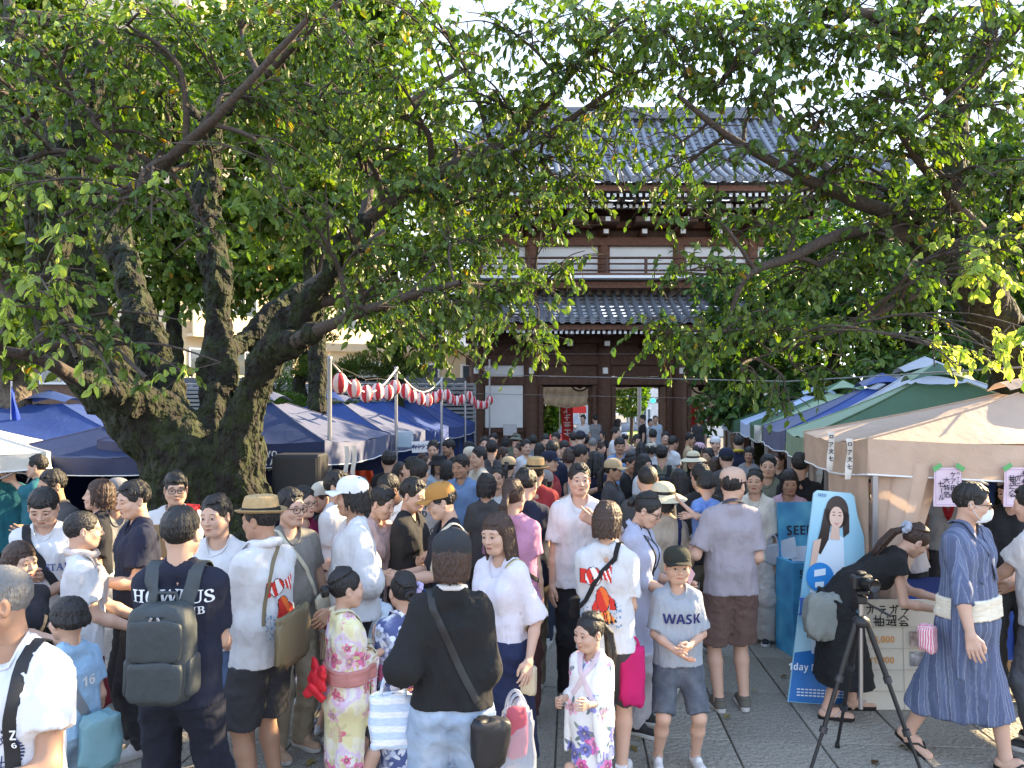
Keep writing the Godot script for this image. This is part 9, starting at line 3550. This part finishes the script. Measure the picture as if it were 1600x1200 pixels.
# ---------------------------------------------------------------- the crowd farther off: one line each
# px, top of head, facing, kind, hair, hair colour, hat, hat colour, top colour | tail of the label
const HUES:={"W":[Color(0.62,0.62,0.63),"white"],"K":[Color(0.014,0.014,0.016),"black"],"N":[Color(0.012,0.016,0.04),"navy"],"G":[Color(0.22,0.22,0.23),"grey"],"D":[Color(0.06,0.06,0.065),"charcoal"],"B":[Color(0.16,0.26,0.46),"blue"],"R":[Color(0.32,0.03,0.035),"red"],"T":[Color(0.48,0.36,0.22),"tan"],"P":[Color(0.55,0.36,0.42),"pink"],"O":[Color(0.14,0.15,0.11),"olive"],"S":[Color(0.42,0.52,0.64),"pale blue"],"E":[Color(0.55,0.50,0.40),"cream"],"Y":[Color(0.5,0.35,0.06),"yellow"]}
const CROWD:=[
	"608 706 175 m short 0 - - K|before the orange cloth of the stall","622 724 160 f bob 0 - - N|close to the black tee before the orange cloth","634 728 20 f bun 1 - - E|beside the second lantern pole",
	"684 709 40 f long 0 bucket K S|left of the other bucket hat","713 713 178 f bob 0 bucket K N|carrying a grey rucksack","677 690 -20 m short 0 - - W|by the hanging price card","703 688 -60 m fringe 0 - - N|leaning at the navy stall","735 697 170 m none 0 cap E D|in front of the slatted fence",
	"748 700 -62 m short 0 - - E|striding left beside the grey rucksack","768 690 176 m swept 0 - - D|before the last lantern pole","777 731 12 f bun 0 - - W|peering over the reddish ponytail","794 712 150 f pony 0 cap T K|wearing a dark hood on the back","812 694 -55 f pony 1 - - W|in a loose long dress","782 700 60 f bob 1 - - P|small between taller people by the notice board",
	"837 714 176 m crop 0 boater T R|in a patterned shirt","858 703 70 m short 0 cap N R|with dark glasses","851 733 165 f pony 0 cap G K|wearing a tan waist bag","812 787 175 c child 0 bucket S S|child hidden by the pink tee","866 776 120 c pony 0 - - E|child in red shoes behind the tall man",
	"914 680 178 m short 0 - - W|before the left post of the middle doorway","936 691 62 f bun 1 - - K|looking right with sunlit forehead","926 684 180 m crop 3 - - D|balding, just behind the sunlit forehead","968 685 0 m fringe 0 - - B|in a plaid shirt facing the camera","956 715 70 f pony 0 cap T D|with a thin white strap across the back","983 709 50 f bun 0 - - K|holding a black and white fan","1004 712 50 f long 0 - - W|between the fan and the tall dark hair",
	"961 669 60 m short 0 - - W|in a hooded top below the middle doorway","977 674 178 m short 0 cap W G|below the street tree","1034 698 176 m swept 0 - - O|the tall one with bushy dark hair and rucksack","1050 716 8 c fringe 0 cap T D|a child peering past the bushy dark hair","1084 704 -60 f long 0 sun T K|beside the bushy dark hair","1106 702 -30 f long 0 - - K|in front of the headband man","1117 681 0 m short 0 capback W W|with a band round the forehead","1136 698 170 m crop 0 cap N D|photographing with a phone","1154 682 175 m swept 0 - - N|with a yellow towel on the neck",
	"1076 677 80 m swept 0 - - T|tanned face in profile by the right doorway","1050 683 110 m short 0 - - W|next to the tanned profile","880 690 10 m fringe 0 - - G|in the dark mass left of the tall man","862 691 170 m short 0 - - N|behind the cap with dark glasses","897 676 178 m short 0 - - D|under the left doorway jamb","906 672 160 m short 0 cap N N|wearing a cap under the left doorway","942 671 -40 f bob 0 - - K|against the middle gate post","994 680 20 f bob 0 - - D|under the signal in the doorway","1020 672 176 m short 0 - - G|arms raised below the couple in the doorway","1018 690 175 f bob 0 cap E W|with a beige cap behind the tall dark hair","1002 692 165 f long 0 - - N|deep in the crowd right of the plaid shirt","869 677 -15 m short 0 - - W|with a dark strap near the left doorway","852 680 12 m fringe 0 - - D|below the red banner","1040 676 -10 m short 0 - - N|right of the couple in the doorway","1090 690 120 f bob 0 cap P W|near the far green tent",
	"757 684 25 m short 0 - - N|below the notice board","733 689 175 m short 0 cap K G|by the fourth lantern pole","772 678 -25 m short 0 - - K|with a cap shadowed face by the white panel","790 684 170 f bob 0 - - W|left of the loose long dress","805 676 160 m swept 0 bucket O O|in a plaid shirt by the white panel","822 688 30 m short 0 - - W|carrying a strap left of the left doorway","832 681 -160 m fringe 0 - - G|beside the carved jamb of the left doorway","843 694 170 f long 0 - - D|in the shadow of the navy cap","722 712 -20 m short 0 - - B|between the bucket hats and the fence","662 710 100 f pony 1 - - T|leaning to the navy stall with the case","645 716 -100 m short 0 - - W|reaching up by the second lantern pole","700 722 150 f bob 0 - - O|squeezed behind the grey rucksack",
	"888 703 175 f bob 1 - - W|left of the tall young man, from behind","905 697 90 m short 0 - - S|right behind the tall young man","930 708 165 f long 0 - - N|behind the bobbed hair","1012 727 178 m crop 0 - - D|just beyond the lanyard woman","1062 735 -170 f long 0 - - G|beyond the sun hat","1095 727 178 m short 0 - - K|beyond the child on the arm","1118 716 150 f bob 1 - - E|left of the black tee under the navy tent","1170 700 -35 f bob 0 - - G|serving behind the green tent stall","1200 712 -40 m short 0 - - O|standing in the shade of the green tent","1218 706 -60 f pony 1 - - K|in a mask at the stall beside the display bin","1232 735 -20 f bob 0 - - P|in pale pink beside the black tee",
	"820 734 172 m short 0 - - N|shoulder of a stroller behind the pink tee","760 742 165 f bob 0 - - D|between the white tee and the ponytail","640 748 70 m short 0 - - K|behind the leaf print shirt","565 748 170 f bun 0 - - D|in the shade below the orange cloth","528 738 80 m short 0 - - W|stallholder by the first lantern pole","545 742 -50 f bob 1 - - K|beside the stallholder by the first pole",
	"88 735 -20 m short 0 - - D|seated in the shade of the dark navy tent","182 745 30 f bob 0 cap G G|in the navy tent behind the sunlit face","215 752 -60 m short 0 - - N|in the deep shade of the small navy tent"]
func build_crowd() -> void:
	var r:=RandomNumberGenerator.new()
	r.seed=77
	var hairs:={"short":"short hair","swept":"bushy hair","fringe":"fringed hair","crop":"cropped hair","bob":"bobbed hair","long":"long hair","pony":"ponytail","bun":"tied up hair","child":"bowl cut hair","none":"no hair in sight"}
	var hats:={"cap":"cap","capback":"headband","bucket":"bucket hat","boater":"straw hat","sun":"brimmed hat"}
	for row:String in CROWD:
		var a:=row.split("|")
		var w:=a[0].split(" ")
		var px:=float(w[0])
		var top:=float(w[1])
		var kind:=w[3]
		var h:=(r.randf_range(1.69,1.77) if kind=="m" else r.randf_range(1.57,1.64)) if kind!="c" else r.randf_range(1.05,1.18)
		if top<674.0 and kind=="m":
			h=1.80
		var hatted:=w[6]!="-"
		var d:=F*(HC-h-(0.03 if hatted else 0.0))/(top-YH)
		var y:=0.0
		if d>20.5:
			d=minf(d,22.3)
		var rot:=float(w[2])
		var side:="from behind" if absf(rot)>135 else ("facing right" if rot>45 else ("facing left" if rot<-45 else "facing us"))
		var lab:="person, %s top, %s%s, %s, %s" % [HUES[w[8]][1],hairs[w[4]] if not hatted else "",("%s %s" % [HUES[w[7]][1],hats[w[6]]]) if hatted else "",side,a[1]]
		var o:={"px":px,"d":d,"y":y,"h":h,"kind":kind,"rot":rot+r.randf_range(-8,8),"hair":w[4],"hc":int(w[5]),"hat":w[6] if hatted else "","tc":(HUES[w[8]][0] as Color).linear_to_srgb(),"label":lab,"group":"",
			"head":[r.randf_range(-0.3,0.3),r.randf_range(-0.05,0.25),0.0],"loose":r.randf_range(0.012,0.035),"flare":r.randf_range(0.01,0.03),"tone":1 if "tanned" in a[1] else int(r.randf()<0.25),
			"bc":[C(0.014,0.015,0.02),C(0.03,0.04,0.07),C(0.2,0.17,0.12),C(0.04,0.04,0.045)][r.randi() % 4]}
		if hatted:
			o.hatc=(HUES[w[7]][0] as Color).linear_to_srgb()
		if r.randf()<0.45:
			o.hl=Vector3(r.randf_range(0.02,0.2),r.randf_range(0.95,1.3),r.randf_range(0.2,0.34))
		if r.randf()<0.45:
			o.hr=Vector3(-r.randf_range(0.02,0.2),r.randf_range(0.95,1.3),r.randf_range(0.2,0.34))
		if kind=="c":
			o.bot="skirt"
			o.skirt=0.3
			o.feet=true
			o.sc=C(0.4,0.03,0.08)
		person(o)
		if "rucksack" in a[1] and w[8] in ["N","O"] and not "behind" in a[1]:
			backpack(o,"grey rucksack on the person in the bucket hat by the fence" if px<900 else "black rucksack on the tall bushy haired person",cloth(C(0.05,0.05,0.055)) if px<900 else cloth(C(0.015,0.015,0.018)),Vector3(0.29,0.42,0.15))
		if "waist bag" in a[1]:
			bag(o,"waist_bag","tan waist bag worn across the back of the person in the grey cap",Vector3(0.03,1.02,-0.19),Vector3(0.32,0.20,0.09),cloth(C(0.30,0.21,0.12)),0.0,0.0,[],0.02,null,0.5)
		if "yellow towel" in a[1]:
			towel(o,cloth(C(0.55,0.42,0.05)),"yellow towel round the neck of the person in navy by the right tents")
		if "black and white fan" in a[1]:
			var fn:=on_person(o,"paper_fan","black and white paper fan held up in the crowd","fan")
			var m:=MB.new()
			m.lathe(Vector3(0.02,1.08,0.32),PackedVector2Array([Vector2(0.12,-0.003),Vector2(0.12,0.003),Vector2(0,0.004)]),20,Vector3.ONE,Basis(Vector3.RIGHT,PI/2))
			part("leaf",m,printed(floral([C(0.6,0.6,0.55)],[C(0.03,0.03,0.03)],[],12,Vector2(0.05,0.1),51,64),5.0),fn)
	# people standing up in the gate doorways
	for q in [[1024,638,0,"m","crop","S","man in sunglasses and a pale blue tee standing tall in the middle doorway"],[1016,647,10,"f","bun","W","woman in white beside the man in sunglasses in the middle doorway"],[1004,655,-90,"m","short","K","person in black half hidden behind the woman in white in the doorway"],[911,646,-20,"m","short","W","man in an open white shirt standing in the left doorway"],[966,648,80,"f","long","E","woman in cream turning away at the post of the middle doorway"],[930,655,-160,"m","short","G","person in grey going out through the left doorway"],[1092,672,0,"m","short","D","man in charcoal standing in the right doorway of the gate"]]:
		var o:={"px":q[0],"d":23.2,"h":1.72 if q[3]=="m" else 1.6,"kind":q[3],"rot":q[2],"hair":q[4],"tc":(HUES[q[5]][0] as Color).linear_to_srgb(),"bc":C(0.02,0.02,0.025),"label":q[6]}
		o.y=HC-(float(q[1])-YH)*23.2/F-float(o.h)
		o.y=clampf(o.y,0.302,0.302)
		person(o)
func _ready() -> void:
	var t0:=Time.get_ticks_msec()
	stage()
	common_materials()
	build_ground()
	build_gate()
	print("gate ",Time.get_ticks_msec()-t0)
	build_tents()
	build_lanterns()
	build_background()
	print("bg ",Time.get_ticks_msec()-t0)
	build_props()
	print("props ",Time.get_ticks_msec()-t0)
	build_cast()
	print("cast ",Time.get_ticks_msec()-t0)
	build_crowd()
	print("crowd ",Time.get_ticks_msec()-t0)
	build_trees()
	print("trees ",Time.get_ticks_msec()-t0)
